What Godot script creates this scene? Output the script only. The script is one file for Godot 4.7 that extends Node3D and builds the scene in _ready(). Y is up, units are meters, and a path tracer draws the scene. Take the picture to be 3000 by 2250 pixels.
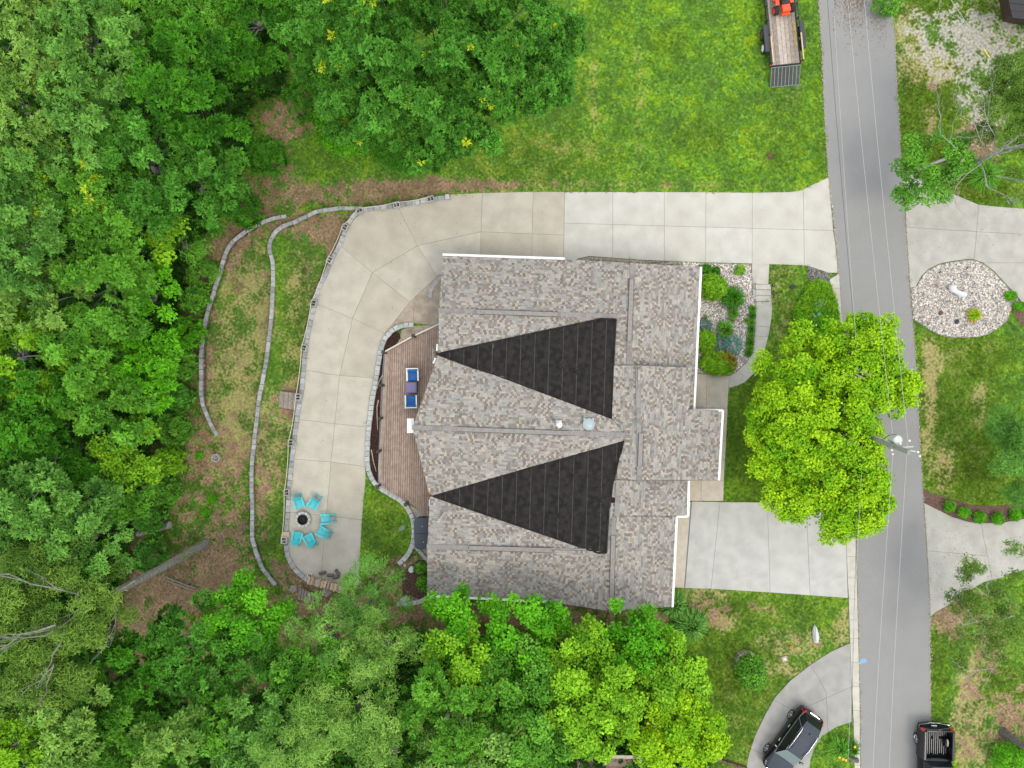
extends Node3D
# A house on a wooded lot, seen from a drone straight above. Plan positions were surveyed on a 3000 x 2250 plan (45 units to the metre on the ground); P() turns a surveyed mark and a height into metres.

const S := 45.0
const EYE := 47.0
var R := RandomNumberGenerator.new()
var M := {}
var grains := {}
var Z1 := PackedVector2Array()
var Z2 := PackedVector2Array()
var Z3 := PackedVector2Array()
var paved: Array[PackedVector2Array] = []
var ground_image: Image
const GW := 1600
const GH := 1200
const GX := 84.0
const GZ := 63.0

class Build:
	var v := PackedVector3Array()
	var n := PackedVector3Array()
	var c := PackedColorArray()
	var col := Color.WHITE
	func tri(a: Vector3, b: Vector3, d: Vector3) -> void:
		var m := (b - a).cross(d - a).normalized()
		v.append(a); v.append(d); v.append(b)
		for i in 3:
			n.append(m); c.append(col)
	func trin(a: Vector3, b: Vector3, d: Vector3, na: Vector3, nb: Vector3, nd: Vector3) -> void:
		v.append(a); v.append(d); v.append(b)
		n.append(na); n.append(nd); n.append(nb)
		for i in 3:
			c.append(col)
	func quad(a: Vector3, b: Vector3, d: Vector3, e: Vector3) -> void:
		tri(a, b, d)
		tri(a, d, e)
	func box(t: Transform3D, s: Vector3) -> void:
		var p := PackedVector3Array()
		for i in 8:
			p.append(t * Vector3((0.5 if i & 1 else -0.5) * s.x, (0.5 if i & 2 else -0.5) * s.y, (0.5 if i & 4 else -0.5) * s.z))
		quad(p[1], p[3], p[7], p[5]); quad(p[0], p[4], p[6], p[2]); quad(p[2], p[6], p[7], p[3])
		quad(p[0], p[1], p[5], p[4]); quad(p[4], p[5], p[7], p[6]); quad(p[0], p[2], p[3], p[1])
	func at(x: float, y: float, z: float, sx: float, sy: float, sz: float, turn := 0.0) -> void:
		box(Transform3D(Basis(Vector3.UP, turn), Vector3(x, y, z)), Vector3(sx, sy, sz))
	func bar(a: Vector3, b: Vector3, w: float, h: float) -> void:   # a beam from a to b
		var d := b - a
		var f := d.normalized()
		var up := Vector3.UP if absf(f.y) < 0.95 else Vector3.RIGHT
		var side := up.cross(f).normalized()
		box(Transform3D(Basis(side, f.cross(side), f), (a + b) / 2), Vector3(w, h, d.length()))
	func chamfered(t: Transform3D, s: Vector3, k: float) -> void:   # a block with its upper edges cut
		var a := PackedVector3Array()
		var y := s.y / 2
		for r in [[0.0, -y], [0.0, y - k], [k, y]]:
			for q in [[-1, -1], [-1, 1], [1, 1], [1, -1]]:
				a.append(t * Vector3(q[0] * (s.x / 2 - r[0]), r[1], q[1] * (s.z / 2 - r[0])))
		for l in 2:
			for i in 4:
				var j := (i + 1) % 4
				quad(a[l * 4 + i], a[l * 4 + j], a[l * 4 + 4 + j], a[l * 4 + 4 + i])
		quad(a[8], a[9], a[10], a[11])
	func prism(pl: PackedVector2Array, y0: float, y1: float) -> void:
		var area := 0.0
		var k := pl.size()
		for i in k:
			area += pl[i].x * pl[(i + 1) % k].y - pl[(i + 1) % k].x * pl[i].y
		var t := Geometry2D.triangulate_polygon(pl)
		for i in range(0, t.size(), 3):
			var a := Vector3(pl[t[i]].x, y1, pl[t[i]].y)
			var b := Vector3(pl[t[i + 1]].x, y1, pl[t[i + 1]].y)
			var d := Vector3(pl[t[i + 2]].x, y1, pl[t[i + 2]].y)
			if (b - a).cross(d - a).y < 0:
				tri(a, d, b)
			else:
				tri(a, b, d)
		for i in k:
			var a := pl[i]
			var b := pl[(i + 1) % k]
			if area > 0:
				quad(Vector3(b.x, y0, b.y), Vector3(a.x, y0, a.y), Vector3(a.x, y1, a.y), Vector3(b.x, y1, b.y))
			else:
				quad(Vector3(a.x, y0, a.y), Vector3(b.x, y0, b.y), Vector3(b.x, y1, b.y), Vector3(a.x, y1, a.y))
	func tube(p: PackedVector3Array, r: PackedFloat32Array, sides := 6) -> void:
		var rings := []
		for i in p.size():
			var f := (p[mini(i + 1, p.size() - 1)] - p[maxi(i - 1, 0)]).normalized()
			var up := Vector3.UP if absf(f.y) < 0.8 else Vector3.RIGHT
			var x := up.cross(f).normalized()
			var y := f.cross(x)
			var ring := []
			for k in sides:
				var d := x * cos(TAU * k / sides) + y * sin(TAU * k / sides)
				ring.append([p[i] + d * r[i], d])
			rings.append(ring)
		for i in p.size() - 1:
			for k in sides:
				var a = rings[i][k]
				var b = rings[i][(k + 1) % sides]
				var d = rings[i + 1][(k + 1) % sides]
				var e = rings[i + 1][k]
				trin(a[0], b[0], d[0], a[1], b[1], d[1])
				trin(a[0], d[0], e[0], a[1], d[1], e[1])
		for k in range(1, sides - 1):
			tri(rings[0][0][0], rings[0][k + 1][0], rings[0][k][0])
			tri(rings[-1][0][0], rings[-1][k][0], rings[-1][k + 1][0])
	func lathe(t: Transform3D, prof: PackedVector2Array, segs := 12) -> void:
		for i in prof.size() - 1:
			var d := prof[i + 1] - prof[i]
			var m := Vector2(d.y, -d.x).normalized()
			for k in segs:
				var a := TAU * k / segs
				var b := TAU * (k + 1) / segs
				var na := t.basis * Vector3(cos(a) * m.x, m.y, sin(a) * m.x)
				var nb := t.basis * Vector3(cos(b) * m.x, m.y, sin(b) * m.x)
				var p := t * Vector3(cos(a) * prof[i].x, prof[i].y, sin(a) * prof[i].x)
				var q := t * Vector3(cos(b) * prof[i].x, prof[i].y, sin(b) * prof[i].x)
				var s := t * Vector3(cos(b) * prof[i + 1].x, prof[i + 1].y, sin(b) * prof[i + 1].x)
				var u := t * Vector3(cos(a) * prof[i + 1].x, prof[i + 1].y, sin(a) * prof[i + 1].x)
				if prof[i].x > 0.0001:
					trin(p, s, q, na, nb, nb)
				if prof[i + 1].x > 0.0001:
					trin(p, u, s, na, na, nb)
	func mesh() -> ArrayMesh:
		var a := []
		a.resize(Mesh.ARRAY_MAX)
		a[Mesh.ARRAY_VERTEX] = v; a[Mesh.ARRAY_NORMAL] = n; a[Mesh.ARRAY_COLOR] = c
		var m := ArrayMesh.new()
		m.add_surface_from_arrays(Mesh.PRIMITIVE_TRIANGLES, a)
		return m
	func smooth() -> ArrayMesh:
		var st := SurfaceTool.new()
		st.begin(Mesh.PRIMITIVE_TRIANGLES)
		st.set_smooth_group(0)
		for i in v.size():
			st.set_color(c[i])
			st.add_vertex(v[i])
		st.index()
		st.generate_normals()
		return st.commit()

# ---------------------------------------------------------------- survey
func P(x: float, y: float, h := 0.0) -> Vector3:
	var k := (EYE - h) / EYE / S
	return Vector3((x - 1500.0) * k, h, (y - 1125.0) * k)

func poly(a: Array, h := 0.0) -> PackedVector2Array:
	var o := PackedVector2Array()
	for i in range(0, a.size(), 2):
		var p := P(a[i], a[i + 1], h)
		o.append(Vector2(p.x, p.z))
	return o

func path3(a: Array, h := 0.0) -> PackedVector3Array:
	var o := PackedVector3Array()
	for i in range(0, a.size(), 2):
		o.append(P(a[i], a[i + 1], h))
	return o

func smoother(p: PackedVector2Array, step: float) -> PackedVector2Array:   # a curve through the marks, in even steps
	var cv := Curve2D.new()
	for i in p.size():
		var t := (p[mini(i + 1, p.size() - 1)] - p[maxi(i - 1, 0)]) / 6.0
		cv.add_point(p[i], -t, t)
	cv.bake_interval = 0.05
	var o := PackedVector2Array()
	var k := maxi(2, roundi(cv.get_baked_length() / step))
	for i in k + 1:
		o.append(cv.sample_baked(cv.get_baked_length() * i / k, true))
	return o

func sst(a: float, b: float, x: float) -> float:
	return smoothstep(a, b, x)

func terrain(x: float, z: float) -> float:
	var px := x * S + 1500.0
	var py := z * S + 1125.0
	if px > 1330.0:
		return 0.0
	var q := Vector2(x, z)
	var h := 0.0
	if px < 1325.0 and Geometry2D.is_point_in_polygon(q, Z1):
		var f := sst(1320.0, 1060.0, px) if py < 700.0 else (1.0 if py < 1690.0 else sst(1180.0, 960.0, px))
		h -= 0.6 * f
	if px < 1070.0 and Geometry2D.is_point_in_polygon(q, Z2):
		h -= 0.6 * (sst(1060.0, 900.0, px) if py < 640.0 else (1.0 if py < 1700.0 else sst(900.0, 780.0, px)))
	if px < 850.0 and Geometry2D.is_point_in_polygon(q, Z3):
		var g := 1.0
		if py < 660.0:
			g = sst(840.0, 690.0, px)
		if py > 1120.0:
			g = sst(1330.0, 1150.0, py)
		h -= 0.7 * g
	h -= maxf(0.0, minf(560.0 - px, 3000.0)) / S * 0.16
	return h

func ground(x: float, y: float) -> Vector3:   # the surveyed mark on the terrain
	var h := 0.0
	for i in 4:
		var p := P(x, y, h)
		h = terrain(p.x, p.z)
	return P(x, y, h)

# ---------------------------------------------------------------- nodes
func tag(o: Node, label: String, category := "", group := "", kind := "") -> Node:
	o.set_meta("label", label)
	if category: o.set_meta("category", category)
	if group: o.set_meta("group", group)
	if kind: o.set_meta("kind", kind)
	return o

func thing(called: String, label: String, category: String, at := Vector3.ZERO, turn := 0.0, group := "") -> Node3D:
	var o := Node3D.new()
	o.name = called
	o.position = at
	o.rotation.y = turn
	add_child(o, true)
	tag(o, label, category, group)
	return o

func put(called: String, m: Mesh, mat: Material, parent: Node, at := Transform3D()) -> MeshInstance3D:
	var o := MeshInstance3D.new()
	o.name = called
	o.mesh = m
	o.material_override = mat
	o.transform = at
	parent.add_child(o, true)
	return o

func part(called: String, b: Build, mat: Material, parent: Node) -> MeshInstance3D:
	return put(called, b.mesh(), mat, parent)

func structure(called: String, label: String, b: Build, mat: Material) -> MeshInstance3D:
	var o := part(called, b, mat, self)
	tag(o, label, "", "", "structure")
	return o

func copies(called: String, m: Mesh, mat: Material, parent: Node, buf: PackedFloat32Array, stuff := true) -> MultiMeshInstance3D:
	var mm := MultiMesh.new()
	mm.transform_format = MultiMesh.TRANSFORM_3D
	mm.use_colors = true
	mm.mesh = m
	mm.instance_count = buf.size() / 16
	mm.buffer = buf
	var o := MultiMeshInstance3D.new()
	o.name = called
	o.multimesh = mm
	o.material_override = mat
	parent.add_child(o, true)
	if stuff: o.set_meta("kind", "stuff")
	return o

func add_copy(buf: PackedFloat32Array, b: Basis, o: Vector3, c: Color) -> void:
	buf.append_array([b.x.x, b.y.x, b.z.x, o.x, b.x.y, b.y.y, b.z.y, o.y, b.x.z, b.y.z, b.z.z, o.z, c.r, c.g, c.b, 1.0])

# ---------------------------------------------------------------- materials
func lin(r: float, g: float, b: float) -> Color:
	return Color(r, g, b).linear_to_srgb()

func plain(r: float, g: float, b: float, rough := 0.8, metal := 0.0) -> StandardMaterial3D:
	var m := StandardMaterial3D.new()
	m.albedo_color = lin(r, g, b)
	m.roughness = rough
	m.metallic = metal
	return m

func noise_tex(seed_: int, freq: float, stops: Array, oct := 4, size := 512, kind := FastNoiseLite.TYPE_SIMPLEX_SMOOTH) -> NoiseTexture2D:
	var f := FastNoiseLite.new()
	f.seed = seed_
	f.noise_type = kind
	f.frequency = freq
	f.fractal_octaves = oct
	var t := NoiseTexture2D.new()
	t.width = size
	t.height = size
	t.seamless = true
	t.noise = f
	var g := Gradient.new()
	var off := PackedFloat32Array()
	var cols := PackedColorArray()
	for s in stops:
		off.append(s[0])
		cols.append(lin(s[1], s[2], s[3]))
	g.offsets = off
	g.colors = cols
	t.color_ramp = g
	return t

# two layers of noise laid on in world space: broad blotches and a fine grain that multiplies them
func mottled(seed_: int, a: Array, b: Array, metres := 7.0, fine := 0.25, grain := 1.3, rough := 0.9, mid := 0.5) -> StandardMaterial3D:
	var m := StandardMaterial3D.new()
	var c := [(a[0] + b[0]) / 2, (a[1] + b[1]) / 2, (a[2] + b[2]) / 2]
	m.albedo_texture = noise_tex(seed_, 0.008, [[0.15, a[0], a[1], a[2]], [mid, c[0], c[1], c[2]], [0.85, b[0], b[1], b[2]]], 5)
	m.roughness = rough
	m.uv1_triplanar = true
	m.uv1_world_triplanar = true
	m.uv1_scale = Vector3.ONE / metres
	m.detail_enabled = true
	m.detail_blend_mode = BaseMaterial3D.BLEND_MODE_MUL
	m.detail_uv_layer = BaseMaterial3D.DETAIL_UV_2
	m.uv2_triplanar = true
	m.uv2_world_triplanar = true
	m.uv2_scale = Vector3.ONE / grain
	if not grains.has(fine):
		grains[fine] = noise_tex(seed_ + 77, 0.05, [[0.2, 1 - fine, 1 - fine, 1 - fine], [0.75, 1.0, 1.0, 1.0]], 4, 256)
	m.detail_albedo = grains[fine]
	return m

func leaf_material(back := 0.5, rough := 0.55) -> StandardMaterial3D:
	var m := StandardMaterial3D.new()
	m.vertex_color_use_as_albedo = true
	m.roughness = rough
	m.metallic_specular = 0.22
	m.cull_mode = BaseMaterial3D.CULL_DISABLED
	m.backlight_enabled = true
	m.backlight = Color(back, back, back)
	return m

func tinted(rough := 0.9) -> StandardMaterial3D:
	var m := StandardMaterial3D.new()
	m.vertex_color_use_as_albedo = true
	m.roughness = rough
	return m

func make_materials() -> void:
	M.road = mottled(1, [0.236, 0.232, 0.226], [0.246, 0.242, 0.236], 5.0, 0.22, 0.9, 0.95)
	M.drive = [mottled(2, [0.375, 0.345, 0.286], [0.446, 0.414, 0.351], 6.0, 0.10, 0.9), mottled(3, [0.366, 0.331, 0.268], [0.437, 0.400, 0.334], 8.0, 0.12, 1.1), mottled(4, [0.390, 0.359, 0.299], [0.451, 0.419, 0.356], 5.0, 0.10, 1.3)]
	M.drive_pale = [mottled(5, [0.404, 0.386, 0.347], [0.469, 0.455, 0.413], 6.0, 0.08, 0.9), mottled(6, [0.394, 0.373, 0.329], [0.460, 0.442, 0.395], 7.0, 0.1, 1.1)]
	M.apron = [mottled(7, [0.367, 0.362, 0.339], [0.439, 0.430, 0.401], 5.0, 0.10, 0.8), mottled(8, [0.383, 0.375, 0.349], [0.449, 0.440, 0.411], 6.0, 0.1, 1.0)]
	M.stained = [mottled(9, [0.29, 0.235, 0.18], [0.40, 0.35, 0.29], 3.0, 0.15, 0.7)]
	M.porch = [mottled(10, [0.41, 0.36, 0.29], [0.48, 0.43, 0.355], 3.0, 0.1, 0.7)]
	M.old_drive = [mottled(11, [0.33, 0.315, 0.28], [0.405, 0.385, 0.345], 5.0, 0.22, 0.8), mottled(12, [0.34, 0.325, 0.29], [0.415, 0.40, 0.36], 6.0, 0.22, 0.9)]
	M.grey_drive = [mottled(13, [0.27, 0.26, 0.24], [0.335, 0.325, 0.305], 5.0, 0.25, 0.6)]
	M.walk = [mottled(14, [0.40, 0.375, 0.32], [0.48, 0.455, 0.40], 3.0, 0.1, 0.7), mottled(15, [0.38, 0.36, 0.31], [0.45, 0.43, 0.38], 3.5, 0.12, 0.8)]
	M.block = [mottled(16, [0.268, 0.275, 0.281], [0.378, 0.384, 0.390], 1.2, 0.25, 0.4), mottled(17, [0.317, 0.323, 0.329], [0.439, 0.445, 0.451], 1.0, 0.2, 0.4), mottled(18, [0.220, 0.226, 0.226], [0.329, 0.336, 0.336], 1.4, 0.3, 0.4)]
	M.block_pale = [mottled(19, [0.342, 0.354, 0.342], [0.451, 0.464, 0.451], 1.2, 0.2, 0.4), mottled(20, [0.378, 0.390, 0.384], [0.488, 0.500, 0.488], 1.2, 0.2, 0.4), mottled(21, [0.305, 0.317, 0.311], [0.415, 0.421, 0.415], 1.2, 0.2, 0.4)]
	M.sandstone = mottled(22, [0.22, 0.185, 0.16], [0.31, 0.27, 0.235], 0.9, 0.25, 0.3)
	M.mulch = mottled(23, [0.022, 0.010, 0.008], [0.075, 0.032, 0.024], 0.7, 0.6, 0.25, 1.0)
	M.bark_mulch = mottled(24, [0.09, 0.05, 0.036], [0.19, 0.11, 0.08], 0.9, 0.5, 0.3, 1.0)
	M.gravel_bed = mottled(25, [0.22, 0.18, 0.155], [0.36, 0.32, 0.28], 0.8, 0.4, 0.3, 1.0)
	M.deck = [mottled(26, [0.270, 0.190, 0.150], [0.363, 0.273, 0.221], 2.2, 0.18, 0.5), mottled(27, [0.254, 0.178, 0.140], [0.339, 0.247, 0.201], 2.6, 0.18, 0.6), mottled(28, [0.286, 0.206, 0.166], [0.386, 0.289, 0.238], 1.9, 0.18, 0.5)]
	M.deck_dark = plain(0.06, 0.042, 0.032)
	M.deck_edge = mottled(29, [0.27, 0.21, 0.17], [0.36, 0.29, 0.235], 2.0, 0.15, 0.5)
	M.charcoal = plain(0.018, 0.018, 0.021, 0.5)
	M.black = plain(0.006, 0.006, 0.007, 0.5)
	M.brown_post = plain(0.05, 0.03, 0.02, 0.6)
	M.white = plain(0.68, 0.68, 0.67, 0.45)
	M.cream = plain(0.5, 0.44, 0.36, 0.6)
	M.siding = mottled(30, [0.36, 0.32, 0.26], [0.42, 0.38, 0.32], 4.0, 0.1, 0.6)
	M.membrane = mottled(31, [0.014, 0.0126, 0.0118], [0.032, 0.0285, 0.0265], 2.2, 0.35, 0.7, 0.85)
	M.membrane.metallic_specular = 0.25
	M.joint = plain(0.20, 0.175, 0.145, 1.0)
	M.seam = mottled(32, [0.028, 0.025, 0.023], [0.075, 0.07, 0.066], 1.1, 0.4, 0.3, 0.8)
	M.underlay = plain(0.09, 0.08, 0.075, 0.95)
	M.cap = [mottled(33, [0.17, 0.155, 0.145], [0.22, 0.20, 0.19], 1.2, 0.25, 0.3), mottled(34, [0.20, 0.185, 0.175], [0.255, 0.235, 0.22], 1.2, 0.25, 0.3), mottled(35, [0.19, 0.18, 0.175], [0.24, 0.225, 0.215], 1.2, 0.25, 0.3)]
	M.shingle_mix = tinted(0.95)
	M.bark = mottled(36, [0.085, 0.075, 0.065], [0.21, 0.19, 0.17], 0.8, 0.5, 0.25, 1.0)
	M.bark_pale = mottled(37, [0.26, 0.25, 0.23], [0.46, 0.45, 0.43], 0.8, 0.35, 0.25, 1.0)
	M.trunk_grey = mottled(51, [0.17, 0.158, 0.14], [0.38, 0.36, 0.33], 0.8, 0.5, 0.25, 1.0)
	M.moss = mottled(38, [0.10, 0.19, 0.012], [0.22, 0.36, 0.02], 0.5, 0.5, 0.2, 1.0)
	M.leaf = leaf_material(0.25)
	M.needle = leaf_material(0.6)
	M.grass = leaf_material(0.35, 0.8)
	M.turquoise = mottled(39, [0.040, 0.44, 0.50], [0.065, 0.53, 0.58], 0.8, 0.1, 0.3, 0.5)
	M.turquoise_dark = plain(0.03, 0.36, 0.42, 0.55)
	M.steel = plain(0.45, 0.46, 0.47, 0.4, 0.7)
	M.galvanised = plain(0.42, 0.44, 0.45, 0.5, 0.2)
	M.rust = mottled(40, [0.10, 0.04, 0.015], [0.25, 0.12, 0.05], 0.4, 0.3, 0.2, 0.9)
	M.rubber = plain(0.012, 0.012, 0.012, 0.85)
	M.wood_pale = mottled(41, [0.48, 0.34, 0.20], [0.62, 0.47, 0.31], 0.6, 0.2, 0.2, 0.9)
	M.wood_grey = [mottled(42, [0.28, 0.23, 0.19], [0.39, 0.335, 0.285], 1.0, 0.25, 0.4), mottled(43, [0.35, 0.295, 0.25], [0.47, 0.41, 0.35], 1.2, 0.25, 0.4), mottled(44, [0.23, 0.185, 0.15], [0.32, 0.27, 0.225], 1.0, 0.3, 0.4)]
	M.driftwood = mottled(45, [0.36, 0.27, 0.19], [0.52, 0.42, 0.32], 0.5, 0.25, 0.2, 0.95)
	M.white_stone = mottled(46, [0.46, 0.47, 0.48], [0.66, 0.66, 0.66], 0.7, 0.15, 0.3, 0.8)
	M.grey_stone = mottled(47, [0.28, 0.30, 0.29], [0.45, 0.47, 0.45], 0.4, 0.35, 0.15, 0.9)
	M.stone_mix = tinted(0.9)
	M.blue = plain(0.012, 0.11, 0.33, 0.85)
	M.purple = plain(0.17, 0.15, 0.28, 0.8)
	M.spa = plain(0.030, 0.042, 0.058, 0.55)
	M.glass = plain(0.012, 0.015, 0.016, 0.08)
	M.windscreen = plain(0.10, 0.145, 0.14, 0.08)
	M.car_black = plain(0.008, 0.008, 0.010, 0.22)
	M.car_black.clearcoat_enabled = true
	M.car_black.metallic_specular = 0.3
	M.car_black.clearcoat = 0.45
	M.car_black.clearcoat_roughness = 0.05
	M.car_roof = plain(0.042, 0.050, 0.066, 0.45, 0.0)  # sky reflection on the black upper panels, painted in as blue grey
	M.car_roof.metallic_specular = 0.25
	M.bed = plain(0.006, 0.006, 0.007, 0.8)
	M.bed.metallic_specular = 0.2
	M.trim = plain(0.19, 0.19, 0.20, 0.4, 0.3)
	M.chrome = plain(0.62, 0.62, 0.63, 0.2, 0.9)
	M.tail_red = plain(0.50, 0.008, 0.012, 0.2)
	M.orange = plain(0.72, 0.075, 0.018, 0.4)
	M.yellow = plain(0.62, 0.46, 0.10, 0.8)
	M.flower = plain(0.80, 0.42, 0.01, 0.7)
	M.conduit = plain(0.42, 0.47, 0.45, 0.6)
	M.wire = plain(0.46, 0.46, 0.46, 0.7)
	M.pole_wood = mottled(48, [0.20, 0.205, 0.18], [0.32, 0.33, 0.29], 0.9, 0.3, 0.3, 0.95)
	M.paint_blue = plain(0.17, 0.30, 0.44, 0.95)
	M.rust_brown = plain(0.10, 0.05, 0.035, 0.9)
	M.ash = mottled(49, [0.006, 0.005, 0.005], [0.06, 0.055, 0.05], 0.3, 0.5, 0.12, 1.0)
	M.red = plain(0.5, 0.02, 0.015, 0.5)
	M.wet_litter = mottled(50, [0.05, 0.028, 0.018], [0.13, 0.075, 0.05], 0.8, 0.5, 0.25, 1.0)

# ---------------------------------------------------------------- surveyed lines
const WALL_A := [1320, 577, 1262, 583, 1223, 591, 1164, 602, 1120, 607, 1086, 610, 1056, 616, 1033, 634, 1015, 664, 997, 712, 972, 760, 950, 811, 934, 841, 921, 891, 907, 953, 898, 1001, 891, 1062, 883, 1150, 874, 1194, 860, 1302, 849, 1407, 845, 1462, 840, 1534, 836, 1583, 838, 1608, 843, 1631, 855, 1657, 873, 1678, 893, 1695, 905, 1704]
const WALL_B := [1056, 610, 1028, 610, 999, 609, 967, 613, 927, 620, 898, 633, 862, 650, 825, 664, 804, 682, 791, 706, 789, 735, 797, 763, 800, 803, 798, 857, 796, 912, 791, 959, 784, 1020, 778, 1064, 771, 1103, 764, 1140, 758, 1169, 751, 1234, 743, 1302, 738, 1353, 736, 1411, 738, 1480, 738, 1563, 742, 1592, 750, 1621, 768, 1664, 789, 1693, 807, 1715]
const WALL_C := [838, 633, 811, 637, 782, 646, 753, 658, 724, 675, 695, 695, 677, 711, 665, 731, 654, 760, 641, 803, 627, 850, 614, 890, 603, 930, 595, 966, 590, 1013, 587, 1056, 588, 1110, 587, 1130, 590, 1172, 603, 1212, 619, 1248, 636, 1277]
const WALL_D := [1211, 951, 1184, 952, 1158, 962, 1136, 980, 1120, 1009, 1111, 1049, 1104, 1092, 1098, 1130, 1092, 1160, 1086, 1201, 1080, 1255, 1076, 1310, 1076, 1353, 1082, 1389, 1100, 1418, 1122, 1436, 1147, 1451, 1173, 1467, 1194, 1490, 1207, 1516, 1213, 1545, 1212, 1577, 1203, 1610, 1187, 1635, 1168, 1654]
const DRIVE := [1320, 570, 1414, 566, 1563, 562, 1667, 563, 2000, 563, 2203, 565, 2316, 563, 2348, 558, 2384, 540, 2427, 520, 2441, 678, 2447, 715, 2454.6, 799, 2427, 799, 2401, 790, 2365, 778, 2307, 775, 2253, 774, 2202, 772, 2052, 768, 1878, 761, 1727, 750, 1693, 757, 1660, 790, 1400, 790, 1340, 960, 1211, 946, 1184, 947, 1158, 957, 1132, 976, 1115, 1007, 1106, 1049, 1099, 1092, 1093, 1130, 1087, 1160, 1081, 1201, 1075, 1255, 1071, 1310, 1070, 1375, 1071, 1397, 1060, 1524, 1053, 1644, 1050, 1715, 960, 1705, 905, 1697, 879, 1671, 861, 1651, 849, 1627, 844, 1606, 842, 1583, 846, 1534, 851, 1462, 855, 1407, 866, 1302, 880, 1194, 889, 1150, 897, 1063, 904, 1001, 913, 954, 927, 892, 940, 843, 956, 814, 978, 763, 1003, 716, 1021, 669, 1040, 640, 1062, 623, 1087, 617, 1121, 614, 1165, 609, 1224, 598, 1263, 590, 1320, 584]
const ROAD := [2390, -400, 2398, 0, 2409, 181, 2416, 362, 2427, 520, 2441, 633, 2448, 700, 2455, 800, 2464, 924, 2477, 1100, 2490, 1300, 2500, 1450, 2507, 1560, 2514, 1816, 2519, 2042, 2521, 2250, 2524, 2700, 2727, 2700, 2727, 2250, 2727, 2119, 2725, 1952, 2725, 1798, 2716, 1627, 2707, 1500, 2695, 1300, 2689, 1170, 2680, 1025, 2665, 841, 2656, 700, 2642, 497, 2631, 316, 2620, 90, 2608, 0, 2590, -400]

func slabs(parent: Node, called: String, outline: PackedVector2Array, joints: Array, top: float, mats: Array, gap := 0.017, deep := 0.12) -> void:
	var pieces: Array[PackedVector2Array] = [outline]
	for j in joints:
		var line := poly(j)
		var cut: PackedVector2Array = Geometry2D.offset_polyline(line, gap / 2)[0]
		var next: Array[PackedVector2Array] = []
		for p in pieces:
			for q in Geometry2D.clip_polygons(p, cut):
				if not Geometry2D.is_polygon_clockwise(q) and q.size() > 2:
					next.append(q)
		pieces = next
	var bed := Build.new()
	bed.prism(outline, top - deep - 0.06, top - 0.03)
	part("joint_bed", bed, M.joint, parent)
	for p in pieces:
		var b := Build.new()
		b.prism(p, top - deep, top + R.randf_range(-0.003, 0.003))
		part(called, b, mats[R.randi() % mats.size()], parent)

func blocks(parent: Node, line: PackedVector2Array, every: float, width: float, top: float, tall: float, mats: Array, called := "block", uneven := 0.012) -> void:
	var pts := smoother(line, every)
	for i in pts.size() - 1:
		var a := pts[i]
		var d := pts[i + 1]
		var len := a.distance_to(d)
		var mid := (a + d) / 2
		var turn := atan2(d.x - a.x, d.y - a.y)
		var b := Build.new()
		var w := width * R.randf_range(0.95, 1.05)
		b.chamfered(Transform3D(Basis(Vector3.UP, turn + R.randf_range(-0.03, 0.03)), Vector3(mid.x + R.randf_range(-uneven, uneven), top - tall / 2 + R.randf_range(-uneven, uneven), mid.y + R.randf_range(-uneven, uneven))), Vector3(w, tall, len - 0.014), 0.018)
		part(called, b, mats[R.randi() % mats.size()], parent)

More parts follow.
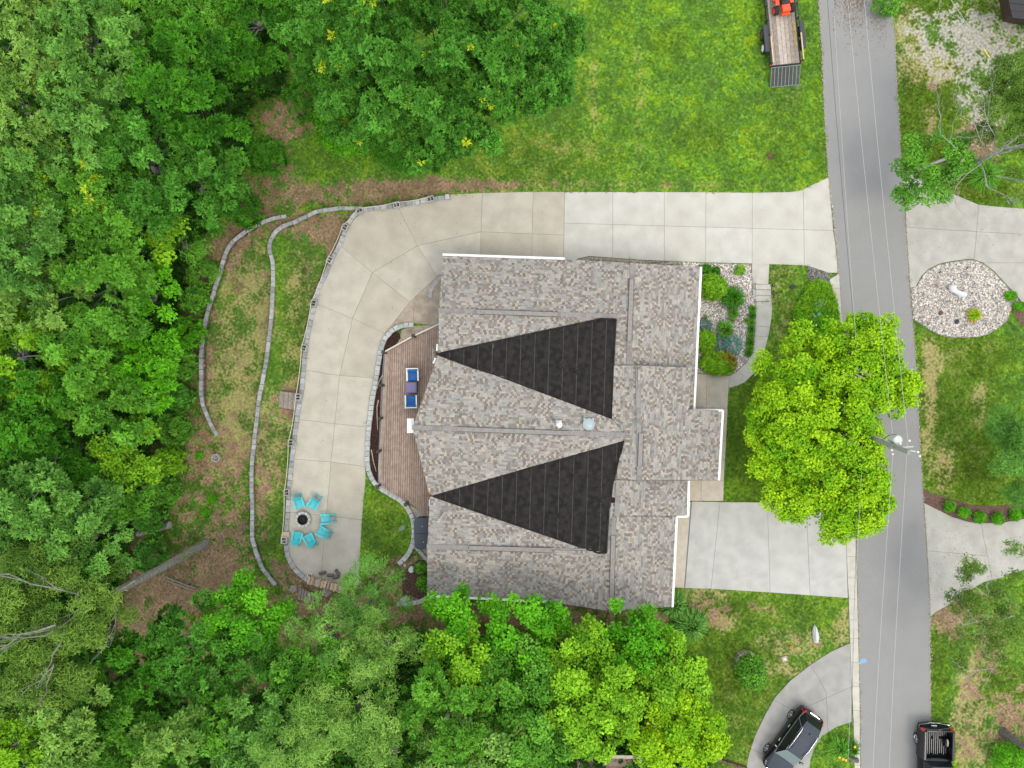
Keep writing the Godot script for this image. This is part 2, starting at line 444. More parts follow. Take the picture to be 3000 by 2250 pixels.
func build_terrain() -> void:
	Z1 = poly(WALL_A) + poly([1000, 1760, 1200, 1900, 1200, 3000, -3000, 3000, -3000, -1500, 1320, -1500])
	Z2 = poly(WALL_B) + poly([900, 1900, 900, 3000, -3000, 3000, -3000, -1500, 1060, -1500])
	Z3 = poly(WALL_C) + poly([640, 1340, 640, 3000, -3000, 3000, -3000, -1500, 838, -1500])
	Z1 = Geometry2D.offset_polygon(Z1, -0.16)[0]
	Z2 = Geometry2D.offset_polygon(Z2, -0.24)[0]
	Z3 = Geometry2D.offset_polygon(Z3, -0.42)[0]
	var xs := PackedFloat32Array()
	var zs := PackedFloat32Array()
	for d in [400.0, 250.0, 160.0, 100.0, 70.0, 52.0, 44.0]: xs.append(-d)
	for i in 305: xs.append(-38.0 + i * 0.25)
	for d in [44.0, 52.0, 70.0, 100.0, 160.0, 250.0, 400.0]: xs.append(d)
	for d in [400.0, 250.0, 160.0, 100.0, 70.0, 50.0, 38.0]: zs.append(-d)
	for i in 233: zs.append(-29.0 + i * 0.25)
	for d in [38.0, 50.0, 70.0, 100.0, 160.0, 250.0, 400.0]: zs.append(d)
	var f := FastNoiseLite.new()
	f.seed = 5
	f.frequency = 0.35
	var nx := xs.size()
	var nz := zs.size()
	var v := PackedVector3Array()
	var uv := PackedVector2Array()
	for z in zs:
		for x in xs:
			var h := terrain(x, z)
			v.append(Vector3(x, h - 0.02 + 0.018 * f.get_noise_2d(x, z), z))
			uv.append(Vector2(x / GX + 0.5, z / GZ + 0.5))
	var n := PackedVector3Array()
	n.resize(v.size())
	var ix := PackedInt32Array()
	for j in nz:
		for i in nx:
			var l := v[j * nx + maxi(i - 1, 0)]
			var r := v[j * nx + mini(i + 1, nx - 1)]
			var u := v[maxi(j - 1, 0) * nx + i]
			var d := v[mini(j + 1, nz - 1) * nx + i]
			n[j * nx + i] = (d - u).cross(r - l).normalized()
			if i < nx - 1 and j < nz - 1:
				var k := j * nx + i
				ix.append_array([k, k + 1, k + nx, k + 1, k + nx + 1, k + nx])
	var a := []
	a.resize(Mesh.ARRAY_MAX)
	a[Mesh.ARRAY_VERTEX] = v; a[Mesh.ARRAY_NORMAL] = n; a[Mesh.ARRAY_TEX_UV] = uv; a[Mesh.ARRAY_INDEX] = ix
	var m := ArrayMesh.new()
	m.add_surface_from_arrays(Mesh.PRIMITIVE_TRIANGLES, a)
	paint_ground()
	var mat := StandardMaterial3D.new()
	mat.albedo_texture = ImageTexture.create_from_image(ground_image)
	mat.texture_repeat = false
	mat.roughness = 1.0
	mat.metallic_specular = 0.2
	var o := put("ground", m, mat, self)
	tag(o, "grassy ground with leaf litter and bare patches", "", "", "structure")

# what grows and lies on the ground, as soft patches: x, y, radius x, radius y, dirt, dry, deep, white
func cover_patches() -> Array:
	return [
		# leaf litter north of the drive wall
		[1080, 560, 230, 45, 1.0, 0.1, 0, 0], [1300, 545, 200, 22, 0.8, 0.2, 0, 0], [780, 560, 110, 90, 0.75, 0.1, 0, 0], [840, 330, 90, 60, 0.7, 0, 0, 0], [800, 430, 60, 80, 0.5, 0, 0, 0], [690, 640, 60, 80, 1.0, 0, 0, 0], [1650, 545, 600, 16, 0.45, 0.3, 0, 0],
		[930, 420, 110, 90, 0, 0, 0.3, 0], [1550, 470, 250, 80, 0.05, 0.2, 0.35, 0], [1750, 250, 200, 200, 0, 0.05, 0, 0],
		# first terrace
		[900, 660, 130, 40, 1.0, 0.2, 0, 0], [985, 700, 40, 70, 0.9, 0.2, 0, 0], [930, 780, 45, 120, 0.55, 0.3, 0, 0], [870, 800, 40, 120, 0.1, 0.3, 0.2, 0], [860, 1000, 50, 220, 0.12, 0.5, 0.45, 0], [850, 1170, 40, 60, 0.7, 0.3, 0, 0], [800, 1280, 60, 150, 0.35, 0.5, 0.1, 0], [800, 1480, 50, 160, 0.05, 0.2, 0.35, 0], [760, 1450, 25, 160, 0.6, 0.3, 0, 0], [835, 1690, 60, 40, 0.8, 0, 0, 0],
		# second terrace
		[700, 760, 90, 90, 0.32, 0.5, 0, 0], [690, 950, 90, 160, 0.18, 0.62, 0, 0], [760, 920, 30, 110, 0.3, 0.9, 0, 0], [660, 1130, 90, 120, 0.15, 0.65, 0, 0], [700, 1260, 80, 110, 0.22, 0.65, 0, 0], [640, 720, 60, 60, 0.9, 0, 0, 0],
		[560, 1000, 55, 280, 0.85, 0.15, 0, 0], [600, 1330, 130, 90, 0.42, 0.4, 0.2, 0], [600, 1480, 150, 130, 0.58, 0.3, 0.2, 0], [660, 1620, 130, 80, 0.48, 0.25, 0.3, 0], [520, 1700, 160, 90, 0.8, 0, 0.3, 0], [560, 1780, 140, 60, 0.1, 0, 0.9, 0],
		[200, 1000, 250, 1500, 0.8, 0, 0.4, 0], [800, 2050, 900, 330, 0.8, 0, 0.4, 0], [300, 100, 700, 300, 0.7, 0, 0.4, 0],
		# front lawn and its dry spots
		[2300, 1700, 400, 800, 0, 0.02, 0.30, 0], [2800, 900, 300, 1600, 0, 0.02, 0.25, 0], [1650, 330, 160, 180, 0.0, 0.12, 0.1, 0], [1870, 330, 18, 220, 0.0, 0.36, 0, 0], [1740, 260, 12, 120, 0.0, 0.38, 0, 0], [2060, 400, 90, 60, 0, 0.1, 0.5, 0], [1960, 120, 70, 60, 0, 0, 0.4, 0], [2280, 400, 80, 120, 0, 0.1, 0.45, 0],
		[2230, 1300, 90, 230, 0, 0, 0.75, 0], [2290, 900, 50, 120, 0.05, 0.35, 0.35, 0], [2290, 790, 60, 40, 0.05, 0.15, 0.3, 0], [2250, 1800, 200, 90, 0, 0.15, 0.25, 0], [2330, 1890, 110, 40, 0.3, 0.5, 0, 0], [2110, 1830, 40, 25, 0.15, 0.9, 0, 0], [2060, 1750, 70, 25, 0.2, 0.7, 0, 0], [2470, 1850, 25, 60, 0.1, 0.8, 0, 0], [2200, 2100, 120, 200, 0, 0.2, 0.45, 0], [2350, 1960, 120, 30, 0.1, 0.6, 0.1, 0], [2100, 1950, 70, 120, 0, 0, 0.5, 0],
		# beside the lane
		[2395, 500, 22, 500, 0, 0, 0.35, 0], [2320, 270, 30, 60, 0.1, 0.4, 0, 0], [2650, 130, 60, 120, 0.1, 0.9, 0, 0.15], [2780, 100, 110, 90, 0, 0.35, 0, 0.72], [2920, 100, 120, 90, 0.15, 0.3, 0, 0.72], [2880, 230, 80, 130, 0.3, 0.4, 0, 0.6], [2760, 200, 60, 50, 0.0, 0.8, 0.1, 0.3], [2900, 330, 40, 60, 0.5, 0.3, 0, 0.4], [2850, 20, 200, 40, 0, 0, 1.0, 0], [2720, 330, 90, 160, 0.05, 0.1, 0.9, 0], [2770, 220, 14, 12, 1.2, 0.6, 0, 0], [2740, 250, 14, 9, 1.2, 0.8, 0, 0], [2730, 340, 18, 30, 0.2, 0.8, 0, 0], [2730, 400, 22, 20, 0.2, 0.8, 0, 0], [2860, 400, 60, 50, 0.8, 0.3, 0, 0.2], [2880, 450, 60, 40, 0.9, 0.2, 0, 0],
		[2850, 560, 130, 40, 0.1, 0.2, 0.9, 0], [2800, 1200, 140, 220, 0, 0.15, 0.55, 0], [2720, 1200, 22, 180, 0.05, 0.6, 0, 0], [2870, 1180, 14, 80, 0.1, 0.5, 0, 0], [2765, 1370, 25, 80, 0.2, 0.8, 0, 0], [2870, 1400, 130, 80, 0, 0.1, 0.9, 0], [2730, 1080, 22, 90, 0.05, 0.8, 0, 0], [2850, 1040, 130, 60, 0, 0.1, 0.6, 0],
		[2850, 1820, 130, 90, 0.75, 0.3, 0.2, 0], [2780, 1780, 50, 70, 0.9, 0.1, 0, 0], [2750, 2000, 35, 150, 0, 0, 0.5, 0], [2840, 2000, 30, 60, 0.6, 1.0, 0, 0], [2835, 2110, 50, 80, 0.5, 1.0, 0, 0], [2900, 1920, 40, 50, 0.8, 0.9, 0, 0], [2860, 2210, 60, 50, 0.5, 0.9, 0, 0], [2960, 2130, 70, 70, 0.9, 0.3, 0, 0], [2940, 2020, 80, 70, 0.35, 0.2, 0.7, 0],
		# the lawn behind the firepit and the bed by the corner of the house
		[1130, 1550, 60, 130, 0.1, 0.1, 0.65, 0], [1235, 1690, 50, 80, 1.0, 0, 0.4, 0], [1150, 1700, 80, 60, 0.7, 0, 0.4, 0], [950, 1760, 120, 50, 0.9, 0, 0.2, 0], [2420, 2180, 40, 60, 0, 0, -0.2, 0], [1700, 1800, 500, 50, 0.9, 0, 0.3, 0],
	]

func paint_ground() -> void:
	var cw := 210
	var ch := 158
	var acc := PackedFloat32Array()
	acc.resize(cw * ch * 4)
	for p in cover_patches():
		var kx := S * GX / cw
		var x0 := maxi(0, int((p[0] - p[2] * 1.6 - 1500.0 + S * GX / 2) / kx))
		var x1 := mini(cw - 1, int((p[0] + p[2] * 1.6 - 1500.0 + S * GX / 2) / kx) + 1)
		var y0 := maxi(0, int((p[1] - p[3] * 1.6 - 1125.0 + S * GZ / 2) / kx))
		var y1 := mini(ch - 1, int((p[1] + p[3] * 1.6 - 1125.0 + S * GZ / 2) / kx) + 1)
		for y in range(y0, y1 + 1):
			for x in range(x0, x1 + 1):
				var dx: float = ((x + 0.5) * kx - S * GX / 2 + 1500.0 - p[0]) / p[2]
				var dy: float = ((y + 0.5) * kx - S * GZ / 2 + 1125.0 - p[1]) / p[3]
				var w := 1.0 - smoothstep(0.5, 1.5, sqrt(dx * dx + dy * dy))
				var at := (y * cw + x) * 4
				for k in 4:
					acc[at + k] += w * p[4 + k]
	var im := Image.create_from_data(cw, ch, false, Image.FORMAT_RGBAF, acc.to_byte_array())
	im.resize(GW, GH, Image.INTERPOLATE_BILINEAR)
	var wt := im.get_data().to_float32_array()
	var lay := []
	for q in [[11, 0.014, 5], [12, 0.06, 5], [13, 0.24, 3], [14, 0.04, 5]]:
		var f := FastNoiseLite.new()
		f.seed = q[0]
		f.noise_type = FastNoiseLite.TYPE_SIMPLEX_SMOOTH
		f.frequency = q[1]
		f.fractal_octaves = q[2]
		var ni := f.get_image(GW, GH, false, false, true)
		ni.convert(Image.FORMAT_L8)
		lay.append(ni.get_data())
	var n0: PackedByteArray = lay[0]
	var n1: PackedByteArray = lay[1]
	var n2: PackedByteArray = lay[2]
	var n3: PackedByteArray = lay[3]
	var out := PackedByteArray()
	out.resize(GW * GH * 3)
	var sr := PackedByteArray()
	sr.resize(1025)
	for i in 1025:
		sr[i] = int(Color(i / 1024.0, 0, 0).linear_to_srgb().r * 255.0 + 0.5)
	for i in GW * GH:
		var a := n0[i] / 255.0
		var b := n1[i] / 255.0
		var c := n2[i] / 255.0
		var e := n3[i] / 255.0
		var t := clampf((a - 0.5) * 1.1 + (b - 0.5) * 0.8 + 0.36 + (c - 0.5) * 1.5 + (e - 0.5) * 0.8, 0.0, 1.0)
		var rr := 0.080 + 0.125 * t * t
		var gg := 0.158 + 0.160 * t
		var bb := 0.027 - 0.008 * t
		var deep := clampf(wt[i * 4 + 2] + (b - 0.5) * 0.5, 0.0, 1.0)
		rr += (0.066 + 0.046 * t - rr) * deep
		gg += (0.120 + 0.080 * t - gg) * deep
		bb += (0.0105 + 0.005 * t - bb) * deep
		var dry := clampf((wt[i * 4 + 1] * 0.9 + (e - 0.5) * 1.5 + (c - 0.5) * 1.6 + (a - 0.5) * 0.7 - 0.28) * 1.5, 0.0, 1.0) * clampf(wt[i * 4 + 1] * 2.0, 0.0, 1.0)
		rr += (0.275 + 0.09 * c - rr) * dry * 0.66
		gg += (0.208 + 0.07 * c - gg) * dry * 0.66
		bb += (0.098 + 0.05 * c - bb) * dry * 0.66
		var dirt := clampf((wt[i * 4] + (b - 0.5) * 1.9 + (c - 0.5) * 1.0 + (a - 0.5) * 0.8 - 0.50) * 2.2, 0.0, 1.0) * clampf(wt[i * 4] * 3.0, 0.0, 1.0)
		rr += (0.155 + 0.24 * c * e - rr) * dirt * 0.9
		gg += (0.100 + 0.155 * c * e - gg) * dirt * 0.9
		bb += (0.066 + 0.105 * c * e - bb) * dirt * 0.9
		var white := clampf((wt[i * 4 + 3] * 0.9 + (e - 0.5) * 2.2 + (c - 0.5) * 1.8 + (b - 0.5) * 0.8 - 0.42) * 2.2, 0.0, 1.0) * clampf(wt[i * 4 + 3] * 2.5, 0.0, 1.0)
		rr += (0.22 + 0.17 * c - rr) * white * 0.85
		gg += (0.205 + 0.165 * c - gg) * white * 0.85
		bb += (0.175 + 0.155 * c - bb) * white * 0.85
		var f := 0.72 + 0.56 * c
		out[i * 3] = sr[int(minf(rr * f, 1.0) * 1024.0)]
		out[i * 3 + 1] = sr[int(minf(gg * f, 1.0) * 1024.0)]
		out[i * 3 + 2] = sr[int(minf(bb * f, 1.0) * 1024.0)]
	ground_image = Image.create_from_data(GW, GH, false, Image.FORMAT_RGB8, out)

func ground_color(x: float, z: float) -> Color:
	return ground_image.get_pixel(clampi(int((x / GX + 0.5) * GW), 0, GW - 1), clampi(int((z / GZ + 0.5) * GH), 0, GH - 1)).srgb_to_linear()

# ---------------------------------------------------------------- paved surfaces
func ground_sheet(called: String, label: String, marks: Array, top: float, mat: Material, h := 0.0) -> MeshInstance3D:
	var b := Build.new()
	var pl := poly(marks, h)
	paved.append(pl)
	b.prism(pl, top - 0.12, top)
	return structure(called, label, b, mat)

func holder(called: String, label: String) -> Node3D:
	var o := Node3D.new()
	o.name = called
	add_child(o, true)
	tag(o, label, "", "", "structure")
	return o

func build_paving() -> void:
	var road := ground_sheet("road", "narrow grey asphalt lane running past the house", ROAD, 0.02, M.road)
	for q in [[2527, 1936, 0.5, 0.22, 0.2], [2671, 1089, 0.35, 0.16, -0.4]]:
		var b := Build.new()
		var c := P(q[0], q[1])
		for i in 5:
			b.at(c.x + R.randf_range(-0.15, 0.15), 0.0235 + i * 0.0006, c.z + R.randf_range(-0.08, 0.08), q[2] * R.randf_range(0.5, 1), 0.004, q[3] * R.randf_range(0.3, 0.7), q[4] + R.randf_range(-0.3, 0.3))
		part("paint_mark", b, M.paint_blue, road)
	# the pale crumbled edge of the asphalt
	var d := holder("driveway", "pale concrete driveway sweeping round the back of the house")
	var whole := poly(DRIVE)
	paved.append(whole)
	var east := poly([1655, 500, 2500, 500, 2500, 900, 1650, 900])
	var corner := poly([1200, 886, 1284, 806, 1420, 790, 1420, 980, 1240, 960, 1129, 990, 1129, 977])
	var ea: PackedVector2Array = Geometry2D.intersect_polygons(whole, east)[0]
	slabs(d, "slab", ea, [[1600, 653, 1658, 654, 2500, 677], [1795, 540, 1795, 780], [1946, 540, 1946, 790], [2068, 540, 2067, 790], [2204, 540, 2203, 800], [2353, 530, 2357, 830]], 0.017, M.drive_pale)
	var rest: PackedVector2Array = Geometry2D.clip_polygons(whole, Geometry2D.offset_polygon(east, 0.02)[0])[0]
	var cut: PackedVector2Array = Geometry2D.intersect_polygons(rest, corner)[0]
	slabs(d, "slab", cut, [[1212, 1000, 1211, 900]], 0.03, M.stained, 0.015)
	rest = Geometry2D.clip_polygons(rest, Geometry2D.offset_polygon(corner, 0.015)[0])[0]
	slabs(d, "slab", rest, [[1414, 540, 1405, 800], [1563, 540, 1556, 800], [1223, 720, 1409, 679, 1557, 685, 1670, 690], [1158, 590, 1223, 720, 1300, 840], [980, 706, 1091, 799, 1215, 896], [1223, 720, 1091, 799], [1091, 799, 1033, 933, 995, 1100, 990, 1150, 981, 1241, 970, 1353, 959, 1480, 947, 1614, 938, 1730], [900, 880, 1033, 933, 1140, 983], [880, 1082, 995, 1100, 1110, 1109], [860, 1227, 981, 1241, 1085, 1252], [845, 1344, 970, 1353, 1085, 1369], [835, 1499, 959, 1511, 1075, 1525]], 0.017, M.drive)
	# damp stain marks on the slab by the firewood and scraps of bark
	var pk := poly([1172, 984, 1176, 968, 1192, 958, 1212, 955.5, 1300, 950, 1300, 1010, 1140, 1050, 1160, 1010])
	slabs(d, "slab", pk, [], 0.02, M.stained)
	var wk := holder("sidewalk", "narrow concrete sidewalk strip along the lane")
	var strip := poly([2429, 819, 2457, 803, 2464, 924, 2477, 1100, 2490, 1300, 2500, 1450, 2505, 1560, 2512, 1816, 2517, 2042, 2519, 2250, 2521, 2600, 2506, 2600, 2503, 2250, 2500, 2115, 2495, 2000, 2490, 1884, 2486, 1752, 2483, 1700, 2478, 1563, 2474, 1450, 2464, 1300, 2454, 1050, 2448, 930, 2436, 870])
	paved.append(strip)
	var js := []
	for y in [846, 905, 970, 1040, 1110, 1180, 1250, 1320, 1390, 1460, 1500, 1563, 1630, 1690, 1754, 1815, 1870, 1940, 2010, 2080, 2114, 2180, 2240, 2310, 2400]:
		js.append([2400, y - 1, 2540, y + 1])
	slabs(wk, "slab", strip, js, 0.05, M.walk)
	var ap := holder("garage_apron", "pale concrete apron in front of the garage")
	var apl := poly([2027, 1469, 2117, 1471, 2258, 1472, 2475, 1480, 2483, 1751, 2256, 1735, 2081, 1724, 2007, 1722])
	paved.append(apl)
	slabs(ap, "slab", apl, [[2112, 1440, 2081, 1740], [2248, 1440, 2250, 1560, 2257, 1760], [2358, 1440, 2365, 1560, 2374, 1770]], 0.04, M.apron)
	var strip2 := poly([1900, 1480, 2024, 1470, 2004, 1722, 1900, 1718])
	paved.append(strip2)
	slabs(ap, "slab", strip2, [], 0.036, M.porch)
	var drain := Build.new()
	drain.bar(P(2025.5, 1470, 0.035), P(2005.5, 1722, 0.035), 0.055, 0.03)
	part("drain_channel", drain, plain(0.10, 0.13, 0.17, 0.6), ap)
	var po := holder("porch_floor", "tan concrete porch landing by the front door")
	var pl1 := poly([1990, 1092, 2136, 1101, 2130, 1196, 2131, 1200, 2120, 1405, 2118, 1467, 2000, 1467, 1990, 1400])
	paved.append(pl1)
	slabs(po, "slab", pl1, [[2072, 1080, 2068, 1215], [1960, 1190, 2150, 1197], [2100, 1290, 2150, 1291], [2100, 1345, 2150, 1346], [1960, 1407, 2150, 1407], [2054, 1400, 2053, 1480]], 0.05, M.porch)
	# front walk, its steps and landing
	var fw := holder("front_walk", "curved concrete front walk with four steps")
	var w1 := poly([2202.5, 772, 2253, 774, 2250, 833, 2214, 832, 2203, 812])
	paved.append(w1)
	slabs(fw, "slab", w1, [], 0.05, M.walk)
	var yy := [833, 849, 866, 883, 899]
	for i in 4:
		var st := Build.new()
		var q := poly([2213.5, yy[i] + 0.5, 2257 + i, yy[i] + 0.5, 2258 + i, yy[i + 1] - 0.7, 2213.5, yy[i + 1] - 0.7])
		paved.append(q)
		st.prism(q, -0.3, 0.04 - i * 0.012)
		part("step", st, M.walk[i % 2], fw)
	var w2 := poly([2213.5, 899, 2262, 898, 2259, 935, 2250, 986, 2235, 1044, 2213, 1089, 2181, 1120, 2159, 1130, 2135.6, 1135.7, 2135.6, 1101.5, 2159, 1089, 2188, 1062, 2204, 1029, 2211, 980, 2213, 950])
	paved.append(w2)
	slabs(fw, "slab", w2, [[2200, 954, 2270, 960], [2200, 983, 2270, 988], [2190, 1030, 2260, 1040], [2186, 1060, 2230, 1095]], 0.035, M.walk)
	# across the lane
	var d2 := holder("neighbor_driveway", "weathered concrete driveway across the lane, round the stone bed")
	var p2 := poly([2645, 492, 2668, 510, 2720, 535, 2771, 560, 2866, 600, 2920, 606, 3000, 612, 3300, 622, 3300, 1050, 3010, 905, 2974, 862, 2945, 830, 2912, 794, 2880, 770, 2851, 759, 2829, 759, 2786, 765, 2750, 773, 2720, 788, 2699, 808, 2681, 842, 2667, 842, 2657, 700])
	paved.append(p2)
	slabs(d2, "slab", p2, [[2600, 663, 2656, 666, 2860, 679, 3100, 692], [2870, 560, 2860, 679, 2850, 790], [2870, 770, 3100, 771]], 0.03, M.old_drive)
	var d3 := holder("lower_neighbor_driveway", "weathered concrete driveway across the lane, below the row of round bushes")
	var p3 := poly([2707, 1474, 2740, 1490, 2790, 1515, 2840, 1530, 2890, 1533, 2935, 1531, 3000, 1520, 3300, 1470, 3300, 1640, 3000, 1668, 2940, 1690, 2880, 1705, 2830, 1735, 2780, 1770, 2740, 1793, 2726, 1806, 2718, 1640])
	paved.append(p3)
	slabs(d3, "slab", p3, [[2869, 1500, 2880, 1570, 2895, 1640, 2910, 1720], [2700, 1612, 2890, 1628]], 0.03, M.old_drive)
	var d4 := holder("corner_driveway", "grey curved driveway under the parked black wagon")
	var p4 := poly([2490, 1884, 2434, 1909, 2375, 1947, 2316, 1993, 2271, 2042, 2240, 2097, 2212, 2155, 2194, 2210, 2186, 2250, 2180, 2600, 2366, 2600, 2371, 2250, 2373, 2228, 2384, 2192, 2407, 2155, 2452, 2128, 2496, 2114, 2494, 2000])
	paved.append(p4)
	slabs(d4, "slab", p4, [[2360, 1930, 2395, 1980, 2420, 2030, 2425, 2150], [2230, 2030, 2330, 2085, 2520, 2000], [2170, 2180, 2420, 2290]], 0.03, M.grey_drive, 0.015)
	# planting beds
	ground_sheet("gravel_bed", "bed of pale river gravel between the house and the front walk", [1690, 760, 1727, 752, 1878, 763, 2052, 770, 2201, 774, 2202, 812, 2213, 834, 2213, 950, 2210, 980, 2203, 1029, 2187, 1062, 2158, 1089, 2135, 1101, 1990, 1091, 1990, 800, 1690, 790], 0.012, M.gravel_bed)
	ground_sheet("stone_bed", "round bed of white and tan river stones across the lane", [2668, 843, 2682, 843, 2700, 810, 2721, 790, 2751, 775, 2787, 767, 2829, 761, 2850, 761, 2880, 772, 2911, 796, 2944, 832, 2973, 864, 2985, 880, 2963, 908, 2950, 940, 2923, 962, 2895, 980, 2869, 986, 2830, 989, 2779, 989, 2750, 980, 2724, 967, 2697, 949, 2673, 935, 2671, 900], 0.014, M.gravel_bed)
	ground_sheet("mulch_bed", "narrow bed of dark red mulch between the curved block wall and the deck", [1136, 985, 1160, 970, 1172, 980, 1174, 990, 1164, 1005, 1130, 1030, 1140, 1060, 1130, 1400, 1140, 1445, 1120, 1432, 1102, 1414, 1084, 1387, 1079, 1353, 1079, 1310, 1083, 1255, 1089, 1201, 1095, 1160, 1101, 1130, 1107, 1092, 1114, 1049, 1122, 1010], 0.05, M.mulch)
	ground_sheet("bark_bed", "strip of brown bark mulch along the lower driveway across the lane", [2702, 1428, 2735, 1448, 2790, 1462, 2850, 1480, 2920, 1482, 3000, 1471, 3200, 1440, 3200, 1488, 3000, 1519, 2935, 1530, 2890, 1532, 2840, 1529, 2790, 1514, 2740, 1489, 2707, 1473], 0.012, M.bark_mulch)
	ground_sheet("bark_patch", "wedge of brown mulch beside the stone bed", [2945, 835, 2975, 866, 3010, 906, 3080, 960, 3060, 1010, 2990, 950, 2965, 910, 2986, 880], 0.01, M.bark_mulch)
	ground_sheet("dark_gravel_patch", "patch of charcoal gravel at the corner of the driveway", [2366, 781, 2401, 793, 2427, 802, 2430, 818, 2432, 835, 2420, 845, 2400, 828, 2375, 830, 2366, 810], 0.01, mottled(61, [0.05, 0.05, 0.05], [0.3, 0.29, 0.27], 0.5, 0.4, 0.25))
	ground_sheet("shady_bed", "brown leafy bed at the back corner of the house", [1225, 1640, 1290, 1640, 1290, 1760, 1230, 1755, 1180, 1740, 1175, 1680], 0.012, M.wet_litter)
	# the walkway behind the deck
	var bp := holder("back_path", "small concrete path beside the hot tub")
	var q5 := poly([1200, 1478, 1300, 1540, 1300, 1650, 1250, 1640, 1220, 1600, 1217, 1560, 1213, 1516])
	paved.append(q5)
	slabs(bp, "slab", q5, [[1190, 1567, 1320, 1567]], 0.03, M.porch)

func build_walls() -> void:
	var w := thing("retaining_wall", "grey block retaining wall along the outer edge of the back driveway", "retaining wall", Vector3.ZERO, 0, "block retaining walls")
	blocks(w, poly(WALL_A, 0.10), 0.42, 0.28, 0.10, 1.1, M.block)
	for q in [[1238, 588, 0.2], [1223, 592, 0.25], [1248, 586, 0.1], [1310, 577, 0.1]]:   # loose capping blocks
		var b := Build.new()
		b.chamfered(Transform3D(Basis(Vector3.UP, q[2]), P(q[0], q[1], 0.17)), Vector3(0.26, 0.13, 0.34), 0.015)
		part("capping_block", b, M.block_pale[1], w)
	w = thing("retaining_wall", "grey block wall curving down the slope between the two grass terraces", "retaining wall", Vector3.ZERO, 0, "block retaining walls")
	blocks(w, poly(WALL_B, -0.5), 0.36, 0.25, -0.5, 1.1, M.block)
	w = thing("retaining_wall", "outermost grey block wall, bordering the woods", "retaining wall", Vector3.ZERO, 0, "block retaining walls")
	blocks(w, poly(WALL_C, -1.1), 0.36, 0.24, -1.1, 1.3, M.block)
	w = thing("garden_wall", "pale curved block wall between the driveway and the deck", "garden wall", Vector3.ZERO, 0, "curved garden walls")
	blocks(w, poly(WALL_D, 0.24), 0.33, 0.3, 0.24, 0.6, M.block_pale)
	w = thing("garden_wall", "short block wall leading from the curved wall to the hot tub", "garden wall", Vector3.ZERO, 0, "curved garden walls")
	blocks(w, poly([1217, 1600, 1230, 1617, 1248, 1637, 1262, 1655], 0.2), 0.36, 0.24, 0.2, 0.5, M.block_pale)
	w = thing("garden_wall", "low curved stone edge round the leafy bed at the house corner", "garden wall", Vector3.ZERO, 0, "curved garden walls")
	blocks(w, poly([1162, 1771, 1185, 1772, 1207, 1769, 1225, 1765, 1241, 1759, 1261, 1750], 0.15), 0.34, 0.28, 0.15, 0.5, M.block_pale)
	w = thing("kerb", "short grey curved kerb on the driveway at the corner of the house", "kerb")
	blocks(w, poly([1260, 873, 1261, 858, 1268, 840, 1279, 824, 1295, 812], 0.07), 0.3, 0.24, 0.07, 0.15, M.block_pale)
	w = thing("stone_edging", "short stack of flat stones beside the front steps", "stone edging")
	blocks(w, poly([2208, 815, 2209, 835, 2210, 862], 0.14), 0.3, 0.17, 0.14, 0.3, [M.grey_stone, M.sandstone], "stone")
	# steps down from the driveway
	var st := thing("stone_steps", "four sandstone steps leading from the driveway down to the terrace", "steps")
	for i in 4:
		var h := -0.08 - i * 0.13
		var x := 865.5 - i * 13.2
		var b := Build.new()
		var q := [P(x - 6, 1151 - i * 1.6, h), P(x + 6.5, 1152.5 - i * 1.6, h), P(x + 4, 1202 - i * 2.4, h), P(x - 9, 1200 - i * 2.4, h)]
		var pl := PackedVector2Array()
		for p in q: pl.append(Vector2(p.x, p.z))
		b.prism(pl, h - 0.5, h)
		part("tread", b, M.sandstone, st)
	# posts and rope
	var f := thing("rope_fence", "weathered hollow posts and rope along the driveway wall", "fence")
	var spots := [[1263, 586], [1164, 603], [1056, 619], [1013, 668], [969, 764], [922, 890], [894, 1020], [877, 1163], [856, 1296], [844, 1440], [836, 1580]]
	var tops := PackedVector3Array()
	for i in spots.size():
		var base := P(spots[i][0], spots[i][1], 0.1)
		var nx: Array = spots[mini(i + 1, spots.size() - 1)]
		var pv: Array = spots[maxi(i - 1, 0)]
		var turn := atan2(float(nx[0] - pv[0]), float(nx[1] - pv[1])) + R.randf_range(-0.15, 0.15)
		var bs := Basis(Vector3.UP, turn)
		var b := Build.new()
		for k in 2:
			var y := 0.1 + k * 0.19
			for q in [[0.16, 0, 0.045, 0.42], [-0.16, 0, 0.045, 0.42], [0, 0.19, 0.32, 0.045], [0, -0.19, 0.32, 0.045], [0, 0, 0.32, 0.035]]:
				b.box(Transform3D(bs, base + bs * Vector3(q[0], y, q[1])), Vector3(q[2], 0.18, q[3]))
		part("hollow_block", b, M.block_pale[i % 3], f)
		var p := Build.new()
		p.box(Transform3D(bs, base + Vector3(0, 0.42, 0)), Vector3(0.09, 0.8, 0.09))
		part("post", p, M.wood_grey[i % 3], f)
		tops.append(base + Vector3(0, 0.74, 0) + bs * Vector3(-0.03, 0, 0))
	for i in tops.size() - 1:
		var b := Build.new()
		var pts := PackedVector3Array()
		var rad := PackedFloat32Array()
		for k in 9:
			var t := k / 8.0
			pts.append(tops[i].lerp(tops[i + 1], t) - Vector3(0, 0.22 * 4 * t * (1 - t), 0))
			rad.append(0.024)
		b.tube(pts, rad, 5)
		part("rope", b, M.cream, f)

# ---------------------------------------------------------------- house
var grain_map := FastNoiseLite.new()
var tabs := []          # [face basis, origin, u, v, width index, tone, polygon or null]
const TAB_W := [0.11, 0.165, 0.24, 0.32]
const ROW := 0.13

func on_plane(x: float, y: float, p0: Vector3, n: Vector3) -> Vector3:
	var eye := Vector3(0, EYE, 0)
	var d := P(x, y) - eye
	return eye + d * (n.dot(p0 - eye) / n.dot(d))

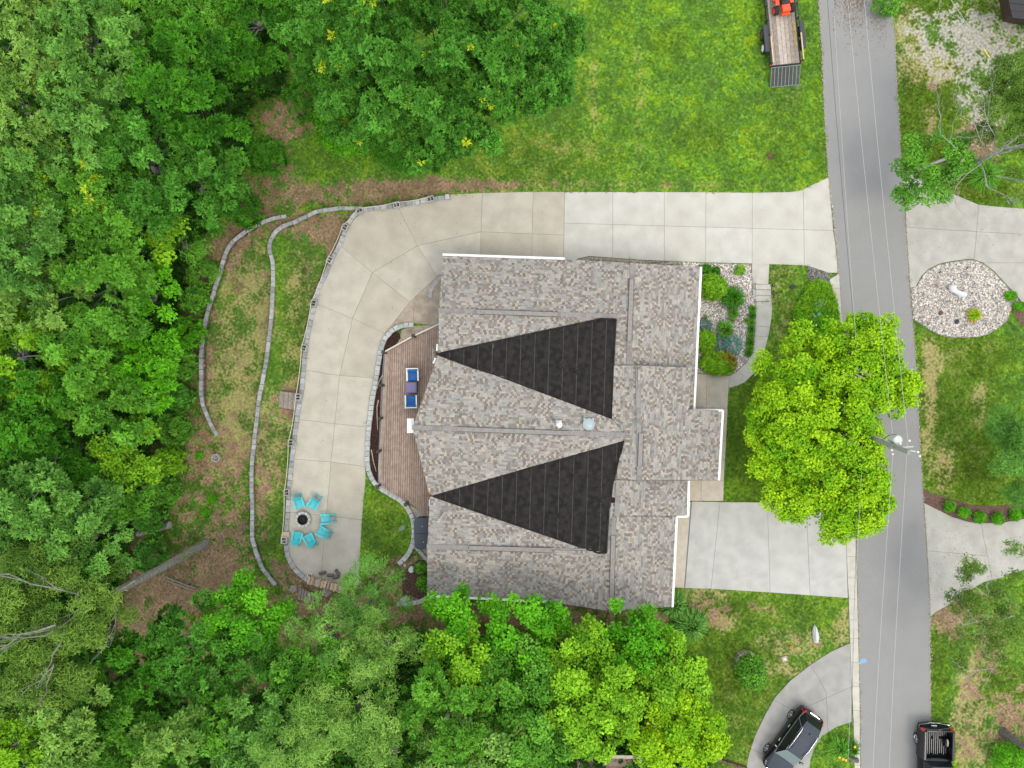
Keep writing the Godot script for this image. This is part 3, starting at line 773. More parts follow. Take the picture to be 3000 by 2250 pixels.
func plate(b: Build, pts: PackedVector3Array, thick: float, n: Vector3, basis: Basis) -> void:
	var flat := PackedVector2Array()
	for p in pts:
		flat.append(Vector2(basis.x.dot(p), basis.y.dot(p)))
	var t := Geometry2D.triangulate_polygon(flat)
	for i in range(0, t.size(), 3):
		var p := pts[t[i]]
		var q := pts[t[i + 1]]
		var r := pts[t[i + 2]]
		if (q - p).cross(r - p).dot(n) < 0:
			var s := q
			q = r
			r = s
		b.tri(p, q, r)
		b.tri(p - n * thick, r - n * thick, q - n * thick)
	for i in pts.size():
		var p := pts[i]
		var q := pts[(i + 1) % pts.size()]
		if Geometry2D.is_polygon_clockwise(flat):
			b.quad(p, q, q - n * thick, p - n * thick)
		else:
			b.quad(q, p, p - n * thick, q - n * thick)

func roof_face(roof: Node, marks: Array, e0: Array, e1: Array, he: float, rp: Array, hr: float, lift := 0.0) -> void:
	var a := P(e0[0], e0[1], he + lift)
	var d := P(e1[0], e1[1], he + lift)
	var r := P(rp[0], rp[1], hr + lift)
	var u := (d - a).normalized()
	var n := u.cross(r - a).normalized()
	if n.y < 0: n = -n
	var v := n.cross(u).normalized()
	if v.y < 0:
		u = -u
		v = -v
	var bs := Basis(u, v, n)
	var pts := PackedVector3Array()
	var flat := PackedVector2Array()
	for i in range(0, marks.size(), 2):
		var p := on_plane(marks[i], marks[i + 1], a, n)
		pts.append(p)
		flat.append(Vector2(u.dot(p - a), v.dot(p - a)))
	var b := Build.new()
	plate(b, pts, 0.14, n, bs)
	part("roof_deck", b, M.underlay, roof)
	if Geometry2D.is_polygon_clockwise(flat): flat.reverse()
	var lo := Vector2(1e9, 1e9)
	var hi := -lo
	for p in flat:
		lo = lo.min(p)
		hi = hi.max(p)
	var row := 0
	var y := lo.y
	while y < hi.y:
		var x := lo.x - R.randf() * 0.3
		var tooth := 0
		while x < hi.x:
			var style := grain_map.get_noise_2d((x + a.x) * 0.9, floorf(row / 2.0) * 0.55 + a.z * 3.0)
			var wi := 2 + R.randi() % 2
			var tn := 0
			if style > 0.02:      # the toothed courses: dark gaps between tan and grey teeth
				tooth += 1
				wi = 1 if tooth % 2 else R.randi() % 2
				tn = [2, 3, 7, 2][R.randi() % 4] if tooth % 2 else [4, 6, 0, 4, 8][R.randi() % 5]
			else:
				tn = [0, 1, 5, 0, 8, 1, 6][R.randi() % 7]
				if R.randf() < 0.12: tn = 2
			var w: float = TAB_W[wi]
			var rect := PackedVector2Array([Vector2(x, y), Vector2(x + w - 0.004, y), Vector2(x + w - 0.004, y + ROW), Vector2(x, y + ROW)])
			var inside := 0
			for q in rect:
				if Geometry2D.is_point_in_polygon(q, flat): inside += 1
			if inside == 4:
				tabs.append([bs, a, x, y, wi, tn, null])
			else:
				for pc in Geometry2D.intersect_polygons(flat, rect):
					if not Geometry2D.is_polygon_clockwise(pc):
						tabs.append([bs, a, x, y, wi, tn, pc])
			x += w
		y += ROW
		row += 1

const TONES := [[0.246, 0.232, 0.211], [0.272, 0.258, 0.234], [0.180, 0.159, 0.142], [0.156, 0.133, 0.119], [0.330, 0.279, 0.220], [0.244, 0.241, 0.228], [0.305, 0.276, 0.236], [0.145, 0.123, 0.111], [0.214, 0.199, 0.180]]

func tab_mesh(w: float) -> Build:
	var b := Build.new()
	tab_shape(b, Transform3D(), w)
	return b

func tab_shape(b: Build, t: Transform3D, w: float) -> void:   # x along the course, y up the slope, z off the roof: thick at its lower edge
	var k := w - 0.006
	var p := [t * Vector3(0.003, 0, 0.0), t * Vector3(k, 0, 0.0), t * Vector3(0.003, 0, 0.013), t * Vector3(k, 0, 0.013), t * Vector3(0.003, ROW + 0.004, 0.003), t * Vector3(k, ROW + 0.004, 0.003)]
	b.quad(p[2], p[3], p[5], p[4])
	b.quad(p[0], p[1], p[3], p[2])
	b.tri(p[0], p[2], p[4])
	b.tri(p[1], p[5], p[3])

func lay_shingles(roof: Node) -> void:
	var rank := []
	for i in tabs.size():
		var t = tabs[i]
		if t[6] == null:
			var c: Vector3 = t[1] + t[0] * Vector3(t[2], t[3], 0)
			rank.append([c.x * c.x + c.z * c.z + (0.0 if t[4] > 1 else 3.0), i])
	rank.sort()
	var single := {}
	for k in mini(300, rank.size()): single[rank[k][1]] = true
	var meshes := []
	for w in TAB_W: meshes.append(tab_mesh(w).mesh())
	var mats := []
	for c in TONES: mats.append(plain(c[0], c[1], c[2], 0.95))
	var rest := Build.new()
	for i in tabs.size():
		var t = tabs[i]
		var bs: Basis = t[0]
		var lifted := R.randf_range(0.001, 0.006)
		if single.has(i):
			put("shingle", meshes[t[4]], mats[t[5]], roof, Transform3D(bs, t[1] + bs * Vector3(t[2], t[3], lifted)))
			continue
		var c: Array = TONES[t[5]]
		var f := R.randf_range(0.88, 1.12)
		rest.col = Color(c[0] * f, c[1] * f, c[2] * f)
		if t[6] == null:
			if (t[5] in [0, 1, 5, 8]) and R.randf() < 0.4:   # shade under a raised shingle edge, painted as a dark strip
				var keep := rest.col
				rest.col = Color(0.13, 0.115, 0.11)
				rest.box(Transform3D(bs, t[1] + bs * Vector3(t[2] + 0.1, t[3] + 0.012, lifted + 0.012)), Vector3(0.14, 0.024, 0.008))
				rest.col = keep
			tab_shape(rest, Transform3D(bs, t[1] + bs * Vector3(t[2], t[3], lifted)), TAB_W[t[4]])
		else:
			var pts := PackedVector3Array()
			for q in t[6]:
				pts.append(t[1] + bs * Vector3(q.x, q.y, lifted + 0.008))
			plate(rest, pts, 0.008, bs.z, bs)
	var o := part("shingle_field", rest, M.shingle_mix, roof)
	o.set_meta("kind", "stuff")

func flat_box(b: Build, x0: float, y0: float, x1: float, y1: float, h0: float, h1: float, width: float, tall: float) -> void:
	b.bar(P(x0, y0, h0), P(x1, y1, h1), width, tall)

func ridge_caps(roof: Node, q: Array) -> void:   # x0 y0 h0 x1 y1 h1
	var a := P(q[0], q[1], q[2])
	var d := P(q[3], q[4], q[5])
	var k := roundi(a.distance_to(d) / 0.3)
	for i in k:
		var b := Build.new()
		var p := a.lerp(d, float(i) / k)
		var e := a.lerp(d, float(i + 1) / k)
		b.bar(p, e + (e - p).normalized() * 0.02 + Vector3(0, 0.01, 0), 0.27, 0.025)
		part("ridge_cap", b, M.cap[R.randi() % 3], roof)

func build_house() -> void:
	grain_map.seed = 8
	grain_map.frequency = 1.25
	grain_map.fractal_octaves = 2
	var h := thing("house", "house with a mottled brown and grey shingle roof and two black triangular flat roofs", "house")
	var wall := Build.new()
	wall.prism(poly([1320, 775, 1660, 782, 2030, 800, 2015, 1210, 2090, 1215, 2082, 1392, 1995, 1395, 1992, 1500, 1958, 1505, 1950, 1755, 1620, 1745, 1275, 1725, 1290, 1455, 1245, 1252, 1310, 1037], 1.5), -0.3, 2.95)
	part("wall", wall, M.siding, h)
	for q in [[1956, 1545, 1955, 1735], [2088, 1260, 2087, 1300]]:
		var b := Build.new()
		flat_box(b, q[0], q[1], q[2], q[3], 1.2, 1.2, 0.06, 2.2)
		part("garage_door" if q[1] > 1500 else "front_door", b, M.white, h)
	var roof := Node3D.new()
	roof.name = "roof"
	h.add_child(roof)
	# the west gables
	roof_face(roof, [1298, 746, 1653, 758, 1806, 926, 1286, 909], [1298, 746], [1653, 758], 3.0, [1286, 909], 4.0)
	roof_face(roof, [1286, 909, 1806, 926, 1803, 937, 1760, 936, 1284, 1037], [1286, 1037], [1806, 1052], 3.2, [1286, 909], 4.0)
	roof_face(roof, [1284, 1038, 1794, 1229, 1828, 1274, 1209, 1252], [1209, 1030], [1828, 1050], 3.15, [1209, 1252], 4.45)
	roof_face(roof, [1209, 1252, 1828, 1274, 1826, 1291, 1276, 1453, 1257, 1446], [1209, 1452], [1828, 1474], 3.27, [1209, 1252], 4.45)
	roof_face(roof, [1260, 1456, 1276, 1455, 1756, 1618, 1252, 1601], [1252, 1452], [1776, 1468], 3.28, [1252, 1601], 4.2)
	roof_face(roof, [1252, 1601, 1776, 1616, 1602, 1762, 1252, 1743], [1252, 1743], [1602, 1760], 3.3, [1252, 1601], 4.2)
	# the long roof along the lane: north, entry, south
	roof_face(roof, [1653, 760, 1853, 771, 1842, 1071, 1800, 1071, 1803, 936, 1806, 926], [1653, 760], [1640, 1060], 3.0, [1853, 771], 4.25)
	roof_face(roof, [1853, 771, 2052, 782, 2032, 1197, 2010, 1197, 2010, 1075, 1842, 1071], [2052, 782], [2038, 1077], 3.0, [1853, 771], 4.25)
	roof_face(roof, [1868, 1071, 2026, 1077, 2018, 1202, 2116, 1202, 2104, 1406, 1873, 1406], [2116, 1202], [2104, 1406], 3.0, [1871, 1240], 4.5, 0.1)
	roof_face(roof, [1868, 1071, 1873, 1406, 1801, 1406, 1818, 1331, 1827, 1291, 1829, 1274, 1793, 1229, 1799, 1071], [1633, 1075], [1638, 1406], 3.0, [1871, 1240], 4.5, 0.1)
	roof_face(roof, [1812, 1407, 2016, 1407, 2014, 1511, 1806, 1511], [2016, 1407], [2010, 1511], 3.2, [1809, 1460], 4.35, 0.04)
	roof_face(roof, [1806, 1512, 1981, 1512, 1968.5, 1776, 1792, 1791], [1981, 1512], [1968.5, 1776], 3.2, [1796, 1560], 4.33)
	roof_face(roof, [1812, 1406, 1806, 1511, 1796, 1560, 1792, 1791, 1602, 1762, 1776, 1616, 1779, 1620, 1786, 1485, 1793, 1430, 1801, 1406], [1615, 1560], [1602, 1762], 3.2, [1796, 1560], 4.33)
	lay_shingles(roof)
	for q in [[1284, 909, 4.01, 1806, 926, 4.01], [1207, 1252, 4.47, 1830, 1274, 4.46], [1250, 1601, 4.21, 1776, 1616, 4.21], [1853, 770, 4.26, 1842, 1071, 4.26], [1869, 1072, 4.62, 1873, 1406, 4.62], [1812, 1407, 4.4, 1806, 1511, 4.4], [1798, 1513, 4.34, 1792, 1791, 4.34]]:
		ridge_caps(roof, q)
	for q in [[1396, 913, 4.06, 1634, 921, 4.06], [1339, 1257, 4.52, 1663, 1269, 4.51], [1851, 817, 4.31, 1844, 1000, 4.31], [1878, 1270, 4.67, 1875, 1367, 4.67], [1375, 1605, 4.26, 1614, 1612, 4.26], [1797, 1569, 4.39, 1792, 1750, 4.39]]:
		var b := Build.new()
		b.bar(P(q[0], q[1], q[2]), P(q[3], q[4], q[5]), 0.30, 0.05)
		var o := part("ridge_vent", b, M.black, roof)
		var t := Build.new()
		var a := P(q[0], q[1], q[2] + 0.045)
		var d := P(q[3], q[4], q[5] + 0.045)
		var k := roundi(a.distance_to(d) / 0.32)
		for i in k:
			t.col = Color.WHITE
			t.bar(a.lerp(d, float(i) / k), a.lerp(d, float(i + 1) / k), 0.25, 0.03 + 0.006 * (i % 2))
		part("vent_cap", t, M.cap[1], roof)
	# black membrane roofs between the gables, laid in strips
	for q in [[[1278, 1037, 1762, 934, 1804, 936, 1797, 1071, 1794, 1231], 3.2, 4.06, [1284, 1037], [1803, 937], [1794, 1229], "upper"], [[1268, 1454, 1827, 1290, 1818, 1331, 1811, 1331, 1804, 1390, 1799, 1392, 1793, 1430, 1786, 1485, 1784, 1487, 1776, 1620, 1752, 1620], 3.28, 4.3, [1275, 1453], [1826, 1291], [1774, 1619], "lower"]]:
		var p0 := P(q[3][0], q[3][1], q[1] + 0.02)
		var p1 := P(q[4][0], q[4][1], q[2] + 0.02)
		var p2 := P(q[5][0], q[5][1], q[2] + 0.0)
		var n := (p1 - p0).cross(p2 - p0).normalized()
		if n.y < 0: n = -n
		var mem := Node3D.new()
		mem.name = "membrane_roof"
		h.add_child(mem, true)
		var out := PackedVector2Array()
		for i in range(0, q[0].size(), 2): out.append(Vector2(q[0][i], q[0][i + 1]))
		var x := 1270.0
		var k := 0
		while x < 1830.0:
			var wd := 41.5
			var strip := PackedVector2Array([Vector2(x + 12, 850), Vector2(x + wd + 12, 850), Vector2(x + wd - 14, 1700), Vector2(x - 14, 1700)])
			for pc in Geometry2D.intersect_polygons(out, strip):
				var b := Build.new()
				var pts := PackedVector3Array()
				for v in pc: pts.append(on_plane(v.x, v.y, p0 + n * 0.006 * (k % 2), n))
				plate(b, pts, 0.05, n, Basis(Vector3.RIGHT, Vector3(0, 0, 1), Vector3.UP))
				part("membrane_strip", b, M.membrane, mem)
			var sp := PackedVector2Array([Vector2(x + 11, 850), Vector2(x + 12.6, 850), Vector2(x - 13.4, 1700), Vector2(x - 15, 1700)])
			for pc in Geometry2D.intersect_polygons(out, sp):
				var b := Build.new()
				var pts := PackedVector3Array()
				for v in pc: pts.append(on_plane(v.x, v.y, p0 + n * 0.014, n))
				plate(b, pts, 0.01, n, Basis(Vector3.RIGHT, Vector3(0, 0, 1), Vector3.UP))
				part("membrane_seam", b, M.seam, mem)
			x += wd
			k += 1
		var rim := Build.new()     # the turned-up edges
		for i in out.size():
			var e := out[i]
			var g := out[(i + 1) % out.size()]
			rim.bar(on_plane(e.x, e.y, p0 + n * 0.02, n), on_plane(g.x, g.y, p0 + n * 0.02, n), 0.10, 0.035)
		part("membrane_edge", rim, M.membrane, mem)
		var dr: Array = [1683, 1090] if q[6] == "upper" else [1673, 1393]
		var vp := Build.new()
		var c := on_plane(dr[0], dr[1], p0, n)
		vp.lathe(Transform3D(Basis(), c), PackedVector2Array([Vector2(0.22, 0), Vector2(0.20, 0.03), Vector2(0.07, 0.04), Vector2(0.06, 0.22), Vector2(0.04, 0.22), Vector2(0.04, 0.1), Vector2(0, 0.1)]), 14)
		part("pipe_boot", vp, M.membrane, mem)
		# patches of sealed membrane and bits of sealant along the edges
		for kq in ([[1660, 1068, 1.0, 0.45], [1445, 1014, 0.1, 0.25], [1470, 1103, 0.28, 0.08]] if q[6] == "upper" else [[1780, 1465, 0.9, 0.32], [1620, 1510, 0.75, 0.35], [1328, 1431, 0.2, 0.1], [1533, 1371, 0.25, 0.08]]):
			var sb := Build.new()
			var sc := on_plane(kq[0], kq[1], p0 + n * 0.016, n)
			sb.box(Transform3D(Basis(n.cross(Vector3(0, 0, 1)).normalized(), n, n.cross(Vector3(0, 0, 1)).normalized().cross(n)), sc), Vector3(kq[2], 0.014, kq[3]))
			part("membrane_patch", sb, M.membrane if kq[2] > 0.5 else M.seam, mem)
	# gutters and trim
	for q in [[1297, 746, 1654, 758, 2.98, 2.98], [2053.5, 782, 2033.5, 1198, 2.98, 2.98], [2018, 1202, 2117, 1202.5, 3.12, 3.12], [2117.5, 1202, 2105.5, 1407, 3.08, 3.08], [2017.5, 1408, 2015.5, 1511, 3.22, 3.22], [1982, 1513, 2016, 1512, 3.2, 3.2], [1982.5, 1513, 1970, 1778, 3.18, 3.18], [1251, 1744.5, 1603, 1763, 3.28, 3.28]]:
		var b := Build.new()
		var a := P(q[0], q[1], q[4])
		var d := P(q[2], q[3], q[5])
		b.bar(a, d, 0.13, 0.12)
		b.bar(a - Vector3(0, 0.14, 0), d - Vector3(0, 0.14, 0), 0.09, 0.16)
		part("gutter", b, M.white, h)
	var dg := Build.new()
	dg.bar(P(2021, 1084, 3.14), P(2016.5, 1228, 3.14), 0.07, 0.09)
	part("gutter", dg, plain(0.14, 0.15, 0.17, 0.5), h)
	for q in [[1281.5, 1008, 1280.5, 1028, 3.05], [1276.5, 1049, 1270, 1065, 3.05], [1254, 1422, 1258, 1436, 3.1], [1259.5, 1463, 1259, 1482, 3.1]]:
		var b := Build.new()
		b.bar(P(q[0], q[1], q[4]), P(q[2], q[3], q[4]), 0.11, 0.14)
		part("gutter", b, M.white, h)
	for q in [[1275, 1035.5, 3.0], [1255, 1450, 3.05]]:
		var c := P(q[0], q[1], q[2])
		var b := Build.new()
		b.at(c.x, c.y, c.z, 0.2, 0.12, 0.26, 0.2)
		b.at(c.x + 0.1, c.y + 0.06, c.z, 0.22, 0.05, 0.12)
		part("roof_scupper", b, M.rust, h)
		var l := Build.new()
		l.bar(c - Vector3(0.05, 0.1, 0), Vector3(c.x - 0.05, 0.4, c.z), 0.1, 0.08)
		part("downspout", l, M.white, h)
	var pr := Build.new()      # white boxed end of the ridge beam under the middle gable
	var pc := P(1203.5, 1247, 3.6)
	pr.at(pc.x, pc.y, pc.z, 0.42, 0.25, 0.86)
	part("ridge_beam", pr, M.white, h)
	# vents
	var fl := Build.new()
	var fc := P(1637, 1243, 4.38)
	fl.at(fc.x, fc.y, fc.z - 0.06, 0.36, 0.03, 0.34)
	fl.lathe(Transform3D(Basis(), fc), PackedVector2Array([Vector2(0.1, 0), Vector2(0.1, 0.55)]), 14)
	var fp := part("flue", fl, M.galvanised, h)
	var ft := Build.new()
	ft.lathe(Transform3D(Basis(), fc + Vector3(0, 0.6, 0)), PackedVector2Array([Vector2(0.17, 0), Vector2(0.17, 0.1), Vector2(0.12, 0.17), Vector2(0, 0.18)]), 16)
	part("flue_cap", ft, M.white, fp)
	var rv := Build.new()
	var rc := P(1724.5, 1243, 4.42)
	rv.lathe(Transform3D(Basis(), rc), PackedVector2Array([Vector2(0.36, -0.1), Vector2(0.36, 0.05), Vector2(0.355, 0.09), Vector2(0.30, 0.115), Vector2(0.27, 0.10), Vector2(0.2, 0.13), Vector2(0, 0.155)]), 26)
	rv.at(rc.x - 0.26, rc.y + 0.03, rc.z - 0.3, 0.1, 0.1, 0.12)
	rv.at(rc.x + 0.26, rc.y + 0.03, rc.z - 0.3, 0.1, 0.1, 0.12)
	part("round_vent", rv, plain(0.27, 0.32, 0.34, 0.45, 0.1), h)
	# glass pane and dark sill of the corner window under the upper valley
	var gp := Build.new()
	var gc := P(1269, 1037, 1.9)
	gp.at(gc.x, gc.y, gc.z, 0.12, 0.06, 0.62)
	part("awning", gp, plain(0.22, 0.29, 0.27, 0.3), h)

func build_deck() -> void:
	var d := thing("deck", "brown board deck along the back of the house with charcoal posts", "deck")
	var H := 0.45
	var out := poly([1128, 1033, 1283, 957, 1420, 960, 1420, 1540, 1257, 1517, 1198, 1473, 1119, 1428, 1113, 1421, 1108, 1370, 1118.5, 1225], H)
	paved.append(out)
	var edge := poly([1000, 1033.5, 1129, 1033.5, 1138, 1040, 1130, 1225, 1119, 1370, 1124, 1421, 1126, 1445, 1000, 1445], H)
	var inner := Geometry2D.clip_polygons(out, Geometry2D.offset_polygon(edge, 0.01)[0])
	var band := Geometry2D.intersect_polygons(out, edge)
	for q in band:
		var b := Build.new()
		b.prism(q, H - 0.04, H + 0.004)
		part("edge_board", b, M.deck_edge, d)
	var fr := Build.new()
	fr.prism(Geometry2D.offset_polygon(out, -0.03)[0], 0.0, H - 0.05)
	part("deck_frame", fr, M.deck_dark, d)
	var x := P(1095, 1200, H).x
	var lean := 0.045
	while x < P(1420, 1200, H).x:
		var z0 := P(0, 930, H).z
		var z1 := P(0, 1560, H).z
		var strip := PackedVector2Array([Vector2(x + lean * 3, z0), Vector2(x + 0.118 + lean * 3, z0), Vector2(x + 0.118 - lean * 3, z1), Vector2(x - lean * 3, z1)])
		for base in inner:
			for q in Geometry2D.intersect_polygons(base, strip):
				var b := Build.new()
				b.prism(q, H - 0.03, H + R.randf_range(-0.001, 0.003))
				part("board", b, M.deck[R.randi() % 3], d)
		x += 0.14
	var posts := [[1217, 987], [1131, 1034], [1124, 1129], [1120, 1224], [1116, 1319], [1114, 1420], [1195, 1471]]
	var tops := []
	for q in posts:
		var c := P(q[0], q[1], H)
		var b := Build.new()
		b.at(c.x, H + 0.5, c.z, 0.13, 1.0, 0.13)
		part("post", b, M.brown_post, d)
		var cp := Build.new()
		cp.chamfered(Transform3D(Basis(), Vector3(c.x, H + 1.04, c.z)), Vector3(0.21, 0.12, 0.21), 0.03)
		part("post_cap", cp, M.charcoal, d)
		tops.append(Vector3(c.x, H + 0.92, c.z))
	for e in [[tops[0], tops[1]], [Vector3(P(1290, 953, H).x, H + 0.92, P(1290, 953, H).z), tops[0]]]:
		var b := Build.new()
		b.bar(e[0], e[1], 0.09, 0.06)
		part("rail", b, M.cream, d)
	for i in range(1, 6):
		var b := Build.new()
		for k in 6:
			var dz := Vector3(0, -0.12 - 0.13 * k, 0)
			b.tube(PackedVector3Array([tops[i] + dz, tops[i + 1] + dz]), PackedFloat32Array([0.005, 0.005]), 4)
		part("cable", b, M.steel, d)
	# hot tub
	var hp := P(1256, 1562, 0.85)
	var t := thing("hot_tub", "hot tub under a dark slate blue folding cover beside the house", "hot tub", Vector3(hp.x, 0, hp.z), 0.03)
	var bx := Build.new()
	bx.prism(rounded(1.75, 1.9, 0.25), 0.0, 0.8)
	part("tub", bx, M.brown_post, t)
	for s in [-1, 1]:
		var b := Build.new()
		var pl := Geometry2D.intersect_polygons(rounded(1.85, 2.0, 0.25), PackedVector2Array([Vector2(-2, 0.012 * s), Vector2(2, 0.012 * s), Vector2(2, 2 * s), Vector2(-2, 2 * s)]))[0]
		b.prism(pl, 0.8, 0.9)
		part("cover", b, M.spa, t)
	for q in [[-0.4, -0.45], [-0.35, 0.55]]:
		var b := Build.new()
		b.at(q[0], 0.91, q[1], 0.04, 0.02, 0.04)
		part("strap_buckle", b, M.white, t)
	# sticks of driftwood on the mulch
	var sticks := [[[1122, 1098, 1114, 1112, 1108, 1124, 1105.5, 1138], "curved driftwood stick on the dark mulch, farthest from the hot tub"], [[1109, 1172, 1104.5, 1192, 1105, 1220, 1106, 1245, 1107, 1260], "long bowed driftwood stick at the middle of the dark mulch bed"], [[1088, 1317, 1091, 1335, 1094, 1352, 1099, 1368, 1102, 1381], "forked driftwood stick on the dark mulch, nearest the hot tub"]]
	for q in sticks:
		var b := Build.new()
		var p := path3(q[0], 0.08)
		var rad := PackedFloat32Array()
		for i in p.size():
			rad.append(0.042 - 0.006 * i)
			p[i].y += R.randf_range(0, 0.04)
		b.tube(p, rad, 6)
		tag(part("driftwood_stick", b, M.driftwood, self), q[1], "stick", "driftwood sticks in the mulch bed")
	# two armchairs and a covered table
	var c1 := P(1212, 1098, H)
	var ch := thing("patio_armchair", "white framed patio armchair with blue cushions, on the deck nearer the driveway bend", "armchair", Vector3(c1.x, H, c1.z), 0.03, "patio armchairs on the deck")
	patio_chair(ch)
	var c2 := P(1207.5, 1176, H)
	var cb: Node3D = ch.duplicate()
	cb.name = "patio_armchair"
	add_child(cb, true)
	cb.position = Vector3(c2.x, H, c2.z)
	cb.rotation.y = PI + 0.02
	tag(cb, "white framed patio armchair with blue cushions, on the hot tub side of the purple table", "armchair", "patio armchairs on the deck")
	var c3 := P(1208.5, 1135, H)
	var tb := thing("patio_table", "square patio table under a purple fabric cover, between the two armchairs", "table", Vector3(c3.x, H, c3.z), 0.02)
	var b := Build.new()
	b.chamfered(Transform3D(Basis(), Vector3(0, 0.28, 0)), Vector3(0.68, 0.56, 0.68), 0.05)
	for i in 8:
		b.bar(Vector3(-0.35, 0.3, -0.3 + 0.085 * i), Vector3(-0.36, 0.02, -0.3 + 0.085 * i), 0.03, 0.03)
	part("cover", b, M.purple, tb)
	var lg := Build.new()
	for s in [[-1, -1], [1, -1], [1, 1], [-1, 1]]: lg.at(s[0] * 0.28, 0.02, s[1] * 0.28, 0.05, 0.04, 0.05)
	part("foot", lg, M.charcoal, tb)

func rounded(w: float, d: float, r: float) -> PackedVector2Array:
	var o := PackedVector2Array()
	for c in [[1, 1, 0.0], [-1, 1, PI / 2], [-1, -1, PI], [1, -1, PI * 1.5]]:
		for i in 5:
			var a: float = c[2] + i * PI / 8
			o.append(Vector2(c[0] * (w / 2 - r) + cos(a) * r, c[1] * (d / 2 - r) + sin(a) * r))
	return o

func patio_chair(o: Node3D) -> void:   # faces +z
	for s in [-1, 1]:
		var b := Build.new()
		b.at(s * 0.35, 0.6, 0.02, 0.085, 0.04, 0.76)
		part("armrest", b, M.white, o)
		for z in [-0.34, 0.36]:
			var l := Build.new()
			l.at(s * 0.35, 0.29, z, 0.06, 0.58, 0.06)
			part("leg", l, M.white, o)
	var f := Build.new()
	f.at(0, 0.25, 0.02, 0.64, 0.06, 0.72)
	f.bar(Vector3(-0.39, 0.74, -0.38), Vector3(0.39, 0.74, -0.38), 0.06, 0.08)
	for i in 6: f.at(-0.3 + i * 0.12, 0.5, -0.37, 0.05, 0.46, 0.03)
	part("frame", f, M.white, o)
	var c := Build.new()
	c.chamfered(Transform3D(Basis(), Vector3(0, 0.36, 0.06)), Vector3(0.6, 0.15, 0.64), 0.05)
	part("seat_cushion", c, M.blue, o)
	var k := Build.new()
	k.chamfered(Transform3D(Basis(Vector3.RIGHT, -0.2), Vector3(0, 0.56, -0.26)), Vector3(0.6, 0.42, 0.17), 0.06)
	part("back_cushion", k, M.blue, o)

# ---------------------------------------------------------------- firepit corner
func adirondack(o: Node3D) -> void:   # faces +z
	for i in 5:
		var b := Build.new()
		b.box(Transform3D(Basis(Vector3.RIGHT, -0.16), Vector3(0, 0.37 - 0.021 * i, 0.27 - 0.112 * i)), Vector3(0.52, 0.022, 0.10))
		part("seat_slat", b, M.turquoise, o)
	for i in 5:
		var b := Build.new()
		var u := (i - 2) / 2.0
		var top := 0.98 - 0.11 * u * u
		var a := Vector3(u * 0.19, 0.28, -0.24)
		var e := Vector3(u * 0.27, top, -0.24 - (top - 0.28) * 0.5 + 0.05 * u * u)
		b.bar(a, e, 0.108, 0.022)
		part("back_slat", b, M.turquoise, o)
	for s in [-1, 1]:
		var b := Build.new()
		b.prism(PackedVector2Array([Vector2(s * 0.28, 0.36), Vector2(s * 0.41, 0.34), Vector2(s * 0.40, 0.0), Vector2(s * 0.345, -0.46), Vector2(s * 0.29, -0.46), Vector2(s * 0.28, 0.0)]), 0.53, 0.555)
		part("armrest", b, M.turquoise, o)
		var l := Build.new()
		l.at(s * 0.295, 0.265, 0.27, 0.035, 0.53, 0.1)
		part("front_leg", l, M.turquoise, o)
		var k := Build.new()
		k.bar(Vector3(s * 0.262, 0.34, 0.3), Vector3(s * 0.262, 0.06, -0.78), 0.03, 0.12)
		part("rear_leg", k, M.turquoise, o)
	var r := Build.new()
	r.at(0, 0.13, -0.66, 0.5, 0.05, 0.05)
	r.at(0, 0.52, -0.40, 0.74, 0.05, 0.06)
	part("brace", r, M.turquoise_dark, o)

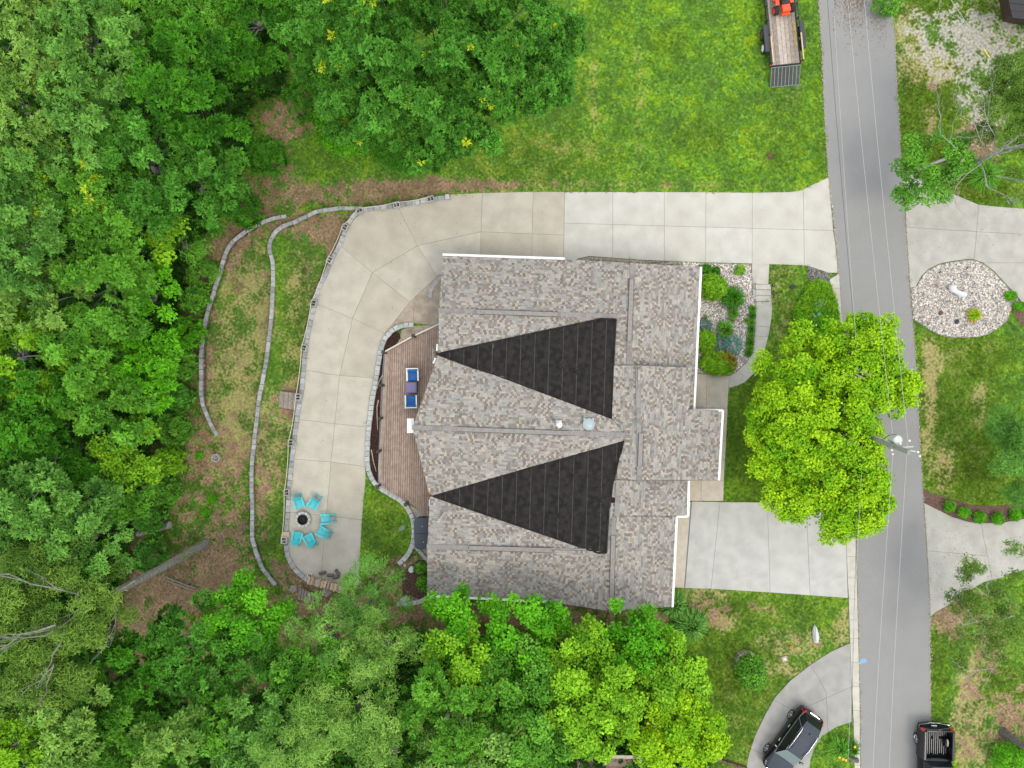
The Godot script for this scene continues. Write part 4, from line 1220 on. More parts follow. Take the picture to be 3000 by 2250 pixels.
func build_firepit() -> void:
	var c := P(889, 1521, 0.15)
	c.y = 0.03
	var pit := thing("fire_pit", "round fire pit of pale stone blocks with a black steel lining", "fire pit", c)
	for i in 12:
		var a0 := TAU * i / 12 + 0.03
		var a1 := TAU * (i + 1) / 12 - 0.03
		for k in 2:
			var b := Build.new()
			var pl := PackedVector2Array()
			for t in 4: pl.append(Vector2.from_angle(lerpf(a0, a1, t / 3.0) + 0.26 * k) * 0.51)
			for t in 4: pl.append(Vector2.from_angle(lerpf(a1, a0, t / 3.0) + 0.26 * k) * 0.345)
			b.prism(pl, k * 0.16, k * 0.16 + 0.15)
			part("stone_block", b, M.block_pale[R.randi() % 3], pit)
	var b := Build.new()
	b.lathe(Transform3D(), PackedVector2Array([Vector2(0.345, 0.0), Vector2(0.345, 0.33), Vector2(0.30, 0.33), Vector2(0.30, 0.03), Vector2(0, 0.03)]), 24)
	part("steel_lining", b, M.black, pit)
	b = Build.new()
	b.lathe(Transform3D(), PackedVector2Array([Vector2(0.3, 0.05), Vector2(0.15, 0.10), Vector2(0, 0.11)]), 12)
	part("ash", b, M.ash, pit)
	for i in 5:
		b = Build.new()
		var d := Vector3(cos(i * 1.3), 0, sin(i * 1.3)) * 0.2
		b.tube(PackedVector3Array([d + Vector3(0, 0.14, 0), -d * 0.6 + Vector3(0.02, 0.19, 0.03)]), PackedFloat32Array([0.035, 0.028]), 5)
		part("charred_log", b, M.ash, pit)
	var seats := [
		[878, 1475, 0.30, 0.95, "turquoise slatted chair north of the fire pit, nearest the driveway wall"],
		[919, 1477, -0.52, 0.85, "turquoise slatted chair north of the fire pit with its rear legs towards the deck"],
		[954, 1520, -1.0, 0.06, "turquoise slatted chair straight east of the fire pit, facing it squarely"],
		[945, 1557, -0.88, -0.47, "turquoise slatted chair southeast of the fire pit, nearest the crossing joints"],
		[907, 1577, -0.5, -0.87, "middle turquoise chair of the three south of the fire pit"],
		[872, 1571, 0.22, -0.97, "turquoise slatted chair south of the fire pit, nearest the driveway wall"]]
	var first: Node3D = null
	for q in seats:
		var p := P(q[0], q[1], 0.3)
		p.y = 0.03
		var o: Node3D
		if first == null:
			o = thing("garden_chair", q[4], "chair", p, 0, "turquoise chairs round the fire pit")
			adirondack(o)
			first = o
		else:
			o = first.duplicate()
			o.name = "garden_chair"
			add_child(o, true)
			o.position = p
			tag(o, q[4], "chair", "turquoise chairs round the fire pit")
		o.rotation.y = atan2(q[2], q[3])
		o.scale = Vector3(0.86, 0.86, 0.86)
	# firewood at the end of the slab, split pieces stacked in a long rick
	var kinds := []
	for v in 4:
		var lb := Build.new()
		var pl := PackedVector2Array()
		var m := 4 + v % 3
		for i in m: pl.append(Vector2.from_angle(TAU * i / m + R.randf_range(-0.3, 0.3)) * R.randf_range(0.055, 0.085))
		var t := Basis(Vector3.RIGHT, -PI / 2)
		var lm := Build.new()
		lm.prism(pl, -0.22, 0.22)
		for i in range(0, lm.v.size()):
			lm.v[i] = t * lm.v[i]
			lm.n[i] = t * lm.n[i]
		kinds.append(lm.mesh())
	var woods := [M.wood_pale, M.wood_pale, M.wood_grey[1], mottled(62, [0.30, 0.19, 0.10], [0.48, 0.33, 0.2], 0.4, 0.3, 0.2), M.wood_grey[2]]
	var dir := P(1019, 1718) - P(909, 1690)
	for row in 4:
		for i in 27:
			var t := (i + 0.5 * (row % 2)) / 27.0
			var p := P(909, 1690) + dir * t
			var o := put("firewood_log", kinds[R.randi() % 4], woods[R.randi() % 5], self, Transform3D(Basis(Vector3.UP, -dir.signed_angle_to(Vector3.RIGHT, Vector3.UP) + R.randf_range(-0.12, 0.12)) * Basis(Vector3.BACK, R.randf() * TAU), Vector3(p.x + R.randf_range(-0.02, 0.02), 0.10 + row * 0.115, p.z + 0.12 + R.randf_range(-0.07, 0.07))))
			tag(o, "split log of pale firewood in the stack at the end of the back driveway", "log", "firewood in the stack")
	for q in [[945, 1678, 0.25, "dark bark log lying along the front of the firewood stack, near the bucket"], [989, 1676, -0.9, "dark split log standing out at the back corner of the firewood stack"], [968, 1685, 0.1, "short dark log on the slab between two others in front of the firewood stack"], [985, 1690, 0.3, "dark log lying close against the firewood, at the end away from the bucket"]]:
		var b2 := Build.new()
		b2.tube(PackedVector3Array([Vector3(-0.22, 0, 0), Vector3(0, 0.01, 0), Vector3(0.22, 0, 0)]), PackedFloat32Array([0.1, 0.105, 0.095]), 7)
		var o := part("firewood_log", b2, M.bark, self)
		o.position = P(q[0], q[1], 0.12)
		o.rotation.y = q[2]
		tag(o, q[3], "log", "dark logs in front of the stack")
	var bk := thing("bucket", "small white metal bucket at the wall end of the firewood", "bucket", P(911, 1683, 0.03))
	b = Build.new()
	b.lathe(Transform3D(), PackedVector2Array([Vector2(0.12, 0), Vector2(0.16, 0.32), Vector2(0.17, 0.33), Vector2(0.15, 0.33), Vector2(0.11, 0.03), Vector2(0, 0.03)]), 16)
	part("pail", b, M.white, bk)
	b = Build.new()
	b.tube(PackedVector3Array([Vector3(-0.16, 0.32, 0), Vector3(-0.1, 0.2, 0.17), Vector3(0.1, 0.2, 0.17), Vector3(0.16, 0.32, 0)]), PackedFloat32Array([0.008, 0.008, 0.008, 0.008]), 4)
	part("bail_handle", b, M.steel, bk)
	# timber lying on the wall beside the last chair
	var tm := Build.new()
	for i in 3: tm.at(-0.11 + i * 0.11, 0.06, 0.0, 0.10, 0.12, 0.52 - 0.04 * i, 0.1)
	var to := part("timber_offcut", tm, M.wood_pale, self)
	to.position = P(838, 1565, 0.12)
	to.rotation.y = PI / 2 - 0.1
	tag(to, "pale sawn timber offcut resting on the driveway wall beside the last post", "timber")
	# stepping stones and wooden steps below the stack
	var sp := thing("log_steps", "flight of six weathered wooden steps below the firewood stack", "steps")
	for i in 6:
		var p := ground(880 + i * 7.6, 1738 + i * 2.6)
		var s := Build.new()
		s.box(Transform3D(Basis(Vector3.UP, -0.12), p + Vector3(0, 0.06, 0)), Vector3(0.145, 0.14, 0.78 - 0.03 * i))
		part("tread", s, [M.wood_grey[2], M.sandstone][i % 2], sp)
	for q in [[859, 1725, 0.34, "square flagstone just west of the wooden steps"], [958, 1731, 0.42, "pointed flagstone tucked against the firewood stack"]]:
		var s := Build.new()
		var pl := PackedVector2Array()
		for i in 5: pl.append(Vector2.from_angle(TAU * i / 5 + 0.4) * q[2] * R.randf_range(0.8, 1.1))
		s.prism(pl, 0, 0.06)
		var o := part("flagstone", s, M.sandstone, self)
		o.position = ground(q[0], q[1])
		tag(o, q[3], "flagstone")

# ---------------------------------------------------------------- vehicles
func wheel(o: Node3D, x: float, z: float, r: float, w: float, rim: Material) -> void:
	var s := 1.0 if x > 0 else -1.0
	var t := Transform3D(Basis(Vector3.BACK, -s * PI / 2), Vector3(x, r, z))
	var b := Build.new()
	b.lathe(t, PackedVector2Array([Vector2(0, -w / 2), Vector2(r * 0.9, -w / 2), Vector2(r, -w * 0.3), Vector2(r, w * 0.3), Vector2(r * 0.92, w / 2), Vector2(r * 0.66, w / 2), Vector2(r * 0.62, w * 0.3)]), 22)
	var ty := part("wheel", b, M.rubber, o)
	b = Build.new()
	b.lathe(t, PackedVector2Array([Vector2(r * 0.66, w * 0.5), Vector2(r * 0.6, w * 0.42), Vector2(r * 0.58, w * 0.15), Vector2(0, w * 0.15)]), 22)
	for i in 5:
		var a := TAU * i / 5
		b.bar(t * Vector3(0, w * 0.34, 0), t * Vector3(cos(a) * r * 0.6, w * 0.4, sin(a) * r * 0.6), r * 0.2, 0.03)
	b.lathe(t, PackedVector2Array([Vector2(r * 0.18, w * 0.3), Vector2(r * 0.16, w * 0.45), Vector2(0, w * 0.46)]), 10)
	part("rim", b, rim, ty)

func loft(rows: Array, cap := true) -> Build:
	var b := Build.new()
	for i in rows.size() - 1:
		for k in rows[i].size() - 1:
			b.quad(rows[i][k], rows[i][k + 1], rows[i + 1][k + 1], rows[i + 1][k])
	if cap:
		for e in [0, rows.size() - 1]:
			for k in range(1, rows[e].size() - 1):
				if e == 0: b.tri(rows[e][0], rows[e][k + 1], rows[e][k])
				else: b.tri(rows[e][0], rows[e][k], rows[e][k + 1])
	return b

func ring(z: float, wb: float, wm: float, wt: float, hb: float, hc: float, y0 := 0.26) -> Array:
	return [Vector3(wb, y0, z), Vector3(wm, 0.48, z), Vector3(wm, 0.78, z), Vector3(wt + 0.03, hb - 0.03, z), Vector3(wt, hb, z), Vector3(wt * 0.5, hc, z), Vector3(0, hc + 0.012, z), Vector3(-wt * 0.5, hc, z), Vector3(-wt, hb, z), Vector3(-wt - 0.03, hb - 0.03, z), Vector3(-wm, 0.78, z), Vector3(-wm, 0.48, z), Vector3(-wb, y0, z)]

func build_wagon() -> void:
	var c := P(2315, 2165, 0.3)
	c.y = 0.03
	var o := thing("parked_wagon", "black estate car with silver roof rails parked on the curved grey driveway", "car", c, atan2(-0.577, 0.816))
	var rows := []
	for q in [[-2.30, 0.58, 0.62, 0.58, 0.92, 0.94], [-2.20, 0.72, 0.80, 0.70, 0.99, 1.0], [-1.9, 0.8, 0.885, 0.77, 1.03, 1.04], [-1.2, 0.83, 0.91, 0.81, 1.03, 1.05], [0.0, 0.83, 0.91, 0.82, 1.0, 1.02], [0.8, 0.83, 0.91, 0.80, 0.97, 1.01], [1.15, 0.83, 0.91, 0.77, 0.95, 1.01], [1.6, 0.82, 0.90, 0.72, 0.90, 0.96], [2.0, 0.78, 0.85, 0.64, 0.83, 0.88], [2.2, 0.66, 0.74, 0.54, 0.74, 0.77], [2.3, 0.54, 0.58, 0.42, 0.62, 0.63]]:
		rows.append(ring(q[0], q[1], q[2], q[3], q[4], q[5]))
	put("body", loft(rows).smooth(), M.car_black, o)
	var hood := []
	for q in [[1.12, 0.72, 0.965, 1.022], [1.6, 0.66, 0.925, 0.985], [2.0, 0.56, 0.86, 0.905], [2.16, 0.46, 0.79, 0.81]]:
		hood.append([Vector3(q[1], q[2], q[0]), Vector3(q[1] * 0.5, q[3], q[0]), Vector3(0, q[3] + 0.014, q[0]), Vector3(-q[1] * 0.5, q[3], q[0]), Vector3(-q[1], q[2], q[0])])
	put("hood", loft(hood, false).smooth(), M.car_roof, o)
	# cabin: sill line, roof line
	var sill := [Vector3(0.70, 1.04, -2.08), Vector3(0.80, 1.05, -1.5), Vector3(0.81, 1.03, 0.0), Vector3(0.76, 1.0, 1.12)]
	var top := [Vector3(0.55, 1.52, -1.72), Vector3(0.61, 1.60, -1.3), Vector3(0.62, 1.62, -0.2), Vector3(0.58, 1.56, 0.42)]
	for s in [1, -1]:
		var b := Build.new()
		for i in 3:
			var f := Vector3(s, 1, 1)
			if s > 0: b.quad(sill[i] * f, top[i] * f, top[i + 1] * f, sill[i + 1] * f)
			else: b.quad(sill[i + 1] * f, top[i + 1] * f, top[i] * f, sill[i] * f)
		part("side_window", b, M.glass, o)
		var ch := Build.new()
		for i in range(0, 3):
			ch.bar(sill[i] * Vector3(s * 1.015, 1, 1), sill[i + 1] * Vector3(s * 1.015, 1, 1), 0.02, 0.02)
		ch.bar(sill[1] * Vector3(s * 1.01, 1, 1) + Vector3(0, 0, -0.1), top[1] * Vector3(s * 1.03, 0.985, 1) + Vector3(0, 0, 0.05), 0.02, 0.02)
		ch.bar(top[1] * Vector3(s * 1.03, 0.985, 1) + Vector3(0, 0, 0.05), top[3] * Vector3(s * 1.04, 0.99, 1), 0.018, 0.018)
		part("window_trim", ch, M.trim, o)
		var rl := Build.new()
		rl.tube(PackedVector3Array([Vector3(s * 0.56, 1.60, -1.28), Vector3(s * 0.565, 1.67, -1.15), Vector3(s * 0.57, 1.68, -0.3), Vector3(s * 0.55, 1.60, 0.25)]), PackedFloat32Array([0.022, 0.024, 0.024, 0.02]), 6)
		part("roof_rail", rl, M.chrome, o)
		var mi := Build.new()
		mi.chamfered(Transform3D(Basis(Vector3.UP, s * 0.2), Vector3(s * 1.0, 1.06, 0.72)), Vector3(0.24, 0.15, 0.12), 0.03)
		mi.bar(Vector3(s * 0.8, 1.02, 0.75), Vector3(s * 0.95, 1.04, 0.72), 0.05, 0.04)
		part("door_mirror", mi, M.car_black, o)
		for z in [-0.75, 0.3]:
			var dh := Build.new()
			dh.at(s * 0.905, 0.86, z, 0.03, 0.03, 0.2)
			part("door_handle", dh, M.chrome, o)
		var tl := Build.new()
		var l0 := [Vector3(s * 0.60, 1.04, -2.19), Vector3(s * 0.76, 1.06, -1.98), Vector3(s * 0.83, 0.80, -2.05), Vector3(s * 0.66, 0.76, -2.27)]
		for e in l0.size(): l0[e] = l0[e] * Vector3(1.02, 1, 1.02)
		tl.quad(l0[0], l0[1], l0[2], l0[3])
		tl.quad(l0[0] + Vector3(0, 0.02, 0.03), l0[1] + Vector3(0, 0.02, 0.1), l0[1], l0[0])
		part("taillight", tl, M.tail_red, o)
		var hl := Build.new()
		hl.quad(Vector3(s * 0.66, 0.80, 2.12), Vector3(s * 0.80, 0.84, 1.88), Vector3(s * 0.87, 0.68, 1.95), Vector3(s * 0.72, 0.64, 2.2))
		part("headlight", hl, M.white, o)
	var ws := Build.new()
	ws.quad(Vector3(0.75, 1.015, 1.14), Vector3(0.57, 1.56, 0.44), Vector3(-0.57, 1.56, 0.44), Vector3(-0.75, 1.015, 1.14))
	part("windshield", ws, M.windscreen, o)
	var rw := Build.new()
	rw.quad(Vector3(0.68, 1.05, -2.1), Vector3(-0.68, 1.05, -2.1), Vector3(-0.54, 1.51, -1.74), Vector3(0.54, 1.51, -1.74))
	part("rear_window", rw, M.glass, o)
	var rf := []
	for q in [[-1.74, 0.55, 1.52], [-1.3, 0.61, 1.61], [-0.2, 0.62, 1.63], [0.42, 0.58, 1.57]]:
		rf.append([Vector3(q[1], q[2] - 0.015, q[0]), Vector3(q[1] * 0.6, q[2] + 0.025, q[0]), Vector3(0, q[2] + 0.032, q[0]), Vector3(-q[1] * 0.6, q[2] + 0.025, q[0]), Vector3(-q[1], q[2] - 0.015, q[0])])
	put("roof_panel", loft(rf, false).smooth(), M.car_roof, o)
	var sl := Build.new()
	for z in [-1.12, -0.86, -0.4, 0.2]: sl.at(0, 1.662 - (0.05 if z > 0 else 0.0), z, 0.86, 0.012, 0.018)
	for s in [-1, 1]: sl.at(s * 0.43, 1.64, -0.33, 0.016, 0.03, 1.06)
	part("sunroof_seam", sl, M.black, o)
	var an := Build.new()
	an.at(0.0, 1.68, -1.2, 0.03, 0.06, 0.14)
	part("antenna", an, M.black, o)
	var pl := Build.new()
	pl.box(Transform3D(Basis(Vector3.RIGHT, 0.35), Vector3(0, 0.9, -2.31)), Vector3(0.46, 0.15, 0.02))
	pl.at(0, 1.0, -2.24, 0.7, 0.025, 0.03)
	part("license_plate", pl, M.chrome, o)
	var gr := Build.new()
	gr.at(0, 0.62, 2.3, 0.9, 0.16, 0.03)
	part("grille", gr, M.chrome, o)
	var wp := Build.new()
	wp.bar(Vector3(0.6, 1.04, 1.16), Vector3(-0.1, 1.05, 1.17), 0.02, 0.02)
	wp.bar(Vector3(-0.05, 1.04, 1.16), Vector3(-0.6, 1.05, 1.14), 0.02, 0.02)
	part("wiper", wp, M.black, o)
	for z in [-1.33, 1.35]:
		for s in [-1, 1]: wheel(o, s * 0.83, z, 0.345, 0.24, M.chrome)

func build_pickup() -> void:
	var c := P(2747, 2128, 1.0)
	var o := thing("pickup_truck", "black pickup truck with an empty ribbed bed, cut off by the bottom of the view", "pickup truck", Vector3(c.x, 0.02, c.z + 0.1), -0.03)
	# z runs forward from the rear bumper
	var L := 5.3
	for s in [-1, 1]:
		var b := Build.new()
		b.chamfered(Transform3D(Basis(), Vector3(s * 0.91, 0.83, 1.05)), Vector3(0.16, 0.86, 1.86), 0.05)
		part("bed_side", b, M.car_black, o)
		var r := Build.new()
		r.at(s * 0.85, 1.268, 1.05, 0.03, 0.02, 1.84)
		part("bed_rail", r, M.spa, o)
		var tl := Build.new()
		tl.chamfered(Transform3D(Basis(), Vector3(s * 0.93, 0.98, 0.13)), Vector3(0.15, 0.34, 0.12), 0.03)
		part("taillight", tl, M.tail_red, o)
		var cb := Build.new()
		cb.quad(Vector3(s * 0.84, 1.1, 2.05), Vector3(s * 0.84, 1.1, 3.5), Vector3(s * 0.68, 1.66, 3.05), Vector3(s * 0.66, 1.66, 2.15))
		part("side_window", cb, M.glass, o)
	var fl := Build.new()
	fl.at(0, 0.66, 1.05, 1.68, 0.05, 1.86)
	part("bed_floor", fl, M.bed, o)
	var tg := Build.new()
	tg.chamfered(Transform3D(Basis(), Vector3(0, 0.95, 0.1)), Vector3(1.66, 0.62, 0.07), 0.02)
	part("tailgate", tg, M.car_black, o)
	for i in 12:
		var b := Build.new()
		var x := -0.72 + i * 0.131
		if i in [0, 1, 4, 8, 9, 11]:
			b.at(x, 0.70, 0.42, 0.03, 0.03, 0.42)
			b.at(x, 0.70, 1.28, 0.03, 0.03, 0.9)
		else:
			b.at(x, 0.70, 1.0, 0.03, 0.03, 1.62)
		part("bed_rib", b, M.trim, o)
	var sp := Build.new()
	sp.lathe(Transform3D(Basis(Vector3.BACK, 0.15), Vector3(0.66, 0.72, 0.95)), PackedVector2Array([Vector2(0.0, 0.30), Vector2(0.1, 0.29), Vector2(0.14, 0.2), Vector2(0.15, 0.0)]), 16)
	for i in sp.v.size(): sp.v[i].z = 0.95 + (sp.v[i].z - 0.95) * 2.6
	part("wheel_housing", sp, M.car_black, o)
	var bm := Build.new()
	bm.prism(PackedVector2Array([Vector2(-0.98, 0.1), Vector2(-0.95, -0.06), Vector2(-0.5, -0.12), Vector2(-0.32, -0.16), Vector2(0.32, -0.16), Vector2(0.5, -0.12), Vector2(0.95, -0.06), Vector2(0.98, 0.1)]), 0.42, 0.62)
	part("rear_bumper", bm, M.car_black, o)
	var tr := Build.new()
	for q in [[-0.96, -0.03, -0.5, -0.10], [-0.5, -0.10, -0.32, -0.15], [-0.32, -0.15, 0.32, -0.15], [0.32, -0.15, 0.5, -0.10], [0.5, -0.10, 0.96, -0.03], [-0.96, -0.03, -0.985, 0.16]]:
		tr.bar(Vector3(q[0], 0.62, q[1]), Vector3(q[2], 0.62, q[3]), 0.03, 0.03)
	part("bumper_trim", tr, M.chrome, o)
	var pt := Build.new()
	pt.box(Transform3D(Basis(Vector3.RIGHT, 0.5), Vector3(-0.02, 0.60, 0.0)), Vector3(0.34, 0.16, 0.02))
	part("license_plate", pt, M.white, o)
	var lg := Build.new()
	lg.box(Transform3D(Basis(), Vector3(0.08, 1.12, 0.055)), Vector3(0.14, 0.05, 0.02))
	part("tailgate_latch", lg, M.chrome, o)
	var rows := []
	for q in [[1.98, 0.80, 0.95, 0.88, 1.10, 1.10], [3.6, 0.82, 0.96, 0.86, 1.08, 1.10], [3.8, 0.82, 0.95, 0.80, 1.05, 1.12], [4.7, 0.80, 0.94, 0.74, 1.0, 1.06], [5.2, 0.74, 0.86, 0.66, 0.9, 0.95], [5.35, 0.66, 0.72, 0.5, 0.7, 0.72]]:
		rows.append(ring(q[0], q[1], q[2], q[3], q[4], q[5], 0.36))
	put("body", loft(rows).smooth(), M.car_black, o)
	var rp := Build.new()
	rp.chamfered(Transform3D(Basis(), Vector3(0, 1.68, 2.6)), Vector3(1.36, 0.06, 0.95), 0.03)
	part("cab_roof", rp, M.car_roof, o)
	var w := Build.new()
	w.quad(Vector3(0.84, 1.1, 2.05), Vector3(0.66, 1.66, 2.15), Vector3(-0.66, 1.66, 2.15), Vector3(-0.84, 1.1, 2.05))
	part("rear_window", w, M.glass, o)
	w = Build.new()
	w.quad(Vector3(0.8, 1.1, 3.6), Vector3(-0.8, 1.1, 3.6), Vector3(-0.66, 1.66, 3.07), Vector3(0.66, 1.66, 3.07))
	part("windshield", w, M.glass, o)
	for z in [1.0, 4.3]:
		for s in [-1, 1]: wheel(o, s * 0.88, z, 0.38, 0.26, M.chrome)

func build_trailer() -> void:
	var c := P(2303, 187, 0.6)
	var t := atan2(18.0, 187.0)
	var o := thing("utility_trailer", "flat utility trailer with a grey plank deck and lowered mesh ramp on the lawn", "trailer", Vector3(c.x, 0, c.z), t)
	var x := -0.89
	for i in 7:
		var b := Build.new()
		var zz := -5.6
		b.at(x + 0.125, 0.575 + R.randf_range(-0.006, 0.006), zz / 2, 0.236, 0.04, -zz)
		part("deck_plank", b, M.wood_grey[(i * 2 + i / 3) % 3], o)
		x += 0.254
	for s in [-1, 1]:
		var b := Build.new()
		b.at(s * 0.94, 0.55, -2.8, 0.08, 0.14, 5.7)
		b.bar(Vector3(s * 0.97, 0.92, -5.6), Vector3(s * 0.97, 0.92, 0.0), 0.05, 0.05)
		for k in 7: b.at(s * 0.96, 0.74, -0.05 - k * 0.92, 0.05, 0.36, 0.05)
		part("side_rail", b, M.charcoal, o)
		var fd := Build.new()
		fd.chamfered(Transform3D(Basis(), Vector3(s * 1.16, 0.78, -1.68)), Vector3(0.32, 0.10, 1.75), 0.04)
		part("fender", fd, plain(0.03, 0.035, 0.042, 0.5), o)
		wheel(o, s * 1.19, -2.1, 0.34, 0.22, M.rust)
		wheel(o, s * 1.19, -1.24, 0.34, 0.22, M.white)
		var mk := Build.new()
		mk.at(s * 1.0, 0.62, 0.02, 0.1, 0.08, 0.06)
		part("marker_light", mk, M.red, o)
	var fr := Build.new()
	fr.at(0, 0.53, 0.03, 1.96, 0.1, 0.06)
	fr.at(0, 0.53, -5.65, 1.96, 0.1, 0.06)
	part("cross_member", fr, M.charcoal, o)
	var rb := Basis(Vector3.RIGHT, 0.40)
	var rt := Transform3D(rb, Vector3(0, 0.53, 0.1))
	var rm := Build.new()
	for q in [[0, 0, 0.03, 1.9, 0.05], [0, 0, 1.2, 1.9, 0.05]]: rm.box(rt * Transform3D(Basis(), Vector3(0, 0, q[2])), Vector3(q[3], 0.05, q[4]))
	for s in [-1, 1]: rm.box(rt * Transform3D(Basis(), Vector3(s * 0.93, 0, 0.62)), Vector3(0.05, 0.05, 1.2))
	var ramp := part("ramp", rm, plain(0.10, 0.115, 0.125, 0.5), o)
	for i in 7:
		var b := Build.new()
		b.box(rt * Transform3D(Basis(), Vector3(-0.70 + i * 0.235, 0, 0.62)), Vector3(0.035, 0.04, 1.14))
		part("ramp_bar", b, plain(0.17, 0.19, 0.20, 0.55), ramp)
	var ms := Build.new()
	for i in 22: ms.box(rt * Transform3D(Basis(), Vector3(0, -0.015, 0.06 + i * 0.053)), Vector3(1.84, 0.012, 0.022))
	for i in 30: ms.box(rt * Transform3D(Basis(), Vector3(-0.9 + i * 0.062, -0.02, 0.62)), Vector3(0.022, 0.01, 1.16))
	part("ramp_mesh", ms, plain(0.06, 0.06, 0.06, 0.7), ramp)
	# things carried on it
	for q in [[-0.95, -1.68, 0.02, "pale timber length lying along the trailer rail on its tyre side", 1.66], [0.99, -1.75, -0.08, "pale timber length lying along the trailer rail by the lane", 1.7]]:
		var b := Build.new()
		b.at(0, 0, 0, 0.075, 0.04, q[4])
		var w := part("timber_length", b, M.wood_pale, self)
		w.position = o.transform * Vector3(q[0], 0.97, q[1] + q[4] / 2)
		w.rotation.y = t
		tag(w, q[3], "timber", "timber lengths on the trailer")
	var rp := Build.new()
	for k in 3:
		var pts := PackedVector3Array()
		var rad := PackedFloat32Array()
		for i in 22:
			pts.append(Vector3(0.72 + 0.05 * sin(i * 1.7 + k * 2.0) + 0.03 * k, 0.62 + 0.02 * k, -2.6 + i * 0.075 + 0.06 * sin(i * 2.3 + k)))
			rad.append(0.011)
		rp.tube(pts, rad, 4)
	var ro := part("strap", rp, M.yellow, self)
	ro.transform = o.transform
	tag(ro, "tangled yellow strap lying on the trailer planks beside the lane rail", "strap")
	# the ride-on mower at the front of the trailer
	var m := thing("ride_on_mower", "orange ride-on lawn mower standing on the trailer", "lawn mower", o.transform * Vector3(0.06, 0.595, -3.55), t + 0.1)
	var hb := Build.new()
	hb.chamfered(Transform3D(Basis(), Vector3(0.03, 0.52, 0.24)), Vector3(0.52, 0.34, 0.46), 0.07)
	part("hood", hb, M.orange, m)
	hb = Build.new()
	hb.chamfered(Transform3D(Basis(), Vector3(0.03, 0.32, 0.52)), Vector3(0.56, 0.18, 0.12), 0.03)
	part("bumper", hb, M.orange, m)
	hb = Build.new()
	hb.chamfered(Transform3D(Basis(), Vector3(0.03, 0.56, -0.12)), Vector3(0.48, 0.34, 0.26), 0.06)
	part("engine_cover", hb, M.charcoal, m)
	for s in [-1, 1]:
		hb = Build.new()
		hb.box(Transform3D(Basis(Vector3.UP, s * 0.12), Vector3(s * 0.42, 0.55, -0.45)), Vector3(0.22, 0.06, 0.85))
		part("fender", hb, M.orange, m)
		wheel(m, s * 0.52, 0.18, 0.28, 0.26, M.orange)
		wheel(m, s * 0.45, -1.2, 0.18, 0.14, M.orange)
		hb = Build.new()
		hb.tube(PackedVector3Array([Vector3(s * 0.3, 0.6, -0.85), Vector3(s * 0.3, 1.0, -0.8), Vector3(s * 0.12, 1.05, -0.8)]), PackedFloat32Array([0.015, 0.015, 0.018]), 6)
		part("control_lever", hb, M.black, m)
	hb = Build.new()
	hb.chamfered(Transform3D(Basis(), Vector3(0, 0.62, -0.55)), Vector3(0.46, 0.14, 0.44), 0.05)
	hb.chamfered(Transform3D(Basis(Vector3.RIGHT, -0.15), Vector3(0, 0.86, -0.34)), Vector3(0.44, 0.42, 0.12), 0.05)
	part("seat", hb, M.black, m)
	hb = Build.new()
	hb.chamfered(Transform3D(Basis(), Vector3(0.58, 0.28, -0.12)), Vector3(0.42, 0.2, 0.7), 0.05)
	part("grass_chute", hb, M.charcoal, m)
	hb = Build.new()
	hb.chamfered(Transform3D(Basis(), Vector3(0, 0.25, -0.7)), Vector3(1.1, 0.16, 0.6), 0.04)
	part("mower_deck", hb, M.orange, m)

